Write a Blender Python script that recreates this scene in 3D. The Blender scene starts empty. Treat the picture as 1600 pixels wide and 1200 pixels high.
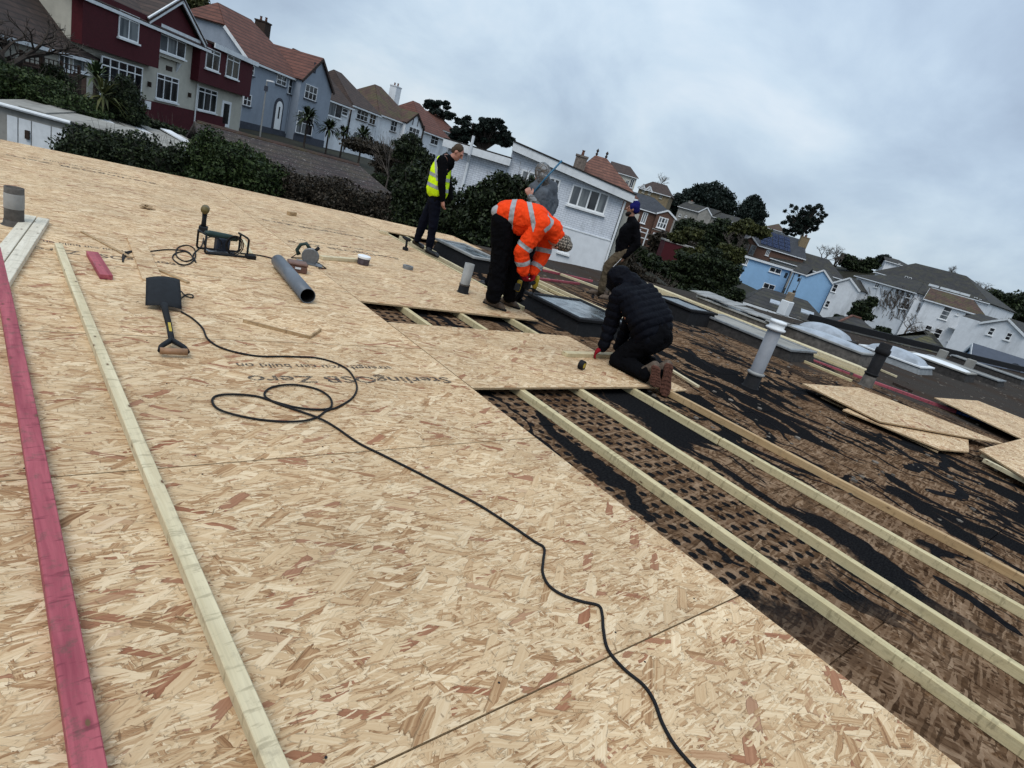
import bpy, bmesh, math, random
import numpy as np
from mathutils import Vector, Matrix, noise as mnoise
random.seed(7); rng = np.random.default_rng(7)
S = bpy.context.scene
COL = S.collection
# ---------------------------------------------------------------- camera
EYE = 1.55
FPX = 909.285
CAMR = Matrix(((0.75900392, 0.0, -0.65108605), (-0.59170767, 0.41722977, -0.68978355), (0.27165248, 0.90880103, 0.31667903)))
cam_d = bpy.data.cameras.new('camera'); cam = bpy.data.objects.new('camera', cam_d); COL.objects.link(cam)
cam_d.sensor_width = 36; cam_d.lens = FPX / 1600 * 36; cam_d.clip_start = .05; cam_d.clip_end = 6000
cam.matrix_world = Matrix.Translation((0, 0, EYE)) @ CAMR.to_4x4()
S.camera = cam
# ---------------------------------------------------------------- light
SUN_EL, SUN_AZ = math.radians(56), math.radians(235)
S.view_settings.view_transform = 'Standard'; S.view_settings.look = 'None'; S.view_settings.gamma = 1
S.view_settings.use_curve_mapping = False
S.view_settings.exposure = 0.42
world = bpy.data.worlds.new('World'); S.world = world; world.use_nodes = True
class N:                                                            # short node-graph writer
    def __init__(s, nt): s.nt = nt; s.n = nt.nodes; s.l = nt.links
    def a(s, typ, ins=None, out=0, **kw):
        nd = s.n.new(typ)
        for k, v in kw.items(): setattr(nd, k, v)
        if ins:
            for k, v in ins.items():
                sock = nd.inputs[k]
                if isinstance(v, bpy.types.NodeSocket): s.l.new(v, sock)
                else:
                    try: sock.default_value = v
                    except Exception: sock.default_value = (*v, 1) if len(v) == 3 else v
        return nd.outputs[out]
    def m(s, op, a, b=0.0, c=0.0, clamp=False): return s.a('ShaderNodeMath', {0: a, 1: b, 2: c}, operation=op, use_clamp=clamp)
    def vm(s, op, a, b=(0, 0, 0)): return s.a('ShaderNodeVectorMath', {0: a, 1: b}, operation=op)
    def mix(s, f, a, b, bt='MIX'):
        nd = s.n.new('ShaderNodeMix'); nd.data_type = 'RGBA'; nd.blend_type = bt
        for i, v in ((0, f), (6, a), (7, b)):
            if isinstance(v, bpy.types.NodeSocket): s.l.new(v, nd.inputs[i])
            else: nd.inputs[i].default_value = v if i == 0 else (*v, 1)[:4]
        return nd.outputs[2]
    def noise(s, vec, sc, det=3, rough=.55, dist=0, out=0, dim='3D'):
        return s.a('ShaderNodeTexNoise', {'Vector': vec, 'Scale': sc, 'Detail': det, 'Roughness': rough, 'Distortion': dist}, out=out, noise_dimensions=dim)
    def mapp(s, vec, sc=(1, 1, 1), rot=(0, 0, 0), loc=(0, 0, 0)):
        return s.a('ShaderNodeMapping', {'Vector': vec, 'Scale': sc, 'Rotation': rot, 'Location': loc})
    def rmap(s, v, a, b, c=0.0, d=1.0):
        return s.a('ShaderNodeMapRange', {0: v, 1: a, 2: b, 3: c, 4: d})
    def ramp(s, f, stops):
        nd = s.n.new('ShaderNodeValToRGB'); e = nd.color_ramp.elements
        while len(e) < len(stops): e.new(.5)
        for el, (p, c) in zip(e, stops): el.position = p; el.color = (*c, 1)
        s.l.new(f, nd.inputs[0]); return nd.outputs[0]
def build_world():
    nt = world.node_tree; nt.nodes.clear(); g = N(nt)
    sky = g.a('ShaderNodeTexSky', sky_type='NISHITA', sun_disc=False, sun_elevation=SUN_EL, sun_rotation=SUN_AZ)
    skyc = g.vm('MULTIPLY', sky, (.07, .07, .07))
    co = g.a('ShaderNodeTexCoord', out=0)
    sep = g.n.new('ShaderNodeSeparateXYZ'); g.l.new(co, sep.inputs[0])
    zc = g.m('MAXIMUM', sep.outputs[2], 0.0)
    # cloud layer seen as a flat sheet overhead
    den = g.m('ADD', zc, .48)
    cx = g.m('DIVIDE', sep.outputs[0], den); cy = g.m('DIVIDE', sep.outputs[1], den)
    cv = g.a('ShaderNodeCombineXYZ', {0: cx, 1: cy, 2: 0.0})
    n1 = g.noise(cv, 1.9, 7, .55, .35)
    n2 = g.noise(g.vm('ADD', cv, (7.3, 2.1, 0)), .8, 3, .5, .2)
    c = g.m('ADD', g.m('MULTIPLY', n1, .65), g.m('MULTIPLY', n2, .35))
    col = g.ramp(c, [(.36, (.29, .36, .46)), (.44, (.35, .435, .545)), (.50, (.405, .50, .61)), (.57, (.49, .59, .685)), (.66, (.61, .68, .745))])
    grad = g.m('ADD', .86, g.m('MULTIPLY', zc, .75))                # overcast skies are brightest overhead
    col = g.vm('MULTIPLY', col, g.a('ShaderNodeCombineXYZ', {0: grad, 1: grad, 2: grad}))
    both = g.mix(.86, skyc, col)
    bg = g.a('ShaderNodeBackground', {0: both, 1: 1.0})
    out = g.n.new('ShaderNodeOutputWorld'); g.l.new(bg, out.inputs[0])
build_world()
sd = bpy.data.lights.new('sun', 'SUN'); sd.energy = 1.3; sd.angle = math.radians(35); sd.color = (1, .965, .91)
so = bpy.data.objects.new('sun', sd); COL.objects.link(so)
so.rotation_euler = Vector((math.sin(SUN_AZ) * math.cos(SUN_EL), math.cos(SUN_AZ) * math.cos(SUN_EL), math.sin(SUN_EL))).to_track_quat('Z', 'Y').to_euler()
so.location = (0, 0, 60)
# ---------------------------------------------------------------- survey helpers: photograph measurements -> metres in the place
def ray(u, v): return (CAMR @ Vector((u - 800, 600 - v, -FPX))).normalized()
EYEP = Vector((0, 0, EYE))
FWD = Vector((0.65108605, 0.68978355, 0)).normalized()
RGT = Vector((FWD.y, -FWD.x, 0))
def G(u, v, z=0.0):
    d = ray(u, v); return EYEP + d * ((z - EYE) / d.z)
def D(u, v, dep):                                                   # at a forward distance
    d = ray(u, v); return EYEP + d * (dep / d.dot(FWD))
def on_plane(u, v, P, nrm):
    d = ray(u, v); return EYEP + d * ((P - EYEP).dot(nrm) / d.dot(nrm))
# ---------------------------------------------------------------- mesh builder
class MB:
    def __init__(s): s.v = []; s.f = []
    def add(s, vs, fs):
        b = len(s.v); s.v += [tuple(p) for p in vs]; s.f += [tuple(i + b for i in f) for f in fs]; return s
    def box(s, x0, x1, y0, y1, z0, z1):
        return s.add([(x0, y0, z0), (x1, y0, z0), (x1, y1, z0), (x0, y1, z0), (x0, y0, z1), (x1, y0, z1), (x1, y1, z1), (x0, y1, z1)],
                     [(0, 3, 2, 1), (4, 5, 6, 7), (0, 1, 5, 4), (1, 2, 6, 5), (2, 3, 7, 6), (3, 0, 4, 7)])
    def bar(s, p, q, w, h, up=(0, 0, 1)):                           # w across, h along up, centred
        p, q = Vector(p), Vector(q); d = (q - p).normalized(); up = Vector(up)
        sd_ = d.cross(up).normalized(); u = sd_.cross(d).normalized(); a, b = sd_ * w / 2, u * h / 2
        return s.add([p - a - b, p + a - b, p + a + b, p - a + b, q - a - b, q + a - b, q + a + b, q - a + b],
                     [(0, 1, 2, 3), (7, 6, 5, 4), (0, 4, 5, 1), (1, 5, 6, 2), (2, 6, 7, 3), (3, 7, 4, 0)])
    def tube(s, pts, r, n=8, caps=True):
        pts = [Vector(p) for p in pts]; rs = r if isinstance(r, (list, tuple)) else [r] * len(pts)
        prev = None; vs = []
        for i, p in enumerate(pts):
            t = (pts[min(i + 1, len(pts) - 1)] - pts[max(i - 1, 0)]).normalized()
            if prev is None:
                prev = t.orthogonal().normalized()
            prev = (prev - t * prev.dot(t)).normalized(); b = t.cross(prev)
            for k in range(n):
                a = 2 * math.pi * k / n; vs.append(p + (prev * math.cos(a) + b * math.sin(a)) * rs[i])
        fs = [(i * n + k, i * n + (k + 1) % n, (i + 1) * n + (k + 1) % n, (i + 1) * n + k) for i in range(len(pts) - 1) for k in range(n)]
        if caps: fs += [tuple(reversed(range(n))), tuple((len(pts) - 1) * n + k for k in range(n))]
        return s.add(vs, fs)
    def lathe(s, c, prof, n=20, axis=(0, 0, 1), ang=2 * math.pi):   # prof: (radius, along)
        c = Vector(c); ax = Vector(axis).normalized(); e1 = ax.orthogonal().normalized(); e2 = ax.cross(e1); vs = []
        for (r, t) in prof:
            for k in range(n):
                a = ang * k / n; vs.append(c + ax * t + (e1 * math.cos(a) + e2 * math.sin(a)) * max(r, 1e-4))
        fs = [(i * n + k, i * n + (k + 1) % n, (i + 1) * n + (k + 1) % n, (i + 1) * n + k) for i in range(len(prof) - 1) for k in range(n)]
        return s.add(vs, fs)
    def extr(s, poly, vec):
        n = len(poly); poly = [Vector(p) for p in poly]; vec = Vector(vec)
        vs = poly + [p + vec for p in poly]
        fs = [tuple(range(n)), tuple(reversed(range(n, 2 * n)))] + [(i, n + i, n + (i + 1) % n, (i + 1) % n) for i in range(n)]
        return s.add(vs, fs)
    def build(s, name, mat, parent=None, world=False, smooth=False, bevel=0):
        me = bpy.data.meshes.new(name)
        vs = s.v
        if world and parent is not None:
            inv = pm(parent).inverted(); vs = [tuple(inv @ Vector(p)) for p in vs]
        me.from_pydata(vs, [], s.f); me.validate()
        bm = bmesh.new(); bm.from_mesh(me); bmesh.ops.recalc_face_normals(bm, faces=bm.faces)
        if bevel:
            bmesh.ops.bevel(bm, geom=[e for e in bm.edges if len(e.link_faces) == 2 and e.calc_face_angle(0) > .5], offset=bevel, segments=1, affect='EDGES')
        bm.to_mesh(me); bm.free()
        if smooth:
            for p in me.polygons: p.use_smooth = True
        return link(name, me, mat, parent)
def link(name, me, mat, parent=None):
    o = bpy.data.objects.new(name, me); COL.objects.link(o)
    if mat is not None:
        me.materials.clear()
        for m_ in (mat if isinstance(mat, (list, tuple)) else [mat]): me.materials.append(m_)
    if parent is not None: o.parent = parent
    return o
def pm(o):                                                           # world matrix without waiting for the depsgraph
    m_ = Matrix.Translation(o.location) @ o.rotation_euler.to_matrix().to_4x4()
    return m_ if o.parent is None else pm(o.parent) @ m_
def tag(o, label=None, cat=None, group=None, kind=None):
    for k, v in (('label', label), ('category', cat), ('group', group), ('kind', kind)):
        if v: o[k] = v
    return o
def empty(name, loc=(0, 0, 0), rz=0, label=None, cat=None, group=None, kind=None):
    o = bpy.data.objects.new(name, None); COL.objects.link(o); o.location = loc; o.rotation_euler = (0, 0, rz); o.empty_display_size = .2
    return tag(o, label, cat, group, kind)
def copy_tree(o, parent=None):
    c = o.copy(); COL.objects.link(c); c.parent = parent
    for ch in [x for x in bpy.data.objects if x.parent == o and x is not c]: copy_tree(ch, c)
    return c
def npmesh(name, V, F, mat, parent=None, smooth=False, attr=None):   # fast quads/tris from numpy
    me = bpy.data.meshes.new(name); k = F.shape[1]
    me.vertices.add(len(V)); me.vertices.foreach_set('co', np.asarray(V, dtype=np.float32).ravel())
    me.loops.add(F.size); me.loops.foreach_set('vertex_index', F.astype(np.int32).ravel())
    me.polygons.add(len(F)); me.polygons.foreach_set('loop_start', np.arange(0, F.size, k, dtype=np.int32))
    me.polygons.foreach_set('loop_total', np.full(len(F), k, dtype=np.int32))
    if smooth: me.polygons.foreach_set('use_smooth', np.ones(len(F), dtype=bool))
    me.update(calc_edges=True)
    return link(name, me, mat, parent)
# ---------------------------------------------------------------- materials
def mat(name, fn):
    m_ = bpy.data.materials.new(name); m_.use_nodes = True; nt = m_.node_tree; nt.nodes.clear(); g = N(nt)
    bs = g.n.new('ShaderNodeBsdfPrincipled'); out = g.n.new('ShaderNodeOutputMaterial'); g.l.new(bs.outputs[0], out.inputs[0])
    r = fn(g)
    for k, v in r.items():
        if isinstance(v, bpy.types.NodeSocket): g.l.new(v, bs.inputs[k])
        else: bs.inputs[k].default_value = (*v, 1) if isinstance(v, tuple) and len(v) == 3 and bs.inputs[k].type == 'RGBA' else v
    return m_
def bump(g, h, st=.3, dist=.01): return g.a('ShaderNodeBump', {'Height': h, 'Strength': st, 'Distance': dist})
def objco(g): return g.a('ShaderNodeTexCoord', out=3)
def orand(g): return g.a('ShaderNodeObjectInfo', out=5)
def geopos(g): return g.a('ShaderNodeNewGeometry', out=0)
def plain(name, c, rough=.6, var=.15, sc=12, metal=0, bmp=.15, spec=.5, c2=None, dirt=0):
    def f(g):
        co = objco(g); n = g.noise(co, sc, 5, .6); lo = tuple(x * (1 - var) for x in c); hi = tuple(min(1, x * (1 + var)) for x in c)
        col = g.mix(g.rmap(n, .3, .7), c2 or lo, hi)
        if dirt:
            d = g.noise(g.mapp(co, (1, 1, .35)), sc * .25, 6, .65)
            col = g.mix(g.m('MULTIPLY', g.rmap(d, .48, .72), dirt), col, tuple(x * .35 for x in c))
        return {'Base Color': col, 'Roughness': rough, 'Metallic': metal, 'Specular IOR Level': spec * .5, 'Normal': bump(g, n, bmp, .01)}
    return mat(name, f)
def osb_mat(name, tint=(1, 1, 1), sc=1.0):
    def f(g):
        r = orand(g); off = g.a('ShaderNodeCombineXYZ', {0: g.m('MULTIPLY', r, 37.0), 1: g.m('MULTIPLY', r, 91.0), 2: 0.0})
        p = g.vm('ADD', objco(g), off)
        wn = g.noise(p, 9, 2, .5, 0, out=1); p2 = g.vm('ADD', p, g.vm('MULTIPLY', g.vm('SUBTRACT', wn, (.5, .5, .5)), (.022, .022, 0)))
        wn2 = g.noise(p, 60, 2, .6, 0, out=1); p2 = g.vm('ADD', p2, g.vm('MULTIPLY', g.vm('SUBTRACT', wn2, (.5, .5, .5)), (.007, .007, 0)))
        col = None; hgt = None
        #        angle, length, width, coverage, half size
        layers = [(5, .12, .032, -1, .9), (-28, .16, .030, .35, .47), (38, .14, .026, .45, .45), (-8, .20, .030, .38, .46), (17, .12, .015, .50, .46), (-52, .14, .024, .55, .44),
                  (72, .10, .022, .66, .44), (-17, .24, .042, .55, .45), (9, .13, .012, .62, .45), (31, .19, .038, .60, .44), (-38, .21, .060, .80, .42), (-4, .09, .009, .72, .45)]
        for i, (an, L, W, cov, hs) in enumerate(layers):
            q = g.mapp(g.vm('ADD', p2, (i * 3.71, i * 5.3, 0)), (1, 1, 1), (0, 0, math.radians(an)))
            q = g.mapp(q, (sc / L, sc / W, 1))
            vn = g.n.new('ShaderNodeTexVoronoi'); vn.voronoi_dimensions = '2D'; vn.distance = 'CHEBYCHEV'; vn.inputs['Scale'].default_value = 1
            g.l.new(q, vn.inputs['Vector'])
            sp = g.n.new('ShaderNodeSeparateColor'); g.l.new(vn.outputs['Color'], sp.inputs[0])
            gr = g.noise(g.mapp(q, (.5, 5, 1)), 1.0, 3, .6, dim='2D')
            tone = g.m('ADD', g.m('MULTIPLY', sp.outputs[1], .62), g.m('MULTIPLY', gr, .62))
            c = g.ramp(tone, [(.20, (.21, .11, .053)), (.36, (.385, .24, .13)), (.50, (.53, .385, .235)), (.72, (.61, .47, .305)), (.95, (.72, .60, .43))])
            if i in (3, 7, 9, 10): c = g.mix(g.rmap(sp.outputs[2], .87, .92, 0, .85), c, g.mix(gr, (.17, .055, .028), (.38, .175, .10)))
            dd = g.m('ADD', vn.outputs['Distance'], g.m('MULTIPLY', g.m('SUBTRACT', gr, .5), .30))
            edge = g.rmap(dd, hs - .05, hs, 1, .50)
            c = g.vm('MULTIPLY', c, g.a('ShaderNodeCombineXYZ', {0: edge, 1: edge, 2: edge}))
            h = g.m('ADD', g.m('MULTIPLY', sp.outputs[0], 1.0), g.m('MULTIPLY', gr, .25))
            if col is None: col, hgt = c, h
            else:
                mk = g.m('MULTIPLY', g.m('GREATER_THAN', sp.outputs[0], cov), g.m('LESS_THAN', dd, hs))
                col = g.mix(mk, col, c); hgt = g.m('ADD', g.m('MULTIPLY', hgt, g.m('SUBTRACT', 1.0, mk)), g.m('MULTIPLY', mk, g.m('ADD', h, .6 + i * .05)))
        big = g.noise(p, 1.3, 4, .6); k = g.rmap(big, .3, .7, .86, 1.1)
        # thin dark slivers and resin spots
        sl = g.noise(g.mapp(p2, (14, 110, 1), (0, 0, .2)), 1.0, 2, .6, dim='2D'); sl2 = g.noise(g.mapp(p2, (90, 13, 1), (0, 0, .6)), 1.0, 2, .6, dim='2D')
        dark = g.m('MAXIMUM', g.rmap(sl, .70, .74, 0, .6), g.rmap(sl2, .72, .76, 0, .55))
        col = g.mix(dark, col, (.13, .075, .04)); k = g.m('MULTIPLY', k, g.m('ADD', .93, g.m('MULTIPLY', g.m('FRACT', g.m('MULTIPLY', r, 17.3)), .12)))
        col = g.vm('MULTIPLY', col, g.a('ShaderNodeCombineXYZ', {0: g.m('MULTIPLY', k, tint[0]), 1: g.m('MULTIPLY', k, tint[1]), 2: g.m('MULTIPLY', k, tint[2])}))
        return {'Base Color': col, 'Roughness': .72, 'Specular IOR Level': .2, 'Normal': bump(g, hgt, .6, .0018)}
    return mat(name, f)
def timber_mat(name, c, c2, axis=1, green=0, knots=True, dirt=.3):
    def f(g):
        r = orand(g); co = g.vm('ADD', objco(g), g.a('ShaderNodeCombineXYZ', {0: g.m('MULTIPLY', r, 13.0), 1: g.m('MULTIPLY', r, 29.0), 2: 0.0}))
        sc = [22, 22, 22]; sc[axis] = 1.1
        w_ = g.noise(co, 2.2, 2, .5, 0, out=1)
        q = g.mapp(g.vm('ADD', co, g.vm('MULTIPLY', w_, (.05, .05, .05))), tuple(sc))
        n = g.noise(q, 1.0, 5, .62, .6); fine = g.noise(g.mapp(co, tuple(x * 6 if x > 5 else x * 3 for x in sc)), 1.0, 2, .6)
        col = g.mix(g.rmap(n, .32, .68), c2, c)
        col = g.mix(g.rmap(fine, .45, .8, 0, .35), col, tuple(x * .55 for x in c))
        # saw bruises across the grain and dents
        cs = [9, 9, 9]; cs[axis] = 38
        tr = g.noise(g.mapp(co, tuple(cs)), 1.0, 3, .6); col = g.mix(g.rmap(tr, .58, .66, 0, .6), col, tuple(x * .6 for x in c2))
        if knots:
            ks = [14, 14, 14]; ks[axis] = 6.5
            vn = g.n.new('ShaderNodeTexVoronoi'); vn.inputs['Scale'].default_value = 1; g.l.new(g.mapp(co, tuple(ks)), vn.inputs['Vector'])
            kn = g.rmap(vn.outputs['Distance'], .07, .095, 1, 0); rg = g.rmap(vn.outputs['Distance'], .10, .19, .5, 0)
            col = g.mix(rg, col, tuple(x * .55 for x in c2)); col = g.mix(kn, col, (.13, .07, .035))
        if green: col = g.mix(g.rmap(g.noise(co, 3.3, 3, .6), .4, .7, 0, green), col, (.33, .37, .20))
        col = g.mix(g.rmap(g.noise(co, 17, 6, .75), .53, .68, 0, dirt), col, (.09, .07, .05))
        return {'Base Color': col, 'Roughness': .7, 'Specular IOR Level': .3, 'Normal': bump(g, g.m('ADD', n, g.m('MULTIPLY', fine, .4)), .35, .003)}
    return mat(name, f)
M = {}
M['osb'] = osb_mat('osb_strands', (1.0, .93, .845), 1.08)
M['osb_edge'] = plain('osb_edge', (.36, .25, .14), .8, .35, 90, bmp=.6)
M['batten'] = timber_mat('treated_softwood', (.62, .52, .31), (.46, .37, .20), 1, .12)
M['batten_x'] = timber_mat('treated_softwood_across', (.60, .50, .30), (.45, .36, .22), 0, .15)
M['orange_batten'] = timber_mat('warm_softwood', (.52, .36, .19), (.36, .23, .11), 1, 0)
M['pale_timber'] = timber_mat('fresh_pale_softwood', (.66, .57, .38), (.50, .41, .25), 1, .04)
M['white_timber'] = timber_mat('whitish_planed_softwood', (.70, .64, .52), (.56, .50, .39), 1, 0, True, .2)
M['red_batten'] = timber_mat('red_stained_softwood', (.43, .105, .125), (.21, .035, .052), 1, 0, True, .6)
M['offcut'] = timber_mat('offcut_wood', (.45, .31, .17), (.28, .18, .09), 0, 0, False)
def olddeck(g):
    p = geopos(g); sep = g.n.new('ShaderNodeSeparateXYZ'); g.l.new(p, sep.inputs[0]); X, Y = sep.outputs[0], sep.outputs[1]
    w1 = g.noise(p, 1.6, 3, .55, 0, out=1); pw = g.vm('ADD', p, g.vm('MULTIPLY', g.vm('SUBTRACT', w1, (.5, .5, .5)), (.5, .9, 0)))
    # brown weathered board: blotchy strands
    st = g.noise(g.mapp(p, (34, 9, 1)), 1.0, 5, .7); st2 = g.noise(g.mapp(p, (12, 44, 1), (0, 0, .5)), 1.0, 3, .6)
    bl = g.noise(p, 2.7, 5, .65)
    br = g.ramp(g.m('ADD', g.m('MULTIPLY', st, .55), g.m('MULTIPLY', st2, .45)), [(.36, (.030, .016, .009)), (.46, (.092, .050, .026)), (.55, (.175, .103, .056)), (.68, (.31, .21, .125))])
    for i, (an, L, W, cov) in enumerate(((20, .11, .02, .2), (-35, .13, .018, .45), (62, .10, .016, .5), (-8, .15, .014, .5))):
        q = g.mapp(g.mapp(g.vm('ADD', g.vm('ADD', p, g.vm('MULTIPLY', g.noise(p, 14, 3, .6, 0, out=1), (.03, .03, 0))), (i * 3.3, i * 7.1, 0)), (1, 1, 1), (0, 0, math.radians(an))), (1 / L, 1 / W, 1))
        vn = g.n.new('ShaderNodeTexVoronoi'); vn.voronoi_dimensions = '2D'; vn.distance = 'CHEBYCHEV'; vn.inputs['Scale'].default_value = 1; g.l.new(q, vn.inputs['Vector'])
        sp = g.n.new('ShaderNodeSeparateColor'); g.l.new(vn.outputs['Color'], sp.inputs[0])
        cc = g.ramp(g.m('ADD', g.m('MULTIPLY', sp.outputs[1], .6), g.m('MULTIPLY', st, .5)), [(.2, (.030, .017, .010)), (.42, (.090, .052, .029)), (.62, (.175, .108, .064)), (.9, (.31, .215, .14))])
        br = g.mix(g.m('MULTIPLY', g.m('GREATER_THAN', sp.outputs[0], cov), .8), br, cc)
    br = g.mix(g.rmap(bl, .42, .62, 0, .6), br, g.vm('MULTIPLY', br, (.52, .46, .42)))
    # black bitumen left behind: wandering bands along the joists, trowel streaks, and the dot grid
    bands = g.noise(g.mapp(pw, (1.9, .50, 1)), 1.0, 3, .5, .9); bm_ = g.rmap(bands, .555, .57)
    strk = g.noise(g.mapp(pw, (9.5, .62, 1)), 1.0, 4, .6, .25); sm = g.rmap(strk, .585, .61)
    ringn = g.noise(g.mapp(pw, (.9, .62, 1)), 1.0, 2, .4, 1.2); ring = g.m('MULTIPLY', g.rmap(g.m('ABSOLUTE', g.m('SUBTRACT', ringn, .5)), .012, .022, 1, 0), g.rmap(X, 4.6, 5.0))
    dots = g.n.new('ShaderNodeTexVoronoi'); dots.voronoi_dimensions = '2D'; dots.inputs['Scale'].default_value = 1; dots.inputs['Randomness'].default_value = .22
    g.l.new(g.mapp(g.vm('ADD', p, g.vm('MULTIPLY', g.vm('SUBTRACT', w1, (.5, .5, .5)), (.05, .05, 0))), (9.6, 9.0, 1), (0, 0, .06)), dots.inputs['Vector'])
    dn = g.noise(p, 30, 2, .6)
    dm = g.rmap(g.m('ADD', dots.outputs['Distance'], g.m('MULTIPLY', dn, .22)), .36, .42, 1, 0)
    zone = g.m('MULTIPLY', g.rmap(g.m('ADD', X, g.m('MULTIPLY', bl, .9)), 4.62, 4.7, 1, 0), g.m('MULTIPLY', g.rmap(g.m('ADD', Y, g.m('MULTIPLY', bl, .8)), 1.15, 1.25), g.rmap(Y, 6.1, 6.4, 1, 0)))
    zone2 = g.m('MULTIPLY', g.rmap(g.noise(g.mapp(p, (1, 1, 1), (0, 0, 0), (4, 9, 0)), .8, 2, .5), .56, .6), g.rmap(X, 4.8, 5.2))
    outm = g.m('MAXIMUM', g.m('MULTIPLY', g.m('MAXIMUM', bm_, sm), g.rmap(g.m('ADD', Y, g.m('MULTIPLY', X, .35)), 1.35, 1.9)), ring)
    few = g.rmap(bands, .62, .635)
    m_ = g.m('MAXIMUM', g.m('MULTIPLY', outm, g.m('SUBTRACT', 1.0, zone)), g.m('MULTIPLY', g.m('MAXIMUM', dm, few), g.m('MAXIMUM', zone, zone2)))
    # the felt that still covers the far side
    fe = g.m('ADD', X, g.m('ADD', g.m('MULTIPLY', Y, .55), g.m('MULTIPLY', g.m('SUBTRACT', bands, .5), 9.0)))
    felt = g.rmap(fe, 12.6, 14.4)
    fine = g.noise(p, 55, 4, .7)
    fine = g.noise(g.mapp(p, (40, 90, 1)), 1.0, 4, .7)
    tar = g.mix(g.rmap(fine, .4, .75), (.006, .006, .007), (.020, .020, .020))
    ftc = g.mix(g.rmap(fine, .35, .72), (.020, .018, .017), (.085, .075, .066))
    ftc = g.mix(g.rmap(g.noise(g.mapp(p, (.6, .25, 1)), 1.0, 5, .65), .45, .65, 0, .8), ftc, (.045, .030, .022))
    mm = g.m('MULTIPLY', g.m('MULTIPLY', m_, g.rmap(fine, .22, .34)), g.m('SUBTRACT', 1.0, felt))
    col = g.mix(felt, br, ftc); col = g.mix(mm, col, tar)
    rough = g.rmap(mm, 0, 1, .85, .62)
    h = g.m('ADD', g.m('MULTIPLY', mm, .8), g.m('MULTIPLY', st, .35))
    return {'Base Color': col, 'Roughness': rough, 'Specular IOR Level': .0, 'Normal': bump(g, h, .6, .006)}
M['old'] = mat('old_roof_board', olddeck)
M['felt'] = plain('roofing_felt', (.028, .025, .023), .9, .5, 14, bmp=.6, dirt=.4)
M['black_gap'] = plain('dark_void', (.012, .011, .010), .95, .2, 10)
M['white_pvc'] = plain('white_pvc', (.74, .75, .75), .4, .05, 4, dirt=.15)
M['white_paint'] = plain('white_paint', (.66, .68, .69), .7, .08, 5, dirt=.25)
M['cream'] = plain('cream_render', (.45, .43, .365), .85, .08, 3, dirt=.25)
M['maroon'] = plain('maroon_shingle', (.062, .008, .012), .8, .2, 9, dirt=.2)
M['greyblue'] = plain('grey_blue_render', (.25, .285, .335), .85, .06, 3, dirt=.2)
M['plinth'] = plain('dark_plinth', (.05, .055, .07), .8, .2, 5)
M['paleblue'] = plain('pale_blue_render', (.25, .42, .62), .8, .05, 2, dirt=.12)
M['stone'] = plain('pale_stone', (.27, .26, .235), .9, .15, 3, dirt=.5)
M['white_wall'] = plain('white_render', (.66, .68, .70), .85, .07, 2, dirt=.5)
M['dark_timber'] = plain('dark_timber', (.035, .022, .016), .8, .3, 8)
M['brown_brick'] = plain('brown_brick', (.11, .062, .045), .9, .3, 6)
M['chimney'] = plain('chimney_brick', (.16, .13, .11), .9, .4, 8, dirt=.4)
def glassm(name, c, c2):
    def f(g):
        n = g.noise(g.mapp(objco(g), (2.2, 2.2, .4)), 1.0, 3, .5)
        return {'Base Color': g.mix(g.rmap(n, .42, .58), c, c2), 'Roughness': .08, 'Specular IOR Level': .6}
    return mat(name, f)
M['pane'] = glassm('window_glass', (.006, .007, .009), (.03, .033, .037))
M['pane_net'] = glassm('net_curtain_glass', (.075, .085, .095), (.17, .185, .19))
def tiles(name, c, c2, k=3.2, moss=0, white=0):
    def f(g):
        co = objco(g); sep = g.n.new('ShaderNodeSeparateXYZ'); g.l.new(co, sep.inputs[0])
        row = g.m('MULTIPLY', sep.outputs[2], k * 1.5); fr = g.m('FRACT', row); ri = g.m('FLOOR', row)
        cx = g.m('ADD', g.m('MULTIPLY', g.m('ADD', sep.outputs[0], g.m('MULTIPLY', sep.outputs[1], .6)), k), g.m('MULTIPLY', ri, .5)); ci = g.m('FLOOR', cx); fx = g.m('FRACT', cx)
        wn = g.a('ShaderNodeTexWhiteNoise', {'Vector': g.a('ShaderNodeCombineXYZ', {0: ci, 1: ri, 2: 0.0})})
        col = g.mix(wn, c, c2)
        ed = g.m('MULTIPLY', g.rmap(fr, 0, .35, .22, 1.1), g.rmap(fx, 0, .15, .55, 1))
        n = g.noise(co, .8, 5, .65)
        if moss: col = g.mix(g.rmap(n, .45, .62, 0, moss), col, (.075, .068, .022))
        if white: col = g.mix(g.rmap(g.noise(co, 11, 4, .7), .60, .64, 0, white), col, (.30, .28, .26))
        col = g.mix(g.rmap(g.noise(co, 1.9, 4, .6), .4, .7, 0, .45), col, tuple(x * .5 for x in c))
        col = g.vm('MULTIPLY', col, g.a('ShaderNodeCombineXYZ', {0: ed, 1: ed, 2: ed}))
        return {'Base Color': col, 'Roughness': .85, 'Normal': bump(g, fr, .7, .03)}
    return mat(name, f)
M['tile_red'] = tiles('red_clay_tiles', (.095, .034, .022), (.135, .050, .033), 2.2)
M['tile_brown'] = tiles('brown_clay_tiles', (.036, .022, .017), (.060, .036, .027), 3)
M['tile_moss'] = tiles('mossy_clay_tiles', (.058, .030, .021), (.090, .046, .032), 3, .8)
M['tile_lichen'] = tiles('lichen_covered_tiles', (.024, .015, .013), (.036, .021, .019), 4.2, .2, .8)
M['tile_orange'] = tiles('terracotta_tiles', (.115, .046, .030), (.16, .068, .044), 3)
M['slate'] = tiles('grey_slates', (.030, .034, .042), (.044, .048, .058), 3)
M['slate_dark'] = tiles('dark_weathered_slates', (.017, .0155, .015), (.029, .026, .025), 3, .3)
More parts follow.
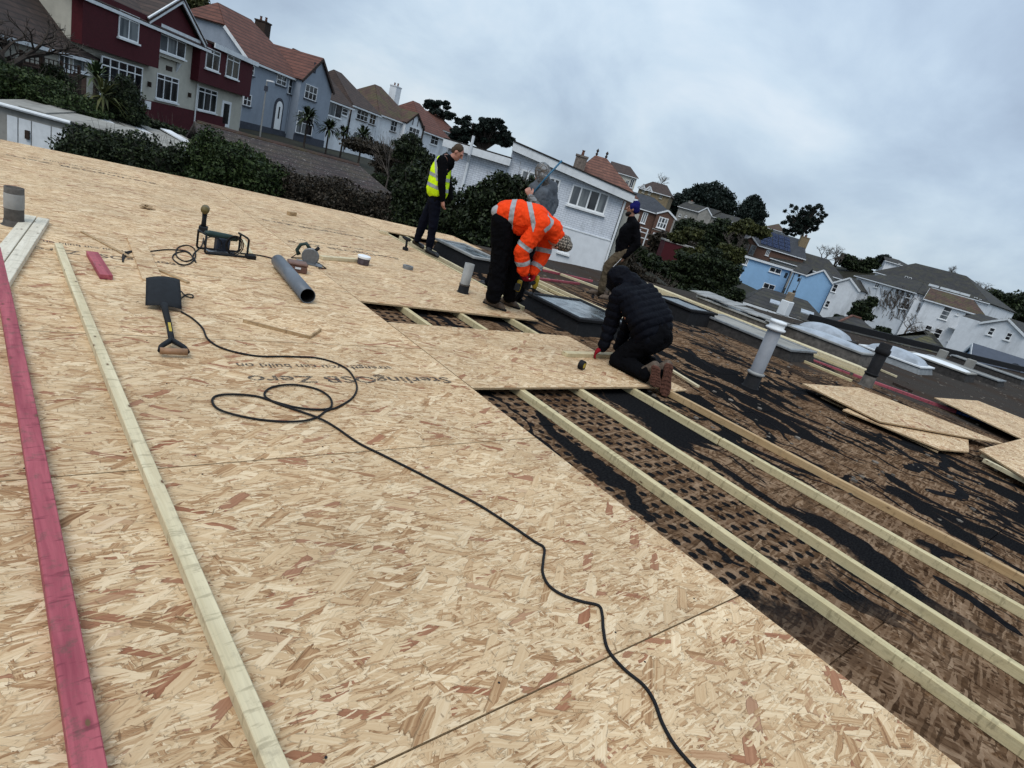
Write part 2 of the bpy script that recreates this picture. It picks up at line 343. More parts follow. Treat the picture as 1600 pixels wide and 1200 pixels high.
def whitebrick(g):
    co = objco(g); sep = g.n.new('ShaderNodeSeparateXYZ'); g.l.new(co, sep.inputs[0])
    bt = g.n.new('ShaderNodeTexBrick'); g.l.new(g.a('ShaderNodeCombineXYZ', {0: sep.outputs[0], 1: sep.outputs[2], 2: 0.0}), bt.inputs['Vector'])
    for k, v in (('Scale', 3.2), ('Mortar Size', .03), ('Brick Width', 1.0), ('Row Height', .38)): bt.inputs[k].default_value = v
    bt.inputs['Color1'].default_value = (.64, .67, .71, 1); bt.inputs['Color2'].default_value = (.58, .61, .66, 1); bt.inputs['Mortar'].default_value = (.34, .36, .40, 1)
    n = g.noise(g.mapp(co, (1, 1, .4)), 2.2, 6, .65)
    col = g.mix(g.rmap(n, .5, .72, 0, .45), bt.outputs[0], (.24, .26, .28))
    return {'Base Color': col, 'Roughness': .75, 'Normal': bump(g, bt.outputs[1], -.5, .008)}
M['white_brick'] = mat('white_painted_brick', whitebrick)
def leafm(name, a, b, c):
    def f(g):
        r = g.a('ShaderNodeNewGeometry', out=8)                     # random per leaf
        col = g.ramp(r, [(0, a), (.55, b), (1, c)])
        n = g.noise(objco(g), .7, 2, .5); col = g.mix(g.rmap(n, .4, .65, 0, .5), col, a)
        return {'Base Color': col, 'Roughness': .6, 'Specular IOR Level': .2}
    return mat(name, f)
M['leaf_dark'] = leafm('dark_evergreen_leaf', (.006, .010, .004), (.017, .026, .010), (.045, .062, .022))
M['leaf_mid'] = leafm('laurel_leaf', (.010, .019, .006), (.026, .043, .012), (.060, .085, .026))
M['leaf_olive'] = leafm('olive_leaf', (.022, .026, .008), (.050, .056, .016), (.095, .095, .03))
M['leaf_brown'] = leafm('brown_twiggy_leaf', (.016, .013, .009), (.034, .027, .018), (.060, .046, .03))
M['leaf_blue'] = leafm('pine_needles', (.006, .011, .009), (.012, .020, .015), (.024, .036, .027))
M['bark'] = plain('bark', (.045, .036, .03), .9, .4, 8, bmp=.8)
M['twig'] = plain('grey_twig', (.075, .062, .052), .9, .3, 8)
M['black_plastic'] = plain('black_plastic', (.007, .008, .010), .7, .3, 20)
M['black_rubber'] = plain('black_rubber', (.007, .007, .008), .75, .2, 20)
M['tool_green'] = plain('dark_green_tool_plastic', (.016, .034, .030), .5, .2, 20)
M['tool_yellow'] = plain('yellow_tool_plastic', (.42, .30, .03), .5, .15, 20)
M['steel'] = plain('brushed_steel', (.16, .165, .17), .4, .2, 30, metal=.5)
M['aluminium'] = plain('dull_aluminium', (.20, .21, .215), .6, .25, 14, metal=.2, dirt=.5)
M['grey_pipe'] = plain('grey_plastic_pipe', (.115, .13, .15), .35, .08, 10)
M['vent'] = plain('weathered_grey_vent', (.27, .27, .26), .7, .15, 8, dirt=.6)
M['vent_dark'] = plain('rusty_dark_vent', (.085, .075, .065), .8, .5, 10, dirt=.5)
M['bitumen'] = plain('bitumen_collar', (.007, .007, .008), .8, .4, 14, bmp=.6)
M['ground'] = plain('garden_ground', (.014, .016, .009), .95, .45, .35, bmp=.5, c2=(.018, .014, .010))
# ================================================================ the flat roof everything stands on
ROOF = [(-8, -6), (-8, 12.45), (3.6, 12.45), (7.9, 11.72), (12, 11.6), (17.6, 10.3), (20.6, 8.75), (30, 6.1), (44, 3.0), (44, -6)]
mb = MB().extr([(x, y, -4.2) for x, y in ROOF], (0, 0, 4.2 - .107))
roof = tag(mb.build('flat_roof', M['felt']), kind='structure')
mb = MB()                                                           # felt sheet laid right over the slab, all the way to the edge
mb.extr([(x, y, -.104) for x, y in ROOF], (0, 0, .004)); mb.build('roof_felt', M['old'], roof)
def box_obj(name, mt, parent, x0, x1, y0, y1, z0, z1, bev=0): return MB().box(x0, x1, y0, y1, z0, z1).build(name, mt, parent, bevel=bev)
# old weathered boards under the battens (1.22 x 2.87 m pieces), joints open
for i in range(7):
    for j in range(6):
        x0 = 2.0 + i * 1.62; y0 = -1.9 + j * 2.35 + (i % 2) * 1.1
        y1 = min(y0 + 2.342, 11.2)
        if y1 - y0 < .3: continue
        z = -.086 - random.random() * .002
        b = MB().box(0, 1.613, 0, y1 - y0, -.012, 0).build('old_board', M['old'], roof); b.location = (x0, y0, z); b.rotation_euler = (0, 0, 0)
# ---------------------------------------------------------------- new deck of strand boards
deck = empty('board_deck', (0, 0, 0), kind='structure')
def far_y(x): return 12.4 if x < 3.6 else 12.4 - (x - 3.6) * (.68 / 4.3)
def board(poly, z=0, parent=None, name='osb_board', t=.018, loc=None, rz=0):
    c = Vector((sum(p[0] for p in poly) / len(poly), sum(p[1] for p in poly) / len(poly), 0))
    loc_ = Vector((poly[0][0], poly[0][1], z))
    n = len(poly); vs = [(p[0] - poly[0][0], p[1] - poly[0][1], 0) for p in poly] + [(p[0] - poly[0][0], p[1] - poly[0][1], -t) for p in poly]
    fs = [tuple(range(n)), tuple(reversed(range(n, 2 * n)))] + [(i, n + i, n + (i + 1) % n, (i + 1) % n) for i in range(n)]
    me = bpy.data.meshes.new(name); me.from_pydata(vs, [], fs)
    bm = bmesh.new(); bm.from_mesh(me); bmesh.ops.recalc_face_normals(bm, faces=bm.faces); bm.to_mesh(me); bm.free()
    o = link(name, me, [M['osb'], M['osb_edge']], parent); o.location = loc_
    for p in me.polygons: p.material_index = 0 if abs(p.normal.z) > .5 else 1
    return o
GAP = .0038
rows = [-2.37, -.74, .88, 2.50, 4.12, 5.74, 7.36, 8.98, 10.60, 12.40]
B = {}
for j in range(len(rows) - 1):
    for i, (x0, x1) in enumerate(((-6.2, -3.02), (-3.02, -.15), (-.15, 2.72))):
        y0, y1 = rows[j] + GAP, rows[j + 1] - GAP
        B[i, j] = board([(x0 + GAP, y0), (x1 - GAP, y0), (x1 - GAP, y1), (x0 + GAP, y1)], -random.random() * .0012, deck)
def brd(x0, x1, y0, y1, z=None):
    pl = [(x0 + GAP, y0 + GAP), (x1 - GAP, y0 + GAP), (x1 - GAP, min(y1, far_y(x1)) - GAP), (x0 + GAP, min(y1, far_y(x0)) - GAP)]
    return board(pl, z if z is not None else -random.random() * .0015, deck)
B['kneel'] = brd(2.72, 5.21, 3.30, 4.80, .001)
B['orange'] = board([(2.725, 5.44), (5.19, 5.36), (5.26, 6.2), (5.42, 7.18), (2.725, 7.18)], -.001, deck)
for y0, y1 in ((7.18, 8.80), (8.80, 10.42)): B['s', y0] = brd(2.72, 5.38, y0, y1)
B['far'] = brd(2.72, 5.33, 10.42, 12.6); B['far2'] = brd(5.33, 7.86, 10.48, 12.6, .004)
# battens fixed under the deck and running on over the old roof
def timber(name, p, q, w, h, mt, label=None, cat='timber', group=None, parent=None, bev=.003, roll=0, bow=0.0):
    p, q = Vector(p), Vector(q); L = (q - p).length; d = (q - p) / L
    n = max(2, int(L / .6)); vs = []; fs = []
    for i in range(n + 1):
        t = i / n; off = bow * 4 * t * (1 - t)
        vs += [(-w / 2 + off, t * L, 0), (w / 2 + off, t * L, 0), (w / 2 + off, t * L, h), (-w / 2 + off, t * L, h)]
    for i in range(n): 
        for k in range(4): fs.append((i * 4 + k, i * 4 + (k + 1) % 4, i * 4 + 4 + (k + 1) % 4, i * 4 + 4 + k))
    fs += [(3, 2, 1, 0), (n * 4, n * 4 + 1, n * 4 + 2, n * 4 + 3)]
    mb = MB().add(vs, fs); o = mb.build(name, mt, parent, bevel=bev)
    x = d.cross(Vector((0, 0, 1))).normalized(); z = x.cross(d)
    R_ = Matrix((x, d, z)).transposed()
    if roll: R_ = R_ @ Matrix.Rotation(roll, 3, 'Y')
    o.location = p; o.rotation_euler = R_.to_euler()
    return tag(o, label, cat if label else None, group)
ZB = -.0855
gb = 'battens laid over the old roof boards'
timber('roof_batten', (3.265, -1.6, ZB), (3.25, 8.7, ZB), .056, .066, M['batten'], 'pale green-tinted batten next to the edge of the new boards, over the dotted black marks', group=gb)
timber('roof_batten', (3.96, -1.6, ZB), (4.01, 8.7, ZB), .054, .066, M['batten'], 'second pale batten from the new board edge, between dotted marks and black tar', group=gb)
timber('roof_batten', (4.78, 2.27, ZB), (4.74, 8.7, ZB), .054, .066, M['batten'], 'pale batten running out from under the kneeling man to a butt joint', group=gb)
timber('roof_batten', (4.90, -1.6, ZB), (4.79, 2.265, ZB), .054, .066, M['batten'], 'pale batten continuing from the butt joint, third from the new board edge', group=gb)
timber('roof_batten', (5.60, -1.6, ZB), (5.30, 3.62, ZB), .050, .066, M['orange_batten'], 'warm orange-brown batten outermost of the four long rows', group=gb)
for k, (x, ya, yb, lb) in enumerate(((3.25, 8.76, 11.5, 'pale batten hidden beneath the far boards, under the coil side of the saw'), )): pass
timber('roof_batten', (5.50, 6.05, ZB), (5.50, 10.45, ZB), .05, .066, M['batten'], 'pale batten along the open edge of the deck by the standing man in yellow vest', group=gb)
timber('roof_batten', (5.95, 9.3, ZB), (5.98, 11.3, ZB), .05, .066, M['batten'], 'pale batten behind the metal framed rooflight in the open gap', group=gb)
timber('roof_batten', (6.75, 8.2, ZB), (6.75, 11.3, ZB), .05, .066, M['batten'], 'pale batten running from the metal rooflight to the far board', group=gb)
timber('roof_batten', (7.35, 7.6, ZB), (7.35, 11.3, ZB), .05, .066, M['batten'], 'pale batten furthest out in the open gap, under the far board corner', group=gb)
timber('roof_batten', (5.78, 8.1, ZB), (5.78, 10.4, ZB), .05, .066, M['pale_timber'], 'pale batten along the near side of the metal framed rooflight', group=gb)
# printed wording on the boards
M['ink'] = plain('black_ink', (.035, .03, .03), .8, .5, 40)
def inkmat(g):
    n = g.noise(objco(g), 45, 3, .6)
    return {'Base Color': (.04, .033, .03), 'Roughness': .85, 'Alpha': g.rmap(n, .38, .56, .15, .92)}
M['ink'] = mat('worn_black_ink', inkmat)
def lettering(txt, xr, y, width, h, parent, off=.0):
    cu = bpy.data.curves.new('lettering', 'FONT'); cu.body = txt; cu.size = 1; cu.offset = .013; cu.resolution_u = 2
    o = bpy.data.objects.new('lettering', cu); COL.objects.link(o)
    dg = bpy.context.evaluated_depsgraph_get(); me = bpy.data.meshes.new_from_object(o.evaluated_get(dg)); bpy.data.objects.remove(o)
    me.name = 'lettering'; xs = [v.co.x for v in me.vertices]; ys = [v.co.y for v in me.vertices]; w = max(xs) - min(xs); x0 = min(xs)
    for v in me.vertices: v.co.x = (v.co.x - x0) * width / w; v.co.y = v.co.y * h; v.co.z = 0
    l = link('lettering', me, M['ink'], parent); P_ = parent.location
    l.location = (xr - P_.x, y - P_.y, .0008 - P_.z + .001); l.rotation_euler = (0, 0, math.pi); return l
lettering('SterlingOSB Zero', 2.60, 3.50, 1.50, .15, B[2, 3]); lettering('strength you can build on', 2.20, 3.70, 1.11, .10, B[2, 3])
for (bk, xr, y, w_) in (((2, 8), 1.70, 10.93, 1.78), ((2, 5), 1.22, 6.08, 1.10), (('s', 8.80), 4.50, 9.35, 1.65), (('s', 7.18), 4.48, 8.02, 1.68)):
    lettering('SterlingOSB Zero', xr, y, w_, .16, B[bk]); lettering('strength you can build on', xr - .2, y + .24, w_ * .75, .11, B[bk])
# screws / nail heads and dark wood slivers lying on the boards
mb = MB()
for y in (.80, .96, 2.42, 2.58, 3.38, 4.04, 4.2, 5.66, 5.82):
    for x in np.arange(.05, 2.7, .6): mb.lathe((x + random.uniform(-.02, .02), y, .0003), [(.0045, 0), (.0045, .0006), (0.0001, .0006)], 8)
for x in (3.25, 4.0, 4.76):
    for y in (3.36, 3.85, 4.3, 4.72): mb.lathe((x, y, .0015), [(.0045, 0), (.0045, .0006), (0.0001, .0006)], 8)
tag(mb.build('screw_heads', M['black_plastic'], deck), kind='stuff')
mb = MB()
for k in range(420):
    x, y = random.uniform(-.1, 2.7), random.uniform(.3, 11.5); a = random.gauss(0, .7); l = random.uniform(.01, .045); w_ = random.uniform(.0012, .004)
    d = Vector((math.cos(a), math.sin(a), 0)); mb.bar(Vector((x, y, .002)) - d * l / 2, Vector((x, y, .0025 + random.random() * .002)) + d * l / 2, w_, .0015)
tag(mb.build('wood_slivers', M['offcut']), 'thin dark wood slivers scattered over the new boards', kind='stuff')
# bitumen flakes, grit and shavings over the old roof
mb = MB()
for k in range(900):
    x = random.uniform(5, 26); y = random.uniform(-1, 10); r = random.uniform(.006, .03) * (1 + x / 26)
    n = random.choice((3, 4, 5)); a0 = random.random() * 6
    mb.extr([(x + math.cos(a0 + i * 6.283 / n) * r * random.uniform(.6, 1.2), y + math.sin(a0 + i * 6.283 / n) * r * random.uniform(.6, 1.2), -.099 if x > 13.4 else -.0855) for i in range(n)], (0, 0, random.uniform(.004, .018)))
tag(mb.build('roof_debris', plain('torn_felt_crumbs', (.13, .11, .09), .9, .7, 5)), 'loose crumbs and flakes of torn roofing over the old roof', kind='stuff')

# strokes of old bitumen still stuck to the boards, a few millimetres thick
mb = MB(); rd = random.Random(5)
for k in range(100):
    x, y = rd.uniform(4.6, 13), rd.uniform(-1.2, 9.5)
    if x < 5.2 and y > 3: continue
    a = rd.gauss(-1.35, .35) if rd.random() < .8 else rd.uniform(-3, 0); w = rd.uniform(.015, .075); n = rd.randint(6, 22); st_ = .06; turn = rd.gauss(0, .05); pts = []
    for i in range(n):
        pts.append((x, y)); a += turn + rd.gauss(0, .16); turn += rd.gauss(0, .02); x += math.cos(a) * st_; y += math.sin(a) * st_
    b = len(mb.v)
    for i, (px_, py_) in enumerate(pts):
        j = min(i + 1, n - 1); i0 = max(i - 1, 0); dx, dy = pts[j][0] - pts[i0][0], pts[j][1] - pts[i0][1]; L_ = math.hypot(dx, dy) or 1; nx_, ny_ = -dy / L_, dx / L_
        ww = w * rd.uniform(.65, 1.25) * (.25 if i in (0, n - 1) else 1)
        mb.v += [(px_ + nx_ * ww, py_ + ny_ * ww, -.0862), (px_ + nx_ * ww * .8, py_ + ny_ * ww * .8, -.0815 - (k % 7) * .0002), (px_ - nx_ * ww * .8, py_ - ny_ * ww * .8, -.0815 - (k % 7) * .0002), (px_ - nx_ * ww, py_ - ny_ * ww, -.0862)]
    for i in range(n - 1):
        for q_ in range(3): mb.f.append((b + i * 4 + q_, b + i * 4 + q_ + 1, b + i * 4 + 5 + q_, b + i * 4 + 4 + q_))
tag(mb.build('bitumen_streaks', plain('stuck_bitumen', (.009, .009, .010), .8,   .4, 30, spec=.02, bmp=.5)), 'curving strokes of old black bitumen stuck to the roof boards', kind='stuff')
# ================================================================ loose timbers and sheets
timber('red_batten', G(150, 1290, 0), G(-8, 395, 0), .066, .05, M['red_batten'], 'long pink-red stained batten lying on the deck, cut by the edge of the picture', bow=.01)
timber('pale_batten', G(455, 1270, 0) + Vector((.0, -.1, 0)), G(84, 388, 0) + Vector((.03, 0, 0)), .052, .05, M['pale_timber'], 'long pale knotty batten lying along the new boards beside the red one', bow=-.012)
a, b_ = G(57, 346, 0), G(-30, 470, 0)
dv = (b_ - a).normalized(); sdv = Vector((dv.y, -dv.x, 0))
timber('white_plank', a + sdv * .045, b_ + sdv * .045, .088, .048, M['white_timber'], 'whitish planed plank by the vent pipe, outer one of two side by side', 'plank', 'two whitish planks side by side')
timber('white_plank', a - sdv * .05 + Vector((0, -.02, 0)), b_ - sdv * .05, .088, .048, M['white_timber'], 'whitish planed plank by the vent pipe, the one crossed by the red batten', 'plank', 'two whitish planks side by side')
timber('red_offcut', G(166, 437, 0), G(144, 400, 0), .085, .04, M['red_batten'], 'short red stained timber offcut lying between the two long battens', 'offcut')
gz = 'thin offcuts lying around the shovel'
timber('board_strip', G(239, 440, 0), G(212, 374, 0), .15, .018, M['osb'], 'strand board strip sticking out beyond the shovel blade', 'offcut', gz)
timber('wood_strip', G(205, 404, 0), G(128, 363, 0), .03, .014, M['offcut'], 'thin brown wooden strip reaching towards the shovel from the far battens', 'offcut', gz)
timber('wood_strip', G(294, 443, 0), G(245, 421, 0), .035, .016, M['offcut'], 'thin brown offcut beside the blade of the shovel', 'offcut', gz)
timber('wood_strip', G(393, 397, 0), G(380, 375, 0), .035, .012, M['pale_timber'], 'small pale splint of wood beside the jigsaw cage', 'offcut')
# L-shaped corner offcut
t_ = empty('corner_offcut', G(440, 515, 0), 0, 'thin brown L-shaped wood edge lying between the pipe and the cable', 'offcut')
for nm, p, q in (('long_leg', (380, 501), (484, 527)), ('short_leg', (484, 527), (501, 515))): MB().bar(G(*p, .012), G(*q, .0122), .014, .024).build(nm, M['offcut'], t_, world=True)
timber('small_block', G(450, 336, 0), G(461, 337, 0), .07, .06, M['offcut'], 'small brown wood block near the far deck edge', 'block', bev=.002)
timber('small_block', G(593, 364, 0), G(606, 367, 0), .06, .05, M['pale_timber'], 'small pale wood block beside the open gap in the deck', 'block', bev=.002)
timber('wood_rail', G(501, 405, 0), G(556, 409, 0), .07, .045, M['pale_timber'], 'short pale batten lying between the circular saw and the lidded tub', 'offcut')
mb = MB(); c = G(229, 326, 0)
for k in range(14):
    a = random.random() * 6.3; d = Vector((math.cos(a), math.sin(a) * .8, 0)); p = c + d * random.uniform(0, .07); mb.bar(p + Vector((0, 0, .006 + k * .003)), p + Vector((random.uniform(-.09, .09), random.uniform(-.05, .05), .012 + k * .003)), .03, .006)
tag(mb.build('bark_scrap', M['offcut']), 'crumpled scrap of dark bark and splinters on the far boards', 'scrap')
# batten the kneeling man measures
timber('measured_batten', G(881, 556, .0), G(962, 558, .0), .085, .045, M['batten_x'], 'short pale batten under the red glove of the kneeling man', 'offcut')
timber('board_offcut', G(1062, 612, -.085), G(1010, 585, -.085), .3, .018, M['osb'], 'strand board offcut poking out beyond the boots of the kneeling man', 'offcut')
timber('wood_strip', G(1090, 606, -.083), G(1040, 575, -.083), .05, .03, M['pale_timber'], 'pale strip lying on the old roof behind the kneeling man', 'offcut')
# bundles on the old roof
gr = 'pale battens stacked in the long bundle on the old roof'
base = Vector((12.85, 9.3, -.104)); names = ['bottom', 'bottom', 'bottom', 'bottom', 'middle', 'middle', 'middle', 'top', 'top']
for k in range(12):
    lay, pos = divmod(k, 4)
    x = 12.72 + pos * .075 + lay * .02; z = -.098 + lay * .052; y0, y1 = 3.75 + .12 * ((k * 5) % 4), 9.6 + .15 * ((k * 3) % 4)
    nth = ('nearest', 'second', 'third', 'farthest')[pos]
    timber('bundle_batten', (x + .13, y0, z), (x, y1, z), .068, .05, M['pale_timber' if k % 3 else 'batten'], f'pale batten in the long bundle behind the grey vent, {nth} in its {("bottom", "middle", "top")[lay]} layer', 'timber', gr, bev=.002)
timber('red_roof_batten', (11.35, 7.35, -.1), (12.35, 4.0, -.1), .05, .05, M['red_batten'], 'red stained batten lying in front of the pale bundle, beside the rooflight kerb', group='red battens on the old roof')
timber('red_roof_batten', (12.38, 3.95, -.1), (12.95, 2.3, -.09), .07, .06, M['red_batten'], 'red stained batten between the black pipe and the blue pipe end', group='red battens on the old roof')
timber('red_roof_batten', (13.25, 2.2, -.1), (13.4, -.6, -.1), .05, .05, M['red_batten'], 'dull red batten beyond the blue pipe, running off past the stacked sheets', group='red battens on the old roof')
o = MB().tube([(12.95, 2.45, -.06), (13.1, 2.0, -.06), (13.2, 1.6, -.06)], .035, 10).build('blue_pipe', plain('blue_plastic', (.02, .07, .22), .5, .1, 5), smooth=True); tag(o, 'short blue plastic pipe lying among the red battens', 'pipe')
gr2 = 'pale battens lying behind the bending man'
timber('long_batten', G(845, 419, ZB), G(935, 452, ZB), .05, .05, M['pale_timber'], 'single pale batten on the old roof behind the bending man, nearest the white house', group=gr2)
timber('long_batten', G(838, 440, ZB), G(985, 506, ZB), .05, .05, M['pale_timber'], 'pale batten just beyond the glass rooflight, upper of the close pair', group=gr2)
timber('long_batten', G(834, 444, ZB), G(975, 508, ZB), .05, .05, M['batten'], 'pale green batten just beyond the glass rooflight, middle of three', group=gr2)
timber('long_batten', G(830, 449, ZB), G(900, 482, ZB), .05, .05, M['pale_timber'], 'shorter pale batten touching the far corner of the glass rooflight', group=gr2)
timber('red_roof_batten', G(848, 424, ZB), G(925, 441, ZB), .05, .05, M['red_batten'], 'faded red batten lying behind the bending man in orange', group='red battens on the old roof')
timber('red_roof_batten', G(830, 436, ZB), G(905, 445, ZB), .045, .045, M['red_batten'], 'dull red batten half hidden between pale battens behind the bending man', group='red battens on the old roof')
def sheet(px, z, label, lift=0):
    pts = [G(u, v, z) for u, v in px]; o = board([(p.x, p.y) for p in pts], z, None, 'loose_sheet'); tag(o, label, 'wooden board', 'loose strand boards on the old roof'); return o
sheet([(1254, 599), (1343, 606), (1572, 694), (1375, 658)], .03, 'large loose strand board at the black pipe, lying uppermost with dark print lines')
sheet([(1317, 640), (1345, 632), (1513, 684), (1514, 706), (1470, 702)], -.01, 'loose strand board lying under the larger one, sticking out towards the battens')
sheet([(1283, 620), (1310, 622), (1470, 700), (1466, 706)], -.05, 'lowest loose board of the pile, only its near edge showing')
sheet([(1530, 702), (1602, 684), (1720, 735), (1640, 770)], .06, 'loose strand board at the picture edge with pale timbers below it')
sheet([(1460, 621), (1528, 626), (1690, 690), (1640, 706)], .05, 'loose strand board lying by itself beyond the red battens')
for p, q, lb in (((1532, 713), (1640, 762), 'pale timber under the loose board at the picture edge, upper one'), ((1536, 722), (1640, 775), 'pale timber under the loose board at the picture edge, lower one')):
    timber('bearer', G(*p, -.02), G(*q, -.02), .06, .05, M['pale_timber'], lb, 'timber', 'timbers carrying the loose board')
timber('bearer', G(1325, 646, -.085), G(1465, 706, -.085), .05, .05, M['black_gap'], 'near-black batten under the pile of loose boards', 'timber', 'timbers carrying the loose board')  # one even near-black colour all over
timber('bearer', G(1480, 635, -.085), G(1640, 706, -.085), .05, .09, M['dark_timber'], 'dark timber carrying the loose board beyond the red battens', 'timber', 'timbers carrying the loose board')
# ================================================================ vents
def pipe_vent(name, P, h, r, label, mt, mt2, collar=.12, cap=0):
    t = empty(name, P, 0, label, 'vent pipe')
    n = MB().lathe((0, 0, 0), [(r * 1.35, 0), (r * 1.12, .012), (r * 1.06, collar), (r * .9, collar)], 20); n.build('collar', mt2, t, smooth=True)
    MB().lathe((0, 0, 0), [(r, collar * .5), (r, h), (r * .82, h), (r * .82, h - .25), (.001, h - .25)], 24).build('pipe_body', mt, t, smooth=True)
    return t
v1 = pipe_vent('vent_pipe', G(723, 457, 0), .40, .066, 'short weathered grey vent pipe rising through the new boards behind the bending man', M['vent'], M['bitumen'], .10)
MB().lathe((0, 0, .10), [(.072, 0), (.075, .01), (.072, .02)], 20).build('clamp_ring', M['vent_dark'], v1, smooth=True)
v0 = pipe_vent('vent_pipe', G(22, 352, 0), .33, .070, 'wide rusty grey vent pipe standing by the two whitish planks', M['vent_dark'], M['vent_dark'], .05)
MB().lathe((0, 0, 0), [(.0708, .15), (.072, .16), (.072, .27), (.0708, .28)], 24).build('pale_band', M['vent'], v0, smooth=True)
v2 = pipe_vent('vent_pipe', G(1172, 604, -.086), .84, .088, 'tall pale grey vent pipe with a white cap on the old roof', plain('pale_grey_pipe', (.21, .22, .24), .6, .1, 6, dirt=.5), M['bitumen'], .19)
MB().lathe((0, 0, 0), [(.092, .17), (.112, .185), (.118, .205), (.092, .22)], 20).build('flange', M['vent'], v2, smooth=True)
MB().lathe((0, 0, 0), [(.092, .80), (.125, .815), (.128, .835), (.098, .85), (.098, .90), (.112, .91), (.10, .935), (.001, .94)], 20).build('cap', M['white_paint'], v2, smooth=True)
v3 = pipe_vent('vent_pipe', G(1352, 603, -.086), .82, .10, 'tall black vent pipe standing at the loose strand boards', M['bitumen'], M['vent_dark'], .2)
MB().lathe((0, 0, 0), [(.104, .22), (.12, .23), (.12, .25), (.104, .26)], 20).build('lower_ring', M['bitumen'], v3, smooth=True)
MB().lathe((0, 0, 0), [(.104, .62), (.125, .64), (.125, .72), (.104, .73)], 20).build('upper_ring', M['bitumen'], v3, smooth=True)
# ================================================================ rooflights
M['acrylic'] = mat('old_acrylic_dome', lambda g: {'Base Color': g.mix(g.rmap(g.noise(objco(g), 3, 4, .6), .4, .7), (.33, .36, .40), (.19, .205, .22)), 'Roughness': .25, 'Specular IOR Level': .6})
M['wet_glass'] = mat('dirty_wet_glass', lambda g: {'Base Color': g.mix(g.rmap(g.noise(objco(g), 4, 5, .65, 1), .42, .6), (.022, .028, .033), (.12, .145, .155)), 'Roughness': g.rmap(g.noise(objco(g), 6, 3, .6), .3, .7, .08, .35), 'Specular IOR Level': .9})
def rooflight(P, wx, dy, hk, label, dome=0.0, top='acrylic', kerb='felt', rim='aluminium', rz=0, cat='rooflight', grp='old rooflights on the roof'):
    t = empty('rooflight', P, rz, label, cat, grp)
    mb = MB(); a, b = wx / 2, dy / 2; f = .06
    mb.add([(-a - f, -b - f, 0), (a + f, -b - f, 0), (a + f, b + f, 0), (-a - f, b + f, 0), (-a, -b, hk), (a, -b, hk), (a, b, hk), (-a, b, hk)], [(0, 1, 5, 4), (1, 2, 6, 5), (2, 3, 7, 6), (3, 0, 4, 7), (4, 5, 6, 7)])
    mb.build('kerb', M[kerb], t, bevel=.01)
    for x0, x1, y0, y1 in ((-a - .04, a + .04, -b - .04, -b + .05), (-a - .04, a + .04, b - .05, b + .04), (-a - .04, -a + .05, -b + .05, b - .05), (a - .05, a + .04, -b + .05, b - .05)):
        MB().box(x0, x1, y0, y1, hk + .002, hk + .045).build('rim_bar', M[rim], t, bevel=.006)
    n = 12; vs = []; fs = []
    for i in range(n + 1):
        for j in range(n + 1):
            u, v = i / n * 2 - 1, j / n * 2 - 1
            z = hk + .022 + dome * ((1 - u * u) * (1 - v * v)) ** .42 if dome else hk + .03
            vs.append((u * (a - .052), v * (b - .052), z))
    for i in range(n):
        for j in range(n): fs.append((i * (n + 1) + j, (i + 1) * (n + 1) + j, (i + 1) * (n + 1) + j + 1, i * (n + 1) + j + 1))
    MB().add(vs, fs).build('dome' if dome else 'glazing', M[top], t, smooth=True)
    return t
r1 = rooflight(Vector((6.42, 8.95, -.1)), .62, 1.25, .24, 'low rooflight with a dull metal frame beside the short vent, in the open gap', 0, 'wet_glass', 'bitumen', 'vent')
r2 = rooflight(Vector((6.28, 5.72, -.1)), 1.12, 1.12, .20, 'rooflight with wet grey glass on a black kerb between the two working men', 0, 'wet_glass', 'bitumen', 'bitumen')
rooflight(G(1060, 497, -.1) + Vector((.0, .0, 0)), .9, 1.0, .28, 'small dark kerbed rooflight just behind the kneeling man', 0, 'wet_glass', 'bitumen', 'bitumen')
rooflight(Vector((11.35, 5.65, -.1)), 1.05, 2.1, .20, 'low flat rooflight slab with pale lid in front of the pale bundle', 0, 'stone', 'felt', 'aluminium')
rt = rooflight(G(1165, 512, -.1) + Vector((.4, .5, 0)), 1.0, 1.9, .26, 'broken rooflight with torn white covering beyond the pale bundle', 0, 'wet_glass', 'vent_dark', 'vent')
mb = MB()
for k in range(10): 
    y = -1.1 + k * .24; mb.bar((-.55 + random.uniform(-.1, .1), y, .36 + random.uniform(-.02, .03)), (.55 + random.uniform(-.1, .1), y + .2, .36 + random.uniform(-.03, .05)), .26, .02)
mb.build('torn_cover', M['vent'], rt)
rooflight(G(1290, 545, -.1) + Vector((1.9, .9, 0)), 1.1, 1.3, .16, 'domed rooflight farthest along the row, seen over the framed kerb', .24, 'acrylic', 'felt', 'felt')
rooflight(G(1300, 556, -.1) + Vector((.55, .4, 0)), 1.1, 1.9, .26, 'long grey panelled rooflight with a slightly domed top behind the bundle', .10, 'acrylic', 'vent_dark', 'vent')
rooflight(G(1415, 578, -.1) + Vector((.6, .5, 0)), 1.1, 1.5, .16, 'domed rooflight right beyond the black vent pipe', .24, 'acrylic', 'aluminium', 'white_paint')
rooflight(G(1475, 585, -.1) + Vector((.3, .3, 0)), 1.0, 1.6, .22, 'low rooflight with crumpled white covering after the last dome', .08, 'white_paint', 'felt', 'stone')
rooflight(G(1515, 589, -.1) + Vector((.3, .3, 0)), .9, 2.0, .16, 'low flat grey rooflight, third from the far end of the row', 0, 'stone', 'felt', 'aluminium')
rooflight(G(1560, 590, -.1) + Vector((.5, .5, 0)), .9, 2.2, .18, 'flat grey rooflight at the roof edge before the slate shed', 0, 'stone', 'felt', 'aluminium')
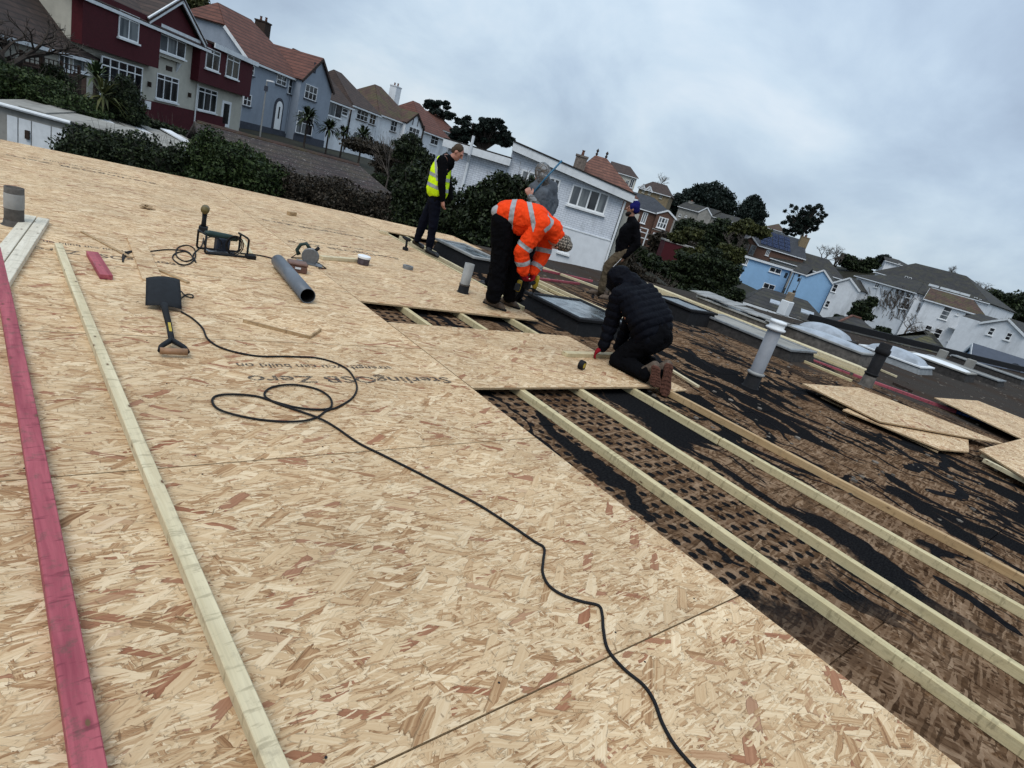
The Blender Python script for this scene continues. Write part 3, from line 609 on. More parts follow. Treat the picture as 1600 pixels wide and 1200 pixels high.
# upstand along the far roof edge with pale posts
up = empty('roof_upstand', (20.6, 8.6, -.1), 0, 'low dark upstand with pale stubs along the far roof edge', 'parapet')
ep = [(20.6, 8.6), (30, 5.95), (43.5, 2.9)]
for (x0, y0), (x1, y1) in zip(ep, ep[1:]):
    MB().bar((x0, y0, .09), (x1, y1, .09), .16, .22).build('upstand_wall', M['bitumen'], up, world=True)
for u, v in ((1468, 562), (1511, 577)):
    p = G(u, v, -.1); MB().box(p.x - .16, p.x + .16, p.y - .12, p.y + .12, -.1, .26).build('pale_stub', M['stone'], up, world=True, bevel=.01)
# white stub chimney with aerial on the far edge
p = G(1222, 492, -.1); t = empty('roof_chimney', p, 0, 'small white rendered chimney stub with aerial at the roof edge before the blue house', 'chimney')
MB().extr([(-.19, -.15, 0), (.19, -.15, 0), (.19, .15, 0), (-.19, .15, 0)], (0, 0, .5)).build('stub_wall', M['white_paint'], t, bevel=.02)
MB().box(-.12, .12, -.09, .09, .501, .8).build('clay_pot', plain('patchy_brown_pot', (.22, .17, .12), .9, .4, 12), t, bevel=.02)
MB().tube([(.18, 0, .5), (.2, 0, 1.35)], .012, 6).build('aerial_mast', M['vent_dark'], t)
mb = MB()
for k in range(4): mb.tube([(.2 - .12, -.05 + .1 * 0, .9 + k * .11), (.2 + .14, .06, .93 + k * .11)], .006, 4)
tag(mb.build('aerial_rods', M['vent_dark'], t), kind='stuff')
# ================================================================ tools and small things on the deck
def cable(name, pts, r, label, cat='cable', z=.006, mt='black_rubber', sub=6):
    P_ = [Vector(p) for p in pts]; out = []
    for i in range(len(P_) - 1):
        p0, p1, p2, p3 = P_[max(i - 1, 0)], P_[i], P_[i + 1], P_[min(i + 2, len(P_) - 1)]
        for k in range(sub):
            t = k / sub; out.append(.5 * ((2 * p1) + (p2 - p0) * t + (2 * p0 - 5 * p1 + 4 * p2 - p3) * t * t + (3 * p1 - p0 - 3 * p2 + p3) * t ** 3))
    out.append(P_[-1]); return tag(MB().tube(out, r, 8).build(name, M[mt], smooth=True), label, cat)
gz = lambda l, r=.006: [G(u, v, r) for u, v in l]
main = [(283, 487), (300, 497), (316, 512), (325, 530), (350, 545), (400, 556), (450, 557), (500, 560), (540, 575), (557, 600), (552, 620), (530, 635), (515, 640), (508, 643)]
lp = gz(main, .0065)
lp += [G(u, v, .0075 + .004 * (k % 3 == 1)) for k, (u, v) in enumerate([(495, 652), (470, 658), (430, 658), (385, 652), (345, 641), (332, 629), (337, 619), (362, 616), (400, 619), (430, 628), (465, 637), (500, 640), (517, 636), (516, 622), (500, 610), (475, 603), (450, 601), (425, 605), (414, 613), (416, 621), (435, 631), (470, 643), (500, 654)])]
lp += gz([(525, 668), (560, 692), (600, 712), (650, 737), (700, 763), (750, 790), (800, 822), (835, 846), (850, 856), (849, 875), (848, 895), (858, 915), (880, 930), (910, 940), (935, 946), (941, 960), (943, 985), (950, 1015), (975, 1045), (1005, 1070), (1022, 1095), (1035, 1130), (1055, 1165), (1085, 1200), (1120, 1240)], .0065)
cable('power_cable', lp, .0065, 'long black cable looping and snaking across the new boards towards the viewer')
cable('tool_cable', gz([(250, 440), (245, 432), (228, 425), (224, 420), (235, 420), (236, 405), (225, 395), (207, 392), (193, 397), (192, 409), (194, 402), (205, 393), (222, 391), (230, 393), (260, 390), (290, 392), (300, 400), (306, 410), (302, 402), (290, 393), (274, 396), (270, 404), (282, 413), (296, 412), (305, 402), (303, 388), (290, 383), (277, 388), (276, 400), (288, 408), (300, 405), (303, 396), (315, 384), (318, 372)], .008), .006, 'thin black cable coiled on the deck between the shovel and the jigsaw')
cable('short_cable', gz([(376, 396), (392, 397), (410, 400), (430, 405)], .008), .007, 'short black cable running from the jigsaw cage to the grey pipe')
cable('looped_lead', gz([(283, 455), (290, 462), (300, 465), (301, 461), (292, 460), (283, 466)], .008), .005, 'little black loop of lead at the side of the shovel blade')
# shovel
sh = empty('shovel', G(262, 500, 0), 0, 'black square-mouth shovel lying face down with wooden D-handle grip', 'shovel')
b0, b1 = G(227, 476, .03), G(284, 482, .03); t0, t1 = G(228, 434, .13), G(281, 437, .13)
mb = MB(); n = 8; vs = []; fs = []
for i in range(n + 1):
    for j in range(n + 1):
        u, v = i / n, j / n; p = (b0 * (1 - u) + b1 * u) * (1 - v) + (t0 * (1 - u) + t1 * u) * v
        p = p + Vector((0, 0, .02 * (1 - (2 * u - 1) ** 2) + (.012 * math.sin(v * 3.1)))); 
        if v == 0: p = p + (b0 - t0).normalized() * .022 * (math.sin(u * math.pi) * .7 + .3)
        vs.append(p)
for i in range(n):
    for j in range(n): fs.append((i * (n + 1) + j, (i + 1) * (n + 1) + j, (i + 1) * (n + 1) + j + 1, i * (n + 1) + j + 1))
bl_ = mb.add(vs, fs).build('blade', M['black_plastic'], sh, world=True, smooth=True); sm = bl_.modifiers.new('thickness', 'SOLIDIFY'); sm.thickness = .004
s0, s1, s2 = G(257, 480, .05), G(264, 508, .045), G(268, 531, .045)
MB().tube([s0 + (s0 - s2) * .05, s0, s1], [.03, .022, .019], 12).build('socket', M['black_plastic'], sh, world=True, smooth=True)
MB().tube([s1, s2], .018, 12).build('shaft', M['black_plastic'], sh, world=True, smooth=True)
MB().bar(s1 + Vector((0, 0, .018)), s1 * .4 + s2 * .6 + Vector((0, 0, .018)), .016, .003).build('yellow_sticker', M['tool_yellow'], sh, world=True)
h0, h1 = G(250, 548, .04), G(293, 550, .04)
MB().tube([s2, s2 * .5 + (h0 + h1) * .25 + (h0 - h1) * .35, h0 + (s2 - h0) * .35 + (h0 - h1) * .12, h0], [.018, .016, .014, .014], 10).build('handle_arm', M['black_plastic'], sh, world=True, smooth=True)
MB().tube([s2, s2 * .5 + (h0 + h1) * .25 - (h0 - h1) * .35, h1 + (s2 - h1) * .35 - (h0 - h1) * .12, h1], [.018, .016, .014, .014], 10).build('handle_arm', M['black_plastic'], sh, world=True, smooth=True)
MB().tube([h0, h1], .021, 12).build('grip', plain('varnished_wood_grip', (.27, .15, .08), .4, .2, 30), sh, world=True, smooth=True)
# grey pipe: hollow tube
pa, pb = G(433, 418, 0) + Vector((0, 0, .072)), G(479, 474, 0) + Vector((0, 0, .072))
ax = (pb - pa); L = ax.length; t = empty('grey_pipe', (pa + pb) / 2 - Vector((0, 0, .072)), 0, 'thick grey plastic pipe lying open-ended on the deck', 'pipe')
MB().lathe(pa, [(.066, 0), (.071, .001), (.071, L), (.066, L), (.066, 0)], 32, ax).build('pipe_tube', M['grey_pipe'], t, world=True, smooth=False)
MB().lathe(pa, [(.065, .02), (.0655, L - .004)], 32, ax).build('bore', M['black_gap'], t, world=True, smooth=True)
for p in t.children_recursive if hasattr(t, 'children_recursive') else []: pass
for p in bpy.data.objects['pipe_tube'].data.polygons: p.use_smooth = True
# cordless drill
def drill(P, rz, label, up=True, s=1.0, cat='drill', colr='tool_yellow'):
    t = empty('cordless_drill', P, rz, label, cat)
    def Q(l): return [Vector(p) * s for p in l]
    MB().box(-.045 * s, .045 * s, -.035 * s, .035 * s, 0, .055 * s).build('battery', M['black_plastic'], t, bevel=.008)
    MB().tube(Q([(-.005, 0, .05), (0, 0, .11), (.008, 0, .17)]), [.022 * s, .018 * s, .021 * s], 10).build('handle', M['black_plastic'], t, smooth=True)
    MB().lathe(Vector((-.07, 0, .20)) * s, [(.001, 0), (.028 * s, .004), (.034 * s, .03 * s), (.034 * s, .12 * s), (.026 * s, .15 * s), (.001, .15 * s)], 16, (1, 0, 0)).build('motor_housing', M[colr], t, smooth=True)
    MB().lathe(Vector((.08, 0, .20)) * s, [(.022 * s, 0), (.022 * s, .03 * s), (.012 * s, .055 * s), (.004 * s, .06 * s), (.004 * s, .10 * s), (.001, .10 * s)], 12, (1, 0, 0)).build('chuck', M['black_plastic'], t, smooth=True)
    MB().box(.018 * s, .03 * s, -.006 * s, .006 * s, .13 * s, .165 * s).build('trigger', M['black_rubber'], t)
    return t
M['drill_brown'] = plain('worn_olive_tool_plastic', (.10, .075, .025), .5, .3, 30)
drill(G(317, 363, 0), math.radians(75), 'yellow-black cordless drill standing on its battery beside the jigsaw cage', s=1.35, colr='drill_brown')
drill(G(633, 391, 0), math.radians(100), 'small dark cordless drill standing on its battery by the open gap', s=.95, colr='black_plastic')
# jigsaw in a wire carrying frame with wound lead
c = G(347, 396, 0); t = empty('caged_jigsaw', c, math.radians(10), 'dark green power saw in a black tube cage with its lead wound round', 'power tool')
r = .011; w_, d_, h_ = .22, .10, .22
for s_ in (-1, 1):
    MB().tube([(-w_ * .95, s_ * d_, .012), (w_ * .9, s_ * d_, .012), (w_, s_ * d_, .03), (w_, s_ * d_, h_ - .02), (w_ * .9, s_ * d_, h_)], r, 8).build('cage_side', M['black_plastic'], t, smooth=True)
MB().tube([(w_ * .9, -d_, h_), (w_ * .9, d_, h_)], r, 8).build('cage_bar', M['black_plastic'], t, smooth=True)
MB().tube([(-w_ * .95, -d_, .012), (-w_, -d_, .03), (-w_, -d_, h_ * .9), (-w_, d_, h_ * .9), (-w_, d_, .03), (-w_ * .95, d_, .012)], r, 8).build('cage_end', M['black_plastic'], t, smooth=True)
MB().lathe((-.2, 0, .20), [(.001, 0), (.022, .005), (.034, .05), (.036, .25), (.028, .34), (.001, .35)], 14, (1, 0, -.08)).build('saw_motor', M['tool_green'], t, smooth=True)
MB().box(-.08, .06, -.04, .04, .03, .17).build('gear_block', plain('navy_tool_plastic', (.02, .028, .045), .5, .2, 10), t, bevel=.01)
MB().box(-.16, .12, -.05, .05, .012, .02).build('sole_plate', M['steel'], t)
mb = MB()
for k in range(3):
    mb.tube([Vector((.08 + (.07 + k * .012) * math.cos(a), -.07 - k * .01, .12 + (.08 + k * .012) * math.sin(a))) for a in np.linspace(0, 2 * math.pi, 20)], .006, 6)
mb.build('wound_lead', M['black_rubber'], t, smooth=True)
MB().tube([Vector((-.13 + .09 * math.cos(a), -.06, .11 + .07 * math.sin(a))) for a in np.linspace(0, 2 * math.pi, 20)], .006, 6).build('wound_lead', M['black_rubber'], t, smooth=True)
MB().box(.20, .30, -.16, -.08, 0, .045).build('plug_block', M['black_rubber'], t, bevel=.008)
# circular saw
c = G(483, 412, 0); t = empty('circular_saw', c, math.radians(-25), 'dark green circular saw with a steel blade guard standing on its base plate', 'power tool')
MB().box(-.15, .15, -.09, .07, .004, .010).build('base_plate', M['steel'], t)
MB().lathe((0, .03, .085), [(.001, -.006), (.095, -.006), (.10, 0), (.10, .028), (.09, .034), (.001, .034)], 28, (0, -1, 0)).build('blade_guard', M['steel'], t, smooth=False)
MB().lathe((0, .0, .085), [(.082, 0), (.082, .003), (.001, .003)], 28, (0, -1, 0)).build('saw_blade', M['aluminium'], t)
MB().lathe((0, .03, .10), [(.045, 0), (.045, .09), (.036, .12), (.001, .12)], 16, (0, 1, 0)).build('motor', M['tool_green'], t, smooth=True)
MB().tube([(-.02, .03, .17), (-.07, .04, .22), (-.13, .04, .19), (-.16, .04, .12), (-.13, .04, .07)], [.022, .022, .02, .022, .026], 10).build('rear_handle', M['tool_green'], t, smooth=True)
MB().tube([(.04, .02, .16), (.08, .02, .21)], .02, 10).build('front_knob', M['black_plastic'], t, smooth=True)
MB().tube([(-.15, .04, .08), (-.21, .05, .012), (-.1, .2, .008), (.1, .12, .008), (.2, -.08, .008), (.12, -.16, .008)], .006, 6).build('lead', M['black_rubber'], t, smooth=True)
# brown battery box
t = empty('tool_box', G(463, 424, 0), math.radians(-12), 'small brown plastic box lying against the grey pipe', 'box')
MB().box(-.10, .10, -.075, .075, 0, .075).build('box_body', plain('red_brown_plastic', (.12, .062, .045), .55, .2, 20), t, bevel=.01)
MB().box(-.104, .104, -.079, .079, .076, .11).build('box_lid', plain('red_brown_lid', (.15, .085, .065), .55, .2, 20), t, bevel=.012)
MB().box(-.03, .03, -.083, -.0765, .045, .065).build('box_label', M['white_paint'], t)
# lidded tub
t = empty('lidded_tub', G(567, 413, 0), 0, 'small round tub of screws with a white lid beside the short batten', 'tub')
MB().lathe((0, 0, 0), [(.001, 0), (.075, 0), (.082, .085), (.001, .085)], 24).build('tub_body', plain('dark_printed_tub', (.06, .05, .06), .4, .5, 25), t, smooth=False)
MB().lathe((0, 0, 0), [(.086, .085), (.088, .11), (.08, .118), (.001, .118)], 24).build('lid', M['white_pvc'], t)
# tape roll
t = empty('tape_roll', G(637, 420, 0), 0, 'flat silver roll of tape lying on the far boards', 'tape')
MB().lathe((0, 0, 0), [(.045, 0), (.075, 0), (.075, .045), (.045, .045), (.045, 0)], 24).build('tape_ring', M['aluminium'], t)
# tape measure
t = empty('tape_measure', G(907, 577, .001), math.radians(20), 'black and yellow tape measure lying on the board before the kneeling man', 'tape measure')
MB().lathe((0, .02, .036), [(.001, 0), (.034, 0), (.036, .006), (.036, .034), (.034, .04), (.001, .04)], 20, (0, -1, 0)).build('case', M['black_rubber'], t)
t.scale = (1.35, 1.35, 1.35)
MB().box(.0, .045, -.018, .018, .001, .03).build('mouth_block', M['black_rubber'], t, bevel=.005)
MB().lathe((0, .0225, .036), [(.02, 0), (.02, .045), (.001, .045)], 16, (0, -1, 0)).build('yellow_disc', M['tool_yellow'], t)

# loose timber left about on the old roof
gq = 'loose pale timbers scattered on the old roof beyond the grey vent'
for k, (p, q, w_, m_, lb) in enumerate((((1100, 492), (1215, 535), .05, 'pale_timber', 'pale batten lying close along the near side of the long bundle'), ((1395, 600), (1425, 613), .05, 'dark_timber', 'dark short timber on the felt just past the black vent'),
    ((1240, 560), (1330, 597), .06, 'batten', 'greenish batten lying between the bundle and the red battens'), ((1500, 640), (1545, 655), .04, 'red_batten', 'short red offcut by the lone loose board'), ((1330, 560), (1400, 590), .05, 'pale_timber', 'pale batten poking out of the far end of the bundle'))):
    timber('loose_timber', G(*p, -.09), G(*q, -.09), w_, .045, M[m_], lb, 'timber', gq)
# ================================================================ houses
Z3 = Vector((0, 0, 1)); GROUND = []                                # (x, y, z) of every building foot, for the terrain
def wall_slab(mb, x0, x1, y0, y1, z0, z1): return mb.box(x0, x1, y0, y1, z0, z1)
class House:
    def __init__(s, name, label, a, fa, b, fb, H, depth, group=None, cat='house', zb=None, top=None, foot=True):
        A, Bp = D(*a, fa), D(*b, fb); s.ze_w = (A.z + Bp.z) / 2 if top is None else D(*top[0], top[1]).z
        s.z0 = s.ze_w - H if zb is None else zb; s.H = s.ze_w - s.z0
        d = (Bp - A); d.z = 0; s.W = d.length; s.dir = d.normalized(); s.n = Z3.cross(s.dir)
        if s.n.dot(A) < 0: pass
        s.P0 = Vector((A.x, A.y, s.z0)); s.dep = depth
        s.o = empty(name, s.P0, math.atan2(s.dir.y, s.dir.x), label, cat, group)
        if foot: GROUND.extend([(*(s.P0 + s.dir * s.W * t + s.n * depth * k).xy, s.z0) for t in (0, .5, 1) for k in (0, 1)])
    def F(s, u, v, y=0.0):
        p = on_plane(u, v, s.P0 + s.n * y, s.n) - s.P0; return p.dot(s.dir), p.z
    def part(s, name, mb, m, bevel=0): return mb.build(name, M[m] if isinstance(m, str) else m, s.o, bevel=bevel)
    def box(s, name, m, x0, x1, y0, y1, z0, z1): return s.part(name, MB().box(x0, x1, y0, y1, z0, z1), m)
    def body(s, m='white_wall', x0=0, x1=None, y0=0, y1=None, z1=None, base=1.5, name='wall'):
        return s.box(name, m, x0, s.W if x1 is None else x1, y0, s.dep if y1 is None else y1, -base, s.H if z1 is None else z1)
    def roof(s, m, x0=0, x1=None, y0=0, y1=None, ze=None, h=2.5, ins=(0, 0), axis='x', oh=.35, gable=None, barge=None, cut=0.0, name='roof', top=None):
        x1 = s.W if x1 is None else x1; y1 = s.dep if y1 is None else y1; ze = s.H if ze is None else ze
        if axis == 'x': L0, L1, A0, A1, mp = x0, x1, y0, y1, (lambda l, w, z: (l, w, z))
        else: L0, L1, A0, A1, mp = y0, y1, x0, x1, (lambda l, w, z: (w, l, z))
        if top is not None: h = s.F(*top, y=(y0 + y1) / 2 if axis == 'x' else y0)[1] - ze
        sl = h / ((A1 - A0) / 2); lo = ze - oh * sl; e0, e1 = A0 - oh, A1 + oh; mid = (A0 + A1) / 2; zr = ze + h
        l0, l1 = L0 - oh, L1 + oh; t = .14; r0, r1 = l0 + (ins[0] + oh if ins[0] else 0), l1 - (ins[1] + oh if ins[1] else 0)
        V = []; Fc = []
        def ring(dz, cutv):
            out = []
            for (le, rr, sgn) in ((l0, r0, 0), (l1, r1, 1)):
                if cutv and not ins[sgn]:
                    c = cutv; hz = lo + (zr - lo) * c; w0 = e0 + (mid - e0) * c; w1 = e1 - (e1 - mid) * c; rp = rr + (1 if sgn == 0 else -1) * (mid - w0) * .8
                    out.append([(le, e0, lo + dz), (le, w0, hz + dz), (rp, mid, zr + dz), (le, w1, hz + dz), (le, e1, lo + dz)])
                else: out.append([(le, e0, lo + dz), (rr, mid, zr + dz), (le, e1, lo + dz)])
            return out
        R0, R1 = ring(0, cut)
        mb = MB()
        for (P, Q) in ((0, 1),):
            pass
        def q(*pts): b_ = len(mb.v); mb.v.extend([mp(*p) for p in pts]); mb.f.append(tuple(range(b_, b_ + len(pts))))
        f0, f1 = R0, R1
        frontL = f0[:(3 if len(f0) == 5 else 2)]; frontR = f1[:(3 if len(f1) == 5 else 2)]
        backL = f0[-(3 if len(f0) == 5 else 2):]; backR = f1[-(3 if len(f1) == 5 else 2):]
        q(*frontL, *reversed(frontR)); q(*backL, *reversed(backR))
        if len(f0) == 5: q(f0[1], f0[2], f0[3])
        elif ins[0]: q(*f0)
        if len(f1) == 5: q(f1[1], f1[2], f1[3])
        elif ins[1]: q(*f1)
        me = mb.build(name, M[m] if isinstance(m, str) else m, s.o)
        md = me.modifiers.new('thickness', 'SOLIDIFY'); md.thickness = t; md.offset = 0
        # gable walls
        if gable:
            for i, (le, ss) in enumerate(((L0, 1), (L1, -1))):
                if ins[i]: continue
                c = cut or 1; g_ = .12
                pts = [(le, A0, ze - .02), (le, A1, ze - .02)]
                if cut: pts += [(le, A1 - (A1 - mid) * c + .0, ze + h * c - g_), (le, A0 + (mid - A0) * c, ze + h * c - g_)]
                else: pts += [(le, mid, ze + h - g_)]
                s.part('gable_wall', MB().extr([mp(*p) for p in pts], Vector(mp(.2 * ss, 0, 0))), gable)
        if barge:
            for i, (le, ss) in enumerate(((l0, 1), (l1, -1))):
                if ins[i]: continue
                for (w0, w1) in ((e0, mid), (e1, mid)):
                    c = cut or 1; p0 = (le + .0 * ss, w0, lo - .10); p1 = (le, w0 + (w1 - w0) * c, lo + (zr - lo) * c - .10)
                    mbb = MB().bar(mp(*p0), mp(*p1), .08, .26) if True else None
                    s.part('bargeboard', mbb, barge)
        if not gable or axis == 'x':
            if barge is not None or True:
                w = e0
                s.part('gutter', MB().bar(mp(l0, e0 - .02, lo - .08), mp(l1, e0 - .02, lo - .08), .12, .16), 'white_paint')
        return me
    def window(s, px, nx=2, ny=1, y=0.0, pane='pane', fr='white_pvc', sill=True, rect=None, toplight=0.0, name='window', fw=.07):
        if rect is None:
            (u0, v0, u1, v1) = px
            if u0 > 800:                                             # measured as an upright box round a leaning window
                ln = ((u0 + u1) / 2 - 39) / (3143 - v0); wb, hb = u1 - u0, v1 - v0; w_ = max(.62 * wb, (wb - ln * hb) / (1 - .3 * ln)); h_ = hb - .3 * w_; a_ = wb - w_; u0, u1 = u0 + a_, u1 - a_
            x0, z1 = s.F(u0, v0, y); x1, z0 = s.F(u1, v1, y)
        else: x0, x1, z0, z1 = rect
        if x1 < x0: x0, x1 = x1, x0
        if z1 < z0: z0, z1 = z1, z0
        mb = MB(); d0, d1 = y - .05, y + .02
        mb.box(x0, x1, d0, d1, z1 - fw, z1).box(x0, x1, d0, d1, z0, z0 + fw).box(x0, x0 + fw, d0, d1, z0 + fw, z1 - fw).box(x1 - fw, x1, d0, d1, z0 + fw, z1 - fw)
        for i in range(1, nx):
            xc = x0 + (x1 - x0) * i / nx; mb.box(xc - fw * .5, xc + fw * .5, d0 + .004, d1, z0 + fw, z1 - fw)
        zs = [z0 + (z1 - z0) * i / ny for i in range(1, ny)]
        if toplight: zs.append(z1 - (z1 - z0) * toplight)
        for zc in zs: mb.box(x0 + fw, x1 - fw, d0 + .008, d1 - .004, zc - fw * .45, zc + fw * .45)
        w = s.part(name, mb, fr)
        zz = [z0] + sorted(zs) + [z1]
        for i in range(nx):
            for k in range(len(zz) - 1):
                xa, xb = x0 + (x1 - x0) * i / nx, x0 + (x1 - x0) * (i + 1) / nx
                MB().box(xa + .02, xb - .02, y - .015, y + .01, zz[k] + .02, zz[k + 1] - .02).build('pane', M[pane if not (pane == 'pane_net' and (i + k) % 3 == 2) else 'pane'], w)
        if sill: MB().box(x0 - .08, x1 + .08, y - .16, y + .01, z0 - .10, z0 - .003).build('sill', M[fr] if sill is True else M[sill], w)
        return w
    def door(s, px, m='white_pvc', y=0.0, glass=True):
        (u0, v0, u1, v1) = px; x0, z1 = s.F(u0, v0, y); x1, z0 = s.F(u1, v1, y)
        if x1 < x0: x0, x1 = x1, x0
        d_ = s.part('door', MB().box(x0, x1, y - .05, y + .01, z0, z1), m)
        if glass: MB().box(x0 + .2 * (x1 - x0), x1 - .2 * (x1 - x0), y - .06, y - .05, z0 + (z1 - z0) * .12, z1 - (z1 - z0) * .1).build('pane', M['pane'], d_)
        return d_
    def chimney(s, x, y, z0, z1, w=.6, d=.9, m='chimney', pots=2, parent=None):
        c = s.part('chimney', MB().box(x - w / 2, x + w / 2, y - d / 2, y + d / 2, z0, z1).box(x - w / 2 - .06, x + w / 2 + .06, y - d / 2 - .06, y + d / 2 + .06, z1 + .001, z1 + .14), m)
        for i in range(pots):
            yy = y + (i - (pots - 1) / 2) * d / max(pots, 1); MB().lathe((x, yy, z1 + .13), [(.13, 0), (.10, .35), (.13, .36), (.13, .42), (.001, .42)], 10).build('chimney_pot', M['tile_orange'], c)
        return c
# ---------------------------------------------------------------- maroon and cream semi-detached pair
h = House('semi_detached_house', 'maroon and cream pair of houses with a white-edged central gable', (165, 2), 33.8, (386, 92), 50.8, 5.75, 9)
xl = h.F(112, 20)[0]; xa, xb = h.F(238, 36)[0], h.F(302, 66)[0]
h.body('cream', x0=xl)
h.box('upper_cladding', 'maroon', xl - .02, xa, -.55, -.003, h.F(237, 104, -.55)[1], h.H - .02)
h.box('upper_cladding', 'maroon', xb, h.W + .02, -.55, -.003, h.F(340, 137, -.55)[1], h.H - .02)
zb_ = h.F(260, 163)[1]
h.box('lower_wall', 'maroon', h.F(217, 150)[0], h.F(352, 180)[0], -.06, -.003, -1, zb_)
h.roof('tile_brown', x0=xl, x1=xb + .6, h=3.2, oh=.6, gable='cream'); h.part('low_roof', MB().extr([(xb + 1.3, -.75, h.H + .02), (h.W + .3, -.75, h.H + .02), (h.W + .3, 4, h.H + .35), (xb + 1.3, 4, h.H + .35)], (0, 0, .14)), 'tile_brown'); h.part('fascia', MB().box(xb + 1.3, h.W + .35, -.84, -.76, h.H - .16, h.H + .16), 'white_paint')
ax, az = h.F(289, 1, -.7)
g0, g1 = h.F(236, 34, -.7)[0], h.F(323, 70, -.7)[0]
gz_ = h.H - .15
h.part('gable_wall', MB().extr([(g0 + .3, -.32, gz_), (g1 - .3, -.32, gz_), ((g0 + g1) / 2, -.32, az - .25)], (0, .3, 0)), 'maroon')
for p, q_ in (((g0 - .1, gz_ - .1), ((g0 + g1) / 2, az)), ((g1 + .1, gz_ - .1), ((g0 + g1) / 2, az))):
    h.part('bargeboard', MB().bar((p[0], -.62, p[1]), (q_[0], -.62, q_[1]), .09, .34), 'white_paint')
h.part('tie_beam', MB().box(g0 + .1, g1 - .1, -.50, -.33, gz_ - .18, gz_ + .06), 'white_paint')
mbr = MB(); mbr.add([(g0 - .2, -.7, gz_ - .05), ((g0 + g1) / 2, -.7, az + .12), (g1 + .2, -.7, gz_ - .05), (g0 - .2, 4, gz_ - .05), ((g0 + g1) / 2, 4, az + .12), (g1 + .2, 4, gz_ - .05)], [(0, 1, 4, 3), (1, 2, 5, 4)])
rr = h.part('gable_roof', mbr, 'tile_brown'); md = rr.modifiers.new('thickness', 'SOLIDIFY'); md.thickness = .12
h.window((186, 14, 215, 68), 2, y=-.55, pane='pane_net', toplight=.24)
h.window((323, 73, 341, 113), 2, y=-.55, pane='pane', toplight=.2); h.window((355, 84, 371, 125), 2, y=-.55, pane='pane', toplight=.2)
x0, z1 = h.F(248, 42, -.3); x1, z0 = h.F(288, 93, -.3)
h.box('bay_box', 'cream', x0, x1, -.30, -.003, z0 - .3, z1); h.window(None, 3, y=-.3, rect=(x0, x1, z0, z1), pane='pane_net', toplight=.25)
for xx in (x0 + .3, x1 - .3): h.part('bracket', MB().extr([(xx - .06, -.02, z0 - .9), (xx - .06, -.02, z0 - .32), (xx - .06, -.30, z0 - .32)], (.12, 0, 0)), 'white_paint')
h.window((245, 113, 276, 161), 3, pane='pane', toplight=.2); h.window((310, 134, 336, 177), 3, pane='pane', toplight=.2)
h.door((347, 156, 357, 199))
x0, z1 = h.F(158, 86, -.3); x1, z0 = h.F(219, 162, -.3)
h.box('bay_base', 'brown_brick', x0, x1, -.30, -.003, -1, z0); h.window(None, 5, y=-.3, rect=(x0, x1, z0, z1), pane='pane', toplight=.22)
h.part('drainpipe', MB().tube([Vector((h.F(307, 130)[0], -.1, 0)), Vector((h.F(307, 130)[0], -.1, h.F(307, 130)[1]))], .05, 8), 'white_pvc')
xm, zm = h.F(264, 107); h.box('name_plate', 'dark_timber', xm - .35, xm + .35, -.03, -.003, zm - .14, zm + .14)
x0, z1 = h.F(227, 157, -.1); x1, z0 = h.F(235, 171, -.1); h.box('meter_box', 'white_pvc', x0, x1, -.12, -.061, z0, z1)
for u, v in ((231, 131), (294, 148)):
    x, z = h.F(u, v); h.part('wall_lantern', MB().box(x - .05, x + .05, -.2, -.003, z - .15, z + .15), 'dark_timber')
# ---------------------------------------------------------------- cream house at the far left with tiled lean-to
h = House('cream_house', 'cream house with a low brown-tiled front extension behind the bare tree', (81, 66), 29.5, (157, 89), 34.0, 2.6, 4, )
h.body('cream', x0=-6); h.roof('tile_brown', x0=-6, h=1.9, oh=.3, ins=(0, 0))
h.body('cream', x0=-9, x1=h.F(111, 20, 4)[0], y0=4, y1=10, z1=8.5, name='upper_wall')
h.window((91, 76, 107, 110), 2, pane='pane'); h.window((113, 80, 134, 114), 1, pane='pane_net')
h.window((30, -8, 82, 14), 3, y=4, pane='pane')
h.box('lower_wall', 'brown_brick', -6, h.W, -.05, -.003, -1.2, h.F(135, 118)[1])
# ---------------------------------------------------------------- grey-blue house
h = House('grey_house', 'grey-blue rendered house with red tiled roof and arched white door', (387, 92), 54.9, (462, 116), 62.4, 5.5, 9)
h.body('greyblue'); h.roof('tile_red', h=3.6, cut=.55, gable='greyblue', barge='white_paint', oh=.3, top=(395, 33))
xe = h.F(507, 138)[0]; xw = h.F(462, 116)[0] - .3
h.body('greyblue', x0=xw, x1=xe, y0=-.9, y1=8, name='wing_wall')
apx, apz = h.F(495, 87, -.9)
h.roof('tile_red', x0=xw, x1=xe, y0=-.9, y1=6, axis='y', h=apz - h.H, gable='greyblue', oh=.22, name='wing_roof', barge='tile_brown')
h.box('plinth', 'plinth', -.02, xw, -.06, -.003, -1, h.F(430, 200)[1] - .1); h.box('plinth', 'plinth', xw - .02, xe + .02, -.96, -.903, -1, h.F(470, 211, -.9)[1])
for px, nx in (((387, 99, 396, 119), 2), ((381, 145, 391, 167), 2), ((433, 115, 446, 136), 2)): h.window(px, nx, ny=2, sill='plinth')
h.window((478, 130, 493, 159), 3, ny=2, y=-.9, sill='plinth'); h.window((452, 122, 461, 150), 1, ny=2, sill='plinth'); h.window((466, 172, 486, 213), 3, ny=2, y=-.9, sill='plinth', pane='pane_net')
x, z = h.F(492, 106, -.9); h.box('vent_slot', 'plinth', x - .25, x + .25, -.93, -.903, z - .5, z + .5)
x, z = h.F(433, 184); mb = MB()
pts = [(x - .75, -.01, .2), (x - .75, -.01, 2.3)] + [(x + .75 * math.cos(a), -.01, 2.3 + .8 * math.sin(a)) for a in np.linspace(math.pi, 0, 9)] + [(x + .75, -.01, .2)]
h.part('arch_surround', MB().extr(pts, (0, -.07, 0)), 'plinth')
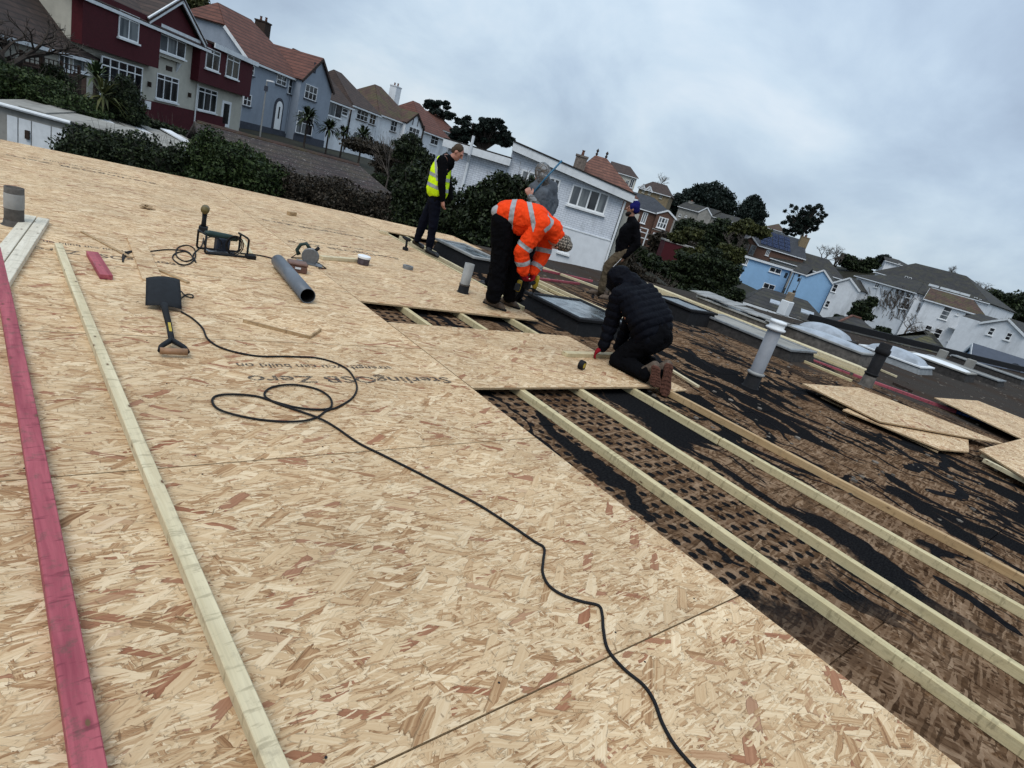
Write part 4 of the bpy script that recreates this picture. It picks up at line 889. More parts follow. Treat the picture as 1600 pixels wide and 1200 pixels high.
pts = [(x - .5, -.085, .2), (x - .5, -.085, 2.3)] + [(x + .5 * math.cos(a), -.085, 2.3 + .5 * math.sin(a)) for a in np.linspace(math.pi, 0, 9)] + [(x + .5, -.085, .2)]
dd = h.part('door', MB().extr(pts, (0, -.03, 0)), 'white_pvc'); MB().box(x - .12, x + .12, -.125, -.117, 1.2, 2.3).build('pane', M['pane'], dd)
h.chimney(xe - 2.4, 6.5, h.H + 1.5, h.F(477, 70, 6.5)[1], 1.0, 1.2, 'dark_timber')
h.part('gutter_pipe', MB().tube([Vector((xw - .15, -.08, 0)), Vector((xw - .15, -.08, h.H))], .05, 6), 'greyblue')
# ---------------------------------------------------------------- white houses going up the road
gw = 'white houses with brown tiled roofs along the upper road'
h = House('white_house', 'white house with brown roof and wide glazed balcony next to the grey house', (503, 148), 68.5, (548, 162), 74.5, 5.2, 8, gw)
h.body('white_wall'); h.roof('tile_brown', top=(515, 103), ins=(0, 2.5), h=3, oh=.4)
h.window((505, 151, 532, 186), 3, pane='pane_net'); h.window((535, 168, 542, 182), 1, ny=2); h.box('balcony_wall', 'dark_timber', h.F(502, 148)[0], h.F(506, 148)[0], -.15, -.003, h.F(505, 180)[1], h.F(505, 150)[1])
h = House('white_house', 'white house with dark hipped roof beside a black drainpipe', (550, 162), 75.5, (592, 175), 82.5, 5.5, 8, gw)
h.body('white_wall'); h.roof('tile_brown', ins=(1.5, 3.8), top=(565, 130), h=3, oh=.35)
h.window((559, 169, 573, 191), 3, ny=2, sill='dark_timber'); h.window((579, 175, 585, 196), 2, ny=2, sill='dark_timber'); h.window((553, 205, 567, 228), 3, ny=2, pane='pane_net'); h.window((572, 210, 580, 230), 2, ny=2)
h.part('drainpipe', MB().tube([Vector((-.1, -.12, 0)), Vector((-.1, -.12, h.H))], .09, 6), 'dark_timber')
h = House('white_house', 'white mock-timbered house with mossy roof and small gabled front', (592, 178), 83.5, (650, 193), 91.5, 6.1, 9, gw)
h.body('white_wall'); h.roof('tile_moss', ins=(3.6, 3.6), top=(622, 148), h=4, oh=.35)
h.window((612, 187, 618, 207), 2, ny=2, sill='dark_timber'); h.window((640, 197, 653, 217), 3, ny=2, y=-.8, sill='dark_timber'); h.window((630, 224, 638, 248), 2, ny=2, y=-.3, sill='dark_timber')
x0, x1 = h.F(634, 195, -.8)[0], h.F(661, 200, -.8)[0]
h.body('white_wall', x0=x0, x1=x1, y0=-.8, y1=2, name='gable_bay', base=-.0); apz = h.F(655, 178, -.8)[1]
h.roof('tile_moss', x0=x0, x1=x1, y0=-.8, y1=4, axis='y', h=apz - h.H, gable='white_wall', oh=.2, name='bay_roof', barge='dark_timber')
for k in range(4): h.box('timber_stud', 'dark_timber', x0 + .3 + k * (x1 - x0 - .6) / 3 - .06, x0 + .3 + k * (x1 - x0 - .6) / 3 + .06, -.86, -.803, h.H - .1, h.H + .25 + (.7 if k in (1, 2) else 0))
h.box('porch_roof', 'dark_timber', x0 - 1, x1 + .4, -1.3, -.1, h.H * .45, h.H * .45 + .14); h.chimney(x1 - .5, 5, h.H + 1, h.F(652, 151, 5)[1], 1.2, 1.2, 'white_wall', 2)
h.box('corner_timber', 'dark_timber', x1 + .01, x1 + .35, -.85, -.5, h.H * .45, h.H + .3)
h = House('white_house', 'white house with red hipped roof, last in the row before the pines', (660, 203), 93, (702, 214), 101, 5.6, 9, gw)
h.body('white_wall'); h.roof('tile_red', ins=(3.0, 3.4), top=(668, 168), h=4, oh=.4)
h.window((675, 209, 683, 228), 2, ny=2); h.window((671, 238, 678, 254), 2, ny=2)
h = House('roof_top_house', 'small white-walled house with a red roof behind the umbrella pine', (676, 196), 112, (716, 210), 118, 3.2, 8)
h.body('white_wall'); h.roof('tile_red', ins=(0, 2), top=(684, 180), h=3)
# ---------------------------------------------------------------- white painted brick building next door
h = House('white_brick_building', 'white painted brick building with sloping white fascia, net-curtained windows and drainpipe', (703, 222), 36, (978, 303), 36.0, 5.0, 9, cat='building')
zr_ = h.F(978, 303)[1]; zl_ = h.F(802, 226)[1]; xs = h.F(803, 226)[0]; zlow = h.F(720, 228)[1]
h.part('low_wall', MB().box(0, xs, 0, 8, -1.5, zlow - .3), 'white_brick')
h.part('wall', MB().extr([(xs + .003, 0, -1.5), (h.W, 0, -1.5), (h.W, 0, zr_ - .3), (xs + .003, 0, zl_ - .3)], (0, 9, 0)), 'white_brick')
f1 = h.part('fascia', MB().box(-.3, xs + .1, -.45, -.003, zlow - .30, zlow + .10), 'white_paint')
h.part('flat_roof', MB().box(-.3, xs + .1, -.40, 8.2, zlow + .101, zlow + .18), 'felt')
sl = (zr_ - zl_) / (h.W - xs)
h.part('sloping_fascia', MB().extr([(xs, -.45, zl_ - .32), (h.W + .5, -.45, zr_ - .32 + sl * .5), (h.W + .5, -.45, zr_ + .12 + sl * .5), (xs, -.45, zl_ + .12)], (0, .44, 0)), 'white_paint')
h.part('sloping_roof', MB().extr([(xs, -.5, zl_ + .123), (h.W + .55, -.5, zr_ + .123 + sl * .55), (h.W + .55, -.5, zr_ + .20 + sl * .55), (xs, -.5, zl_ + .20)], (0, 10, 0)), 'felt')
w = h.window((886, 287, 953, 336), 4, pane='pane_net', fw=.09, name='window')
h.window((808, 264, 838, 302), 2, pane='pane_net', fw=.09); h.window((850, 276, 876, 318), 2, pane='pane', fw=.09); h.window((820, 242, 864, 260), 2, pane='pane', sill=False)
h.window((872, 374, 894, 398), 1, pane='pane', fw=.08)
zb_ = h.F(910, 364)[1]
h.box('lower_render', 'white_wall', xs, h.W + .03, -.04, -.003, -1.5, zb_); h.box('ledge', 'white_paint', xs, h.W + .05, -.07, -.003, zb_ + .003, zb_ + .06)
u_ = h.F(738, 232)[0]; xb_, zb2 = h.F(722, 318)
h.part('drainpipe', MB().tube([Vector((u_, -.52, zlow + .7)), Vector((u_, -.52, zlow - .35)), Vector((u_ - .02, -.14, zlow - .75)), Vector((u_ - .05, -.14, -1))], .085, 8), 'white_wall')
for (p, q_) in (((u_, 1.3), (u_ + 1.6, 1.55)), ((u_, 1.2), (u_ - 1.2, 1.9)), ((u_, .9), (u_ + 1.9, .55))): h.part('branch_pipe', MB().tube([Vector((p[0], -.14, p[1])), Vector((q_[0], -.14, q_[1]))], .05, 6), 'vent')
h.part('corner_pipe', MB().tube([Vector((h.W + .1, -.1, zr_ - .4)), Vector((h.W + .1, -.1, -1.2))], .06, 8), 'white_pvc')
h.box('side_annex', 'cream', h.W + .5, h.W + 1.5, 3.0, 6, -1.5, h.F(985, 330, 1)[1])
# terracotta hipped roof with finials behind
h = House('terracotta_roofed_house', 'house with steep terracotta hipped roof, two finials and a brick chimney behind the white building', (893, 272), 50, (992, 314), 50, 4, 7.5)
h.body('brown_brick'); xL_, xR_ = h.F(930, 246, 3.75)[0], h.F(948, 247, 3.75)[0]; h.roof('tile_orange', ins=(xL_, h.W - xR_), top=(938, 246), h=3, oh=.2)
hr = h.F(938, 246, 3.75)[1]
for u in (931, 947):
    x, z = h.F(u, 246, 3.75); h.part('finial', MB().lathe((x, 3.75, hr - .1), [(.12, 0), (.06, .15), (.12, .3), (.05, .4), (.13, .55), (.02, .7), (.001, .75)], 8), 'tile_brown')
x, z = h.F(911, 240, 1.0); h.chimney(x, 1.0, h.H - .5, z - .3, .95, .9, 'chimney', 1)
# ---------------------------------------------------------------- houses climbing the hill
gh = 'hillside houses beyond the gardens'
h = House('hillside_house', 'cream house with long brown roof high behind the terracotta roof', (955, 266), 150, (996, 277), 150, 4.6, 10, gh)
h.body('cream'); h.roof('tile_brown', ins=(0, 2), top=(968, 256), h=2.5); h.window((977, 281, 982, 293), 2); h.window((984, 279, 990, 294), 2)
h = House('hillside_house', 'dark slate-roofed house just above the beanie of the standing man', (975, 305), 120, (1003, 313), 120, 3.5, 9, gh)
h.body('stone'); h.roof('slate', ins=(0, 3), top=(982, 292), h=3)
h = House('hillside_house', 'ochre stone villas with small white gables on the skyline', (1000, 290), 150, (1046, 308), 148, 4.2, 9, gh)
h.body(plain('ochre_stone', (.20, .155, .095), .9, .2, 2)); h.roof('tile_brown', h=1.8, top=(1020, 284), ins=(2, 2))
for px in ((1004, 293, 1008, 302), (1013, 296, 1018, 305), (1030, 302, 1036, 311)): h.window(px, 2, fr='cream')
for u in (1006, 1016):
    x, z = h.F(u, 287 + (u - 1006) * .4, -.3); h.roof('slate_dark', x0=x - .9, x1=x + .9, y0=-.3, y1=3, axis='y', h=1.1, ze=h.H - .2, gable='white_wall', barge='white_paint', oh=.1, name='dormer_roof')
h = House('bay_windowed_villa', 'dark brick villa with slate roof and stacked white bay windows under a white-edged gable', (965, 312), 106, (1055, 342), 106, 5.6, 9)
h.body('brown_brick'); h.roof('slate', ins=(2, 4), top=(1000, 303), h=3, oh=.3)
x0, x1 = h.F(1027, 334, -1)[0], h.F(1055, 342, -1)[0]
h.body('brown_brick', x0=x0, x1=x1, y0=-1, y1=3, name='bay_wall'); apz = h.F(1044, 328, -1)[1]
h.roof('slate', x0=x0, x1=x1, y0=-1, y1=5, axis='y', h=apz - h.H, gable='brown_brick', barge='white_paint', oh=.15, name='bay_roof')
h.window((1025, 338, 1045, 359), 3, ny=2, y=-1.02, pane='pane_net', fw=.14); h.window((1016, 363, 1040, 383), 3, ny=2, y=-1.02, pane='pane_net', fw=.14); h.window((1003, 331, 1010, 350), 2, y=0, pane='pane_net', fw=.12)
h.box('stone_quoin', 'stone', x1 - .15, x1 + .12, -1.06, -.6, -1, h.H); h.box('string_course', 'stone', x0, x1 - .2, -1.08, -1.003, h.F(1030, 360, -1)[1] - .08, h.F(1030, 360, -1)[1] + .08)
for k, v in enumerate((357, 364, 373)): 
    z = h.F(1008, v, -.9)[1]; h.box('porch_rail', 'white_paint', h.F(1000, v, -.9)[0], h.F(1013, v, -.9)[0], -1.0, -.9, z - .07, z + .07)
for u in (1001, 1013): x, z = h.F(u, 358, -.9); h.box('porch_post', 'white_paint', x - .1, x + .1, -1.0, -.9, -1, z)
h = House('stone_house', 'long pale stone house with a gabled centre below the great dome-shaped tree', (1062, 321), 165, (1112, 337), 160, 4.3, 9)
h.body('stone'); h.roof('slate_dark', top=(1070, 315), h=2.2, ins=(0, 0), gable='stone'); x0, x1 = h.F(1093, 330, -.5)[0], h.F(1112, 337, -.5)[0]
h.body('stone', x0=x0, x1=x1, y0=-.5, y1=3, name='wing_wall'); h.roof('slate_dark', x0=x0, x1=x1, y0=-.5, y1=5, axis='y', h=h.F(1106, 324, -.5)[1] - h.H, gable='stone', barge='white_paint', oh=.15, name='wing_roof')
for px in ((1060, 334, 1065, 339), (1070, 336, 1074, 340), (1089, 342, 1093, 348), (1096, 345, 1103, 352), (1096, 334, 1100, 338)): h.window(px, 2)
h.chimney(1, 4.5, h.H + 1, h.F(1063, 315, 4.5)[1] + .6, 1.2, 1.2, 'stone')
h = House('stone_house', 'lower pale stone wing with a plain slate roof below the pointed tree', (1113, 338), 160, (1157, 349), 156, 3.6, 9)
h.body('stone'); h.roof('slate_dark', top=(1120, 331), h=2.2, ins=(0, 2), gable='stone'); h.window((1120, 341, 1126, 346), 2); h.window((1143, 350, 1149, 358), 2)
h = House('far_villa', 'small white villa with an ochre roof on the skyline left of the big pine', (1197, 354), 170, (1221, 361), 168, 4, 8, gh)
h.body('white_wall'); h.roof('tile_moss', top=(1205, 347), h=2, ins=(2, 2)); h.window((1203, 359, 1208, 363), 2)
h = House('far_villa', 'low ochre terrace roof left of the panelled roof', (1168, 357), 160, (1198, 366), 158, 3, 8, gh)
h.body('stone'); h.roof('tile_moss', top=(1180, 353), h=2, ins=(1, 1)); h.window((1174, 361, 1178, 366), 2); h.window((1186, 365, 1190, 369), 2)
h = House('solar_roofed_house', 'brick house with blue solar panels on its slate roof and a white-edged gable', (1158, 375), 122, (1258, 402), 122, 5.5, 9)
h.body('brown_brick'); rf = h.roof('slate', h=3.6, top=(1222, 366), ins=(2, 0), oh=.25)
x0, x1 = h.F(1158, 375, -.8)[0], h.F(1184, 382, -.8)[0]
h.body('brown_brick', x0=x0, x1=x1, y0=-.8, y1=3, name='bay_wall'); h.roof('slate', x0=x0, x1=x1, y0=-.8, y1=5, axis='y', h=h.F(1175, 368.5, -.8)[1] - h.H, gable='brown_brick', barge='white_paint', oh=.15, name='bay_roof')
h.window((1159, 379, 1170, 397), 2, ny=2, y=-.82, fr='stone', pane='pane_net'); h.window((1171, 382, 1180, 399), 2, ny=2, y=-.82, fr='stone', pane='pane_net'); h.window((1196, 390, 1203, 400), 2, pane='pane_net')
M['solar'] = mat('solar_cells', lambda g: {'Base Color': g.mix(g.rmap(g.noise(objco(g), 3, 2), .4, .6), (.018, .03, .085), (.035, .055, .13)), 'Roughness': .15})
hh = h.F(1222, 366, 4.5)[1] - h.H
for r_ in range(4):
    for c_ in range(5):
        if (r_ == 3 and c_ < 1): continue
        xx = h.F(1188, 384, 0)[0] + c_ * 1.25 - r_ * .0; t0_, t1_ = .10 + r_ * .2, .10 + r_ * .2 + .18
        def sp(t, x): return (x, -.25 + t * 4.75 - .12, h.H - .25 * hh / 4.5 + t * hh * 1.055 + .16)
        h.part('solar_panel', MB().add([sp(t0_, xx), sp(t0_, xx + 1.12), sp(t1_, xx + 1.12), sp(t1_, xx)], [(0, 1, 2, 3)]).extr([sp(t0_, xx), sp(t0_, xx + 1.12), sp(t1_, xx + 1.12), sp(t1_, xx)], (0, .03, -.04)), 'solar')
h.chimney(h.F(1258, 372, 3)[0], 3, h.H, h.F(1260, 372, 3)[1], 1.6, 1, plain('ochre_brick', (.20, .15, .09), .9, .3, 4), 3)
# ---------------------------------------------------------------- pale blue houses
h = House('blue_house', 'pale blue flat-roofed house with a broad white fascia and dark paired windows', (1157, 399), 108, (1237, 424), 108, 5.5, 8)
h.body('paleblue'); h.box('fascia', 'white_paint', -.25, h.W + .15, -.35, -.003, h.H - .05, h.H + .32); h.box('roof_sheet', 'felt', -.25, h.W + .15, -.35, h.dep, h.H + .323, h.H + .42)
for px, nx in (((1159, 402, 1171, 415), 3), ((1201, 416, 1222, 429), 2), ((1191, 441, 1212, 454), 2), ((1149, 427, 1158, 437), 3)): h.window(px, nx, fw=.1)
h.box('dark_window', 'pane', h.W - .9, h.W - .4, -.03, -.003, h.F(1232, 430)[1] - .6, h.F(1232, 430)[1] + .3)
h.part('drainpipe', MB().tube([Vector((h.W - .15, -.1, 0)), Vector((h.W - .15, -.1, h.H))], .06, 6), 'dark_timber')
h = House('grey_hipped_roof_house', 'large weathered slate roof with a brick chimney rising behind the blue houses', (1205, 404), 122, (1318, 434), 118, 4.5, 14)
h.body('stone'); h.roof('slate_dark', ins=(5, 3), top=(1257, 395), h=4, oh=.3); x, z = h.F(1252, 396, 4); h.chimney(x, 4, h.H, z + .2, 1.0, 1.2, 'brown_brick')
h = House('blue_house', 'pale blue gabled house with a tall narrow window column and brown patch', (1240, 424), 104, (1302, 441), 101, 6.0, 9)
h.body('paleblue'); x0 = h.F(1262, 430)[0]
h.roof('slate_dark', x0=x0, y1=9, axis='y', h=h.F(1287, 421)[1] - h.H, gable='paleblue', barge='white_paint', oh=.2); h.roof('slate_dark', x0=0, x1=x0 - .3, h=1.2, oh=.15, name='lean_roof')
for px in ((1247, 427, 1251, 433), (1246, 434, 1250, 440), (1238, 453, 1242, 463)): h.window(px, 1, fr='plinth', sill=False)
h.part('drainpipe', MB().tube([Vector((.3, -.1, 0)), Vector((.3, -.1, h.H))], .07, 6), 'dark_timber')
h = House('white_gabled_house', 'narrow white gabled house joined to the right of the blue gable', (1303, 442), 100, (1344, 452), 97, 6.0, 9)
h.body('white_wall'); h.roof('slate_dark', axis='y', h=h.F(1330, 434)[1] - h.H, gable='white_wall', barge='white_paint', oh=.2)
h.window((1302, 443, 1307, 457), 1, ny=2); h.window((1290, 469, 1296, 481), 1, ny=2)
# ---------------------------------------------------------------- big white houses at the right
h = House('ivy_clad_white_house', 'white house with bare climber over its wall and a dark slate roof', (1340, 430), 102, (1432, 457), 92, 7.0, 9)
h.body('white_wall'); h.roof('slate_dark', ins=(3, 3), top=(1375, 424), h=2.0, oh=.3)
for px, nx in (((1367, 440, 1375, 450), 2), ((1418, 455, 1425, 466), 2), ((1349, 456, 1355, 464), 1), ((1366, 462, 1373, 471), 2), ((1408, 473, 1413, 483), 1), ((1415, 474, 1420, 484), 1)): h.window(px, nx, ny=2)
IVYH = h
h = House('great_slate_roof_house', 'broad white house with a huge dark hipped roof rising above the others', (1370, 423), 128, (1545, 474), 112, 4.5, 16)
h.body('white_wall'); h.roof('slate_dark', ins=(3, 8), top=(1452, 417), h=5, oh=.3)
for px in ((1413, 431, 1418, 438), (1419, 433, 1424, 440), (1521, 464, 1526, 472), (1528, 467, 1533, 474)): h.window(px, 1)
for u in (1458, 1476, 1491, 1506): x, z = h.F(u, 449 + (u - 1458) * .28); h.box('pale_panel', 'white_paint', x - .9, x + .9, -.06, -.003, z - .6, z + .5)
h = House('skyline_house', 'low dark-roofed house on the skyline above the huge slate roof', (1385, 407), 150, (1428, 419), 148, 3.0, 9)
h.body('white_wall'); h.roof('slate_dark', ins=(0, 3), top=(1395, 404), h=1.4); h.window((1402, 411, 1407, 416), 2)
h = House('white_mossy_house', 'tall white house with mossy roof, tall sash windows and stained walls', (1447, 466), 90, (1538, 493), 86, 6.6, 6)
h.body('white_wall'); h.roof('tile_moss', top=(1460, 452), h=2.2, gable='white_wall', barge='white_paint', oh=.25, ins=(0, 2))
for px, nx, ny in (((1472, 478, 1483, 501), 1, 3), ((1494, 488, 1499, 493), 1, 1), ((1504, 488, 1517, 504), 1, 2), ((1442, 507, 1457, 523), 1, 2), ((1457, 512, 1473, 530), 1, 2), ((1483, 517, 1500, 537), 1, 2)): h.window(px, nx, ny=ny, pane='pane' if ny != 3 else 'pane_net', fw=.09)
x0 = h.F(1428, 470, 0)[0]
h.part('side_wing', MB().box(x0, -.003, .6, 6, -1.5, h.H - .6), 'white_wall'); h.box('porch', 'white_paint', h.F(1478, 520)[0], h.F(1500, 520)[0], -.9, -.1, h.F(1490, 512)[1] - .1, h.F(1490, 512)[1])
h = House('white_gabled_house', 'wide white gabled house with two sash windows at the picture edge', (1536, 503), 80, (1602, 524), 76, 5.2, 9)
h.body('white_wall', x0=-2.5, x1=h.W + 6); h.roof('slate_dark', axis='y', h=h.F(1578, 498)[1] - h.H, gable='white_wall', barge='white_paint', oh=.25)
h.roof('slate_dark', x0=-2.5, x1=-.3, y0=.3, h=.9, oh=.1, name='lean_roof'); h.window((1544, 511, 1554, 525), 1, ny=2, fw=.09); h.window((1571, 519, 1581, 533), 1, ny=2, fw=.09)
h = House('slate_shed', 'small pale blue shed with a smooth dark slate roof and satellite dish', (1519, 567), 42, (1640, 604), 40, 2.4, 5)
h.body('paleblue'); h.roof(plain('smooth_slate', (.055, .064, .085), .6, .1, 3), top=(1520, 537), h=2.0, gable='paleblue', barge='white_paint', oh=.15)
x, z = h.F(1583, 577, -.5)
h.part('satellite_dish', MB().lathe((x, -.5, z), [(.001, -.02), (.2, 0), (.36, .07), (.40, .12), (.37, .10), (.2, .03), (.001, .01)], 20, (.2, -1, .25)), 'plinth'); h.part('dish_arm', MB().tube([Vector((x, -.1, z - .4)), Vector((x + .1, -1.0, z - .45))], .025, 6), 'white_pvc')
# low slate roofs between the flat roof and the white houses
gl = 'low slate roofs just beyond the flat roof'
h = House('low_roofed_house', 'dark low slate roof with two pale skylights below the blue house', (1165, 474), 48, (1300, 512), 46, 2.5, 9, gl)
h.body('brown_brick'); h.roof('slate_dark', h=2.2, top=(1200, 452), ins=(1, 2), oh=.2)
for u, v in ((1213, 473), (1262, 487)):
    x, z = h.F(u, v, 1.6); sl_ = (h.F(1200, 452, 4.5)[1] - h.H) / 4.5; h.part('skylight', MB().extr([(x - .5, 1.2, h.H + 1.2 * sl_ + .05), (x + .5, 1.2, h.H + 1.2 * sl_ + .05), (x + .5, 2.0, h.H + 2.0 * sl_ + .05), (x - .5, 2.0, h.H + 2.0 * sl_ + .05)], (0, 0, .10)), 'acrylic')
h = House('low_roofed_house', 'low slate roof with a terracotta ridge running toward the white houses', (1290, 515), 52, (1405, 548), 50, 2.5, 10, gl)
h.body('brown_brick'); h.roof('slate_dark', h=2.2, top=(1312, 489), ins=(2, 3), oh=.2)
z_ = h.F(1312, 489, 5)[1]; h.part('ridge_tiles', MB().tube([Vector((2, 5, z_ + .1)), Vector((h.W - 3, 5, z_ + .1))], .12, 6), 'tile_orange'); h.part('hip_tiles', MB().tube([Vector((2, 5, z_ + .1)), Vector((0, 0, h.H + .12))], .12, 6), 'tile_orange')
h = House('low_roofed_house', 'low moss-green slate roof before the tall white house', (1398, 548), 56, (1500, 574), 54, 2.5, 10, gl)
h.body('brown_brick'); h.roof(tiles('moss_green_slates', (.036, .034, .030), (.05, .048, .04), 3, .95), h=2.2, top=(1440, 516), ins=(3, 3), oh=.2)
# maroon garden building and rails in the middle distance
h = House('garden_building', 'long low maroon garden building with a pale coping among dark shrubs', (1040, 378), 84, (1098, 392), 84, 2.6, 4, cat='outbuilding')
h.body('maroon'); h.box('coping', 'stone', -.1, h.W + .1, -.1, h.dep, h.H + .003, h.H + .2)
h = House('garden_sheds', 'small white summerhouse among the shrubs left of the blue house', (1128, 404), 100, (1141, 408), 100, 2.2, 3, cat='outbuilding')
h.body('white_wall'); h.box('roof', 'white_paint', -.2, h.W + .2, -.3, h.dep, h.H + .003, h.H + .15); h.window((1131, 408, 1136, 414), 2)
# ---------------------------------------------------------------- garages and low roofs left, just behind the hedge
h = House('white_garage', 'white block garage with peeling doors and a pale sheet roof at the left edge', (8, 164), 21.0, (108, 196), 21.6, 2.6, 2.1, cat='garage')
h.part('wall', MB().box(-.3, h.W, 0, 2.1, -2, h.H), 'stone')
h.part('fascia_pipe', MB().tube([Vector((-.4, -.12, h.H + .05)), Vector((h.W + .1, -.12, h.H + .05))], .07, 8), 'white_paint')
for u0, u1 in ((12, 28), (30, 49), (51, 80), (82, 104)):
    x0, x1 = h.F(u0, 190)[0], h.F(u1, 200)[0]; h.part('door_panel', MB().box(x0, x1, -.04, -.003, -1, h.H - .25), 'white_paint')
x0 = h.F(44, 180)[0]; h.box('black_box', 'dark_timber', x0 - .05, x0 + .08, -.12, -.05, h.H - .9, h.H - .6)
for k in range(7):
    rr = h.part('roof_sheet', MB().add([(-.4 + k * .85, -.1, h.H + .12), (-.4 + k * .85 + .83, -.1, h.H + .12), (-.4 + k * .85 + .83, 2.2, h.H + .26), (-.4 + k * .85, 2.2, h.H + .26)], [(0, 1, 2, 3)]), 'stone'); md = rr.modifiers.new('thickness', 'SOLIDIFY'); md.thickness = .05
h = House('long_shed', 'long low shed with pale corrugated sheet roof behind the ivy hedge', (108, 194), 22.5, (322, 228), 27.5, 2.4, 1.8, cat='shed')
h.body('white_wall')
n_ = 11
for k in range(n_):
    xa_, xb_ = k * h.W / n_, (k + 1) * h.W / n_ - .03
    rr = h.part('roof_sheet', MB().add([(xa_, -.3, h.H + .02), (xb_, -.3, h.H + .02), (xb_, 1.9, h.H + .22 + .05 * (k % 2)), (xa_, 1.9, h.H + .22 + .05 * (k % 2))], [(0, 1, 2, 3)]), 'stone' if k % 3 else 'white_wall'); md = rr.modifiers.new('thickness', 'SOLIDIFY'); md.thickness = .05
h.window((283, 246, 297, 277), 1, pane='pane_net')
h = House('lichen_roofed_house', 'low house with dark lichen-spotted clay tile roof showing above the hedge', (330, 262), 24, (640, 330), 29.5, 2.4, 8)
h.body('white_wall'); h.roof('tile_lichen', h=2.6, top=(345, 203), gable='white_wall', ins=(0, 1.5), oh=.3)
zt = h.F(345, 203, 4)[1]; h.part('ridge_tiles', MB().tube([Vector((-.2, 4, zt + .04)), Vector((h.W - 1.5, 4, zt + .04))], .12, 6), 'tile_moss')
# street lamp
p = D(407, 207, 50); t = empty('street_lamp', p, 0, 'slim grey street lamp in front of the grey house', 'street lamp')
hz = D(418, 126, 50).z - p.z; GROUND.append((p.x, p.y, p.z))
MB().tube([(0, 0, -.5), (0, 0, hz)], [.07, .045], 8).build('pole', M['vent'], t); MB().bar((0, 0, hz), RGT * .55 + Vector((0, 0, hz + .05)), .2, .1).build('lamp_head', M['white_pvc'], t); MB().box(-.12, .12, -.1, .1, hz - .8, hz - .4).build('control_box', M['plinth'], t)
# ================================================================ terrain
def tz(x, y):
    w = 0; s_ = 0
    for (gx, gy, gz) in GP:
        d2 = (x - gx) ** 2 + (y - gy) ** 2 + 9; k = 1 / d2 ** 1.6; w += k; s_ += k * gz
    return s_ / w
GP = GROUND + [(x, y, -4.4) for x in (-15, -5, 5, 15, 25, 35) for y in (-15, -5, 6, 14)] + [(D(u, 600, f).x, D(u, 600, f).y, z) for u, f, z in ((200, 15, -4.2), (500, 16, -4.2), (800, 18, -4.2), (900, 60, -3.6), (1000, 60, -3.6), (1100, 60, -5), (1100, 90, -3.5), (1080, 130, 0), (1120, 200, 7), (950, 200, 9), (700, 170, 5), (500, 140, 5), (300, 120, 5), (1300, 200, 3), (1500, 220, 2), (1600, 260, 2), (1600, 60, -5), (1400, 70, -6), (1250, 75, -6))]
for a in np.linspace(-1.6, 1.6, 9):
    for r_ in (380, 700): GP.append((math.cos(a + .8) * r_, math.sin(a + .8) * r_, 4))
GP = [(a, b, c - .25) for a, b, c in GP]
gpa = np.array(GP)
def grid(x0, x1, y0, y1, n, hole=None):
    xs, ys = np.linspace(x0, x1, n), np.linspace(y0, y1, n); X, Y = np.meshgrid(xs, ys, indexing='ij'); P = np.stack([X.ravel(), Y.ravel()], 1)
    d2 = ((P[:, None, :] - gpa[None, :, :2]) ** 2).sum(2) + 9; k = d2 ** -1.6; Zv = (k * gpa[None, :, 2]).sum(1) / k.sum(1)
    V = np.column_stack([P, Zv]); i, j = np.meshgrid(np.arange(n - 1), np.arange(n - 1), indexing='ij'); i = i.ravel(); j = j.ravel()
    return V, np.column_stack([i * n + j, (i + 1) * n + j, (i + 1) * n + j + 1, i * n + j + 1])
V, F_ = grid(-320, 420, -120, 620, 190)
g_ = npmesh('terrain', V, F_, M['ground'], smooth=True); tag(g_, kind='structure')
r_ = 5000; c0 = [(-320, -120), (420, -120), (420, 620), (-320, 620)]; c1 = [(-r_, -r_), (r_, -r_), (r_, r_), (-r_, r_)]
mb = MB(); mb.add([(x, y, -5.2) for x, y in c0] + [(x, y, -8) for x, y in c1], [(0, 1, 5, 4), (1, 2, 6, 5), (2, 3, 7, 6), (3, 0, 4, 7)]); tag(mb.build('far_ground', M['ground']), kind='structure')
# ================================================================ leaves
def rot_quads(C, size, asp=.55, up=0.0):
    n = len(C); a = rng.normal(size=(n, 3)); a[:, 2] *= (1 - up * .7); a /= np.linalg.norm(a, axis=1)[:, None]; b = rng.normal(size=(n, 3)); b -= (b * a).sum(1)[:, None] * a; b /= np.linalg.norm(b, axis=1)[:, None]
    s = size * rng.uniform(.6, 1.4, n)[:, None]; A = a * s; Bv = b * s * asp
    V = np.stack([C - A, C + Bv * .9 - A * .1, C + A, C - Bv * .9 - A * .1], 1).reshape(-1, 3)
    return V, np.arange(n * 4).reshape(-1, 4)
def blob_points(n, blobs, shell=.55, lump=.16):
    ws = np.array([b[1][0] * b[1][1] + b[1][1] * b[1][2] + b[1][0] * b[1][2] for b in blobs]); ks = rng.choice(len(blobs), n, p=ws / ws.sum())
    C = np.array([b[0] for b in blobs])[ks]; Rr = np.array([b[1] for b in blobs])[ks]
    d = rng.normal(size=(n, 3)); d /= np.linalg.norm(d, axis=1)[:, None]
    r = shell + (1.10 - shell) * rng.random(n) ** .75
    fr = 5.0; l = 1 + lump * (np.sin(d[:, 0] * fr + ks) * np.sin(d[:, 1] * fr * 1.3 + ks * 2) + np.sin(d[:, 2] * fr * 1.7 + ks * 3) * .7)
    return C + d * Rr * (r * l)[:, None]
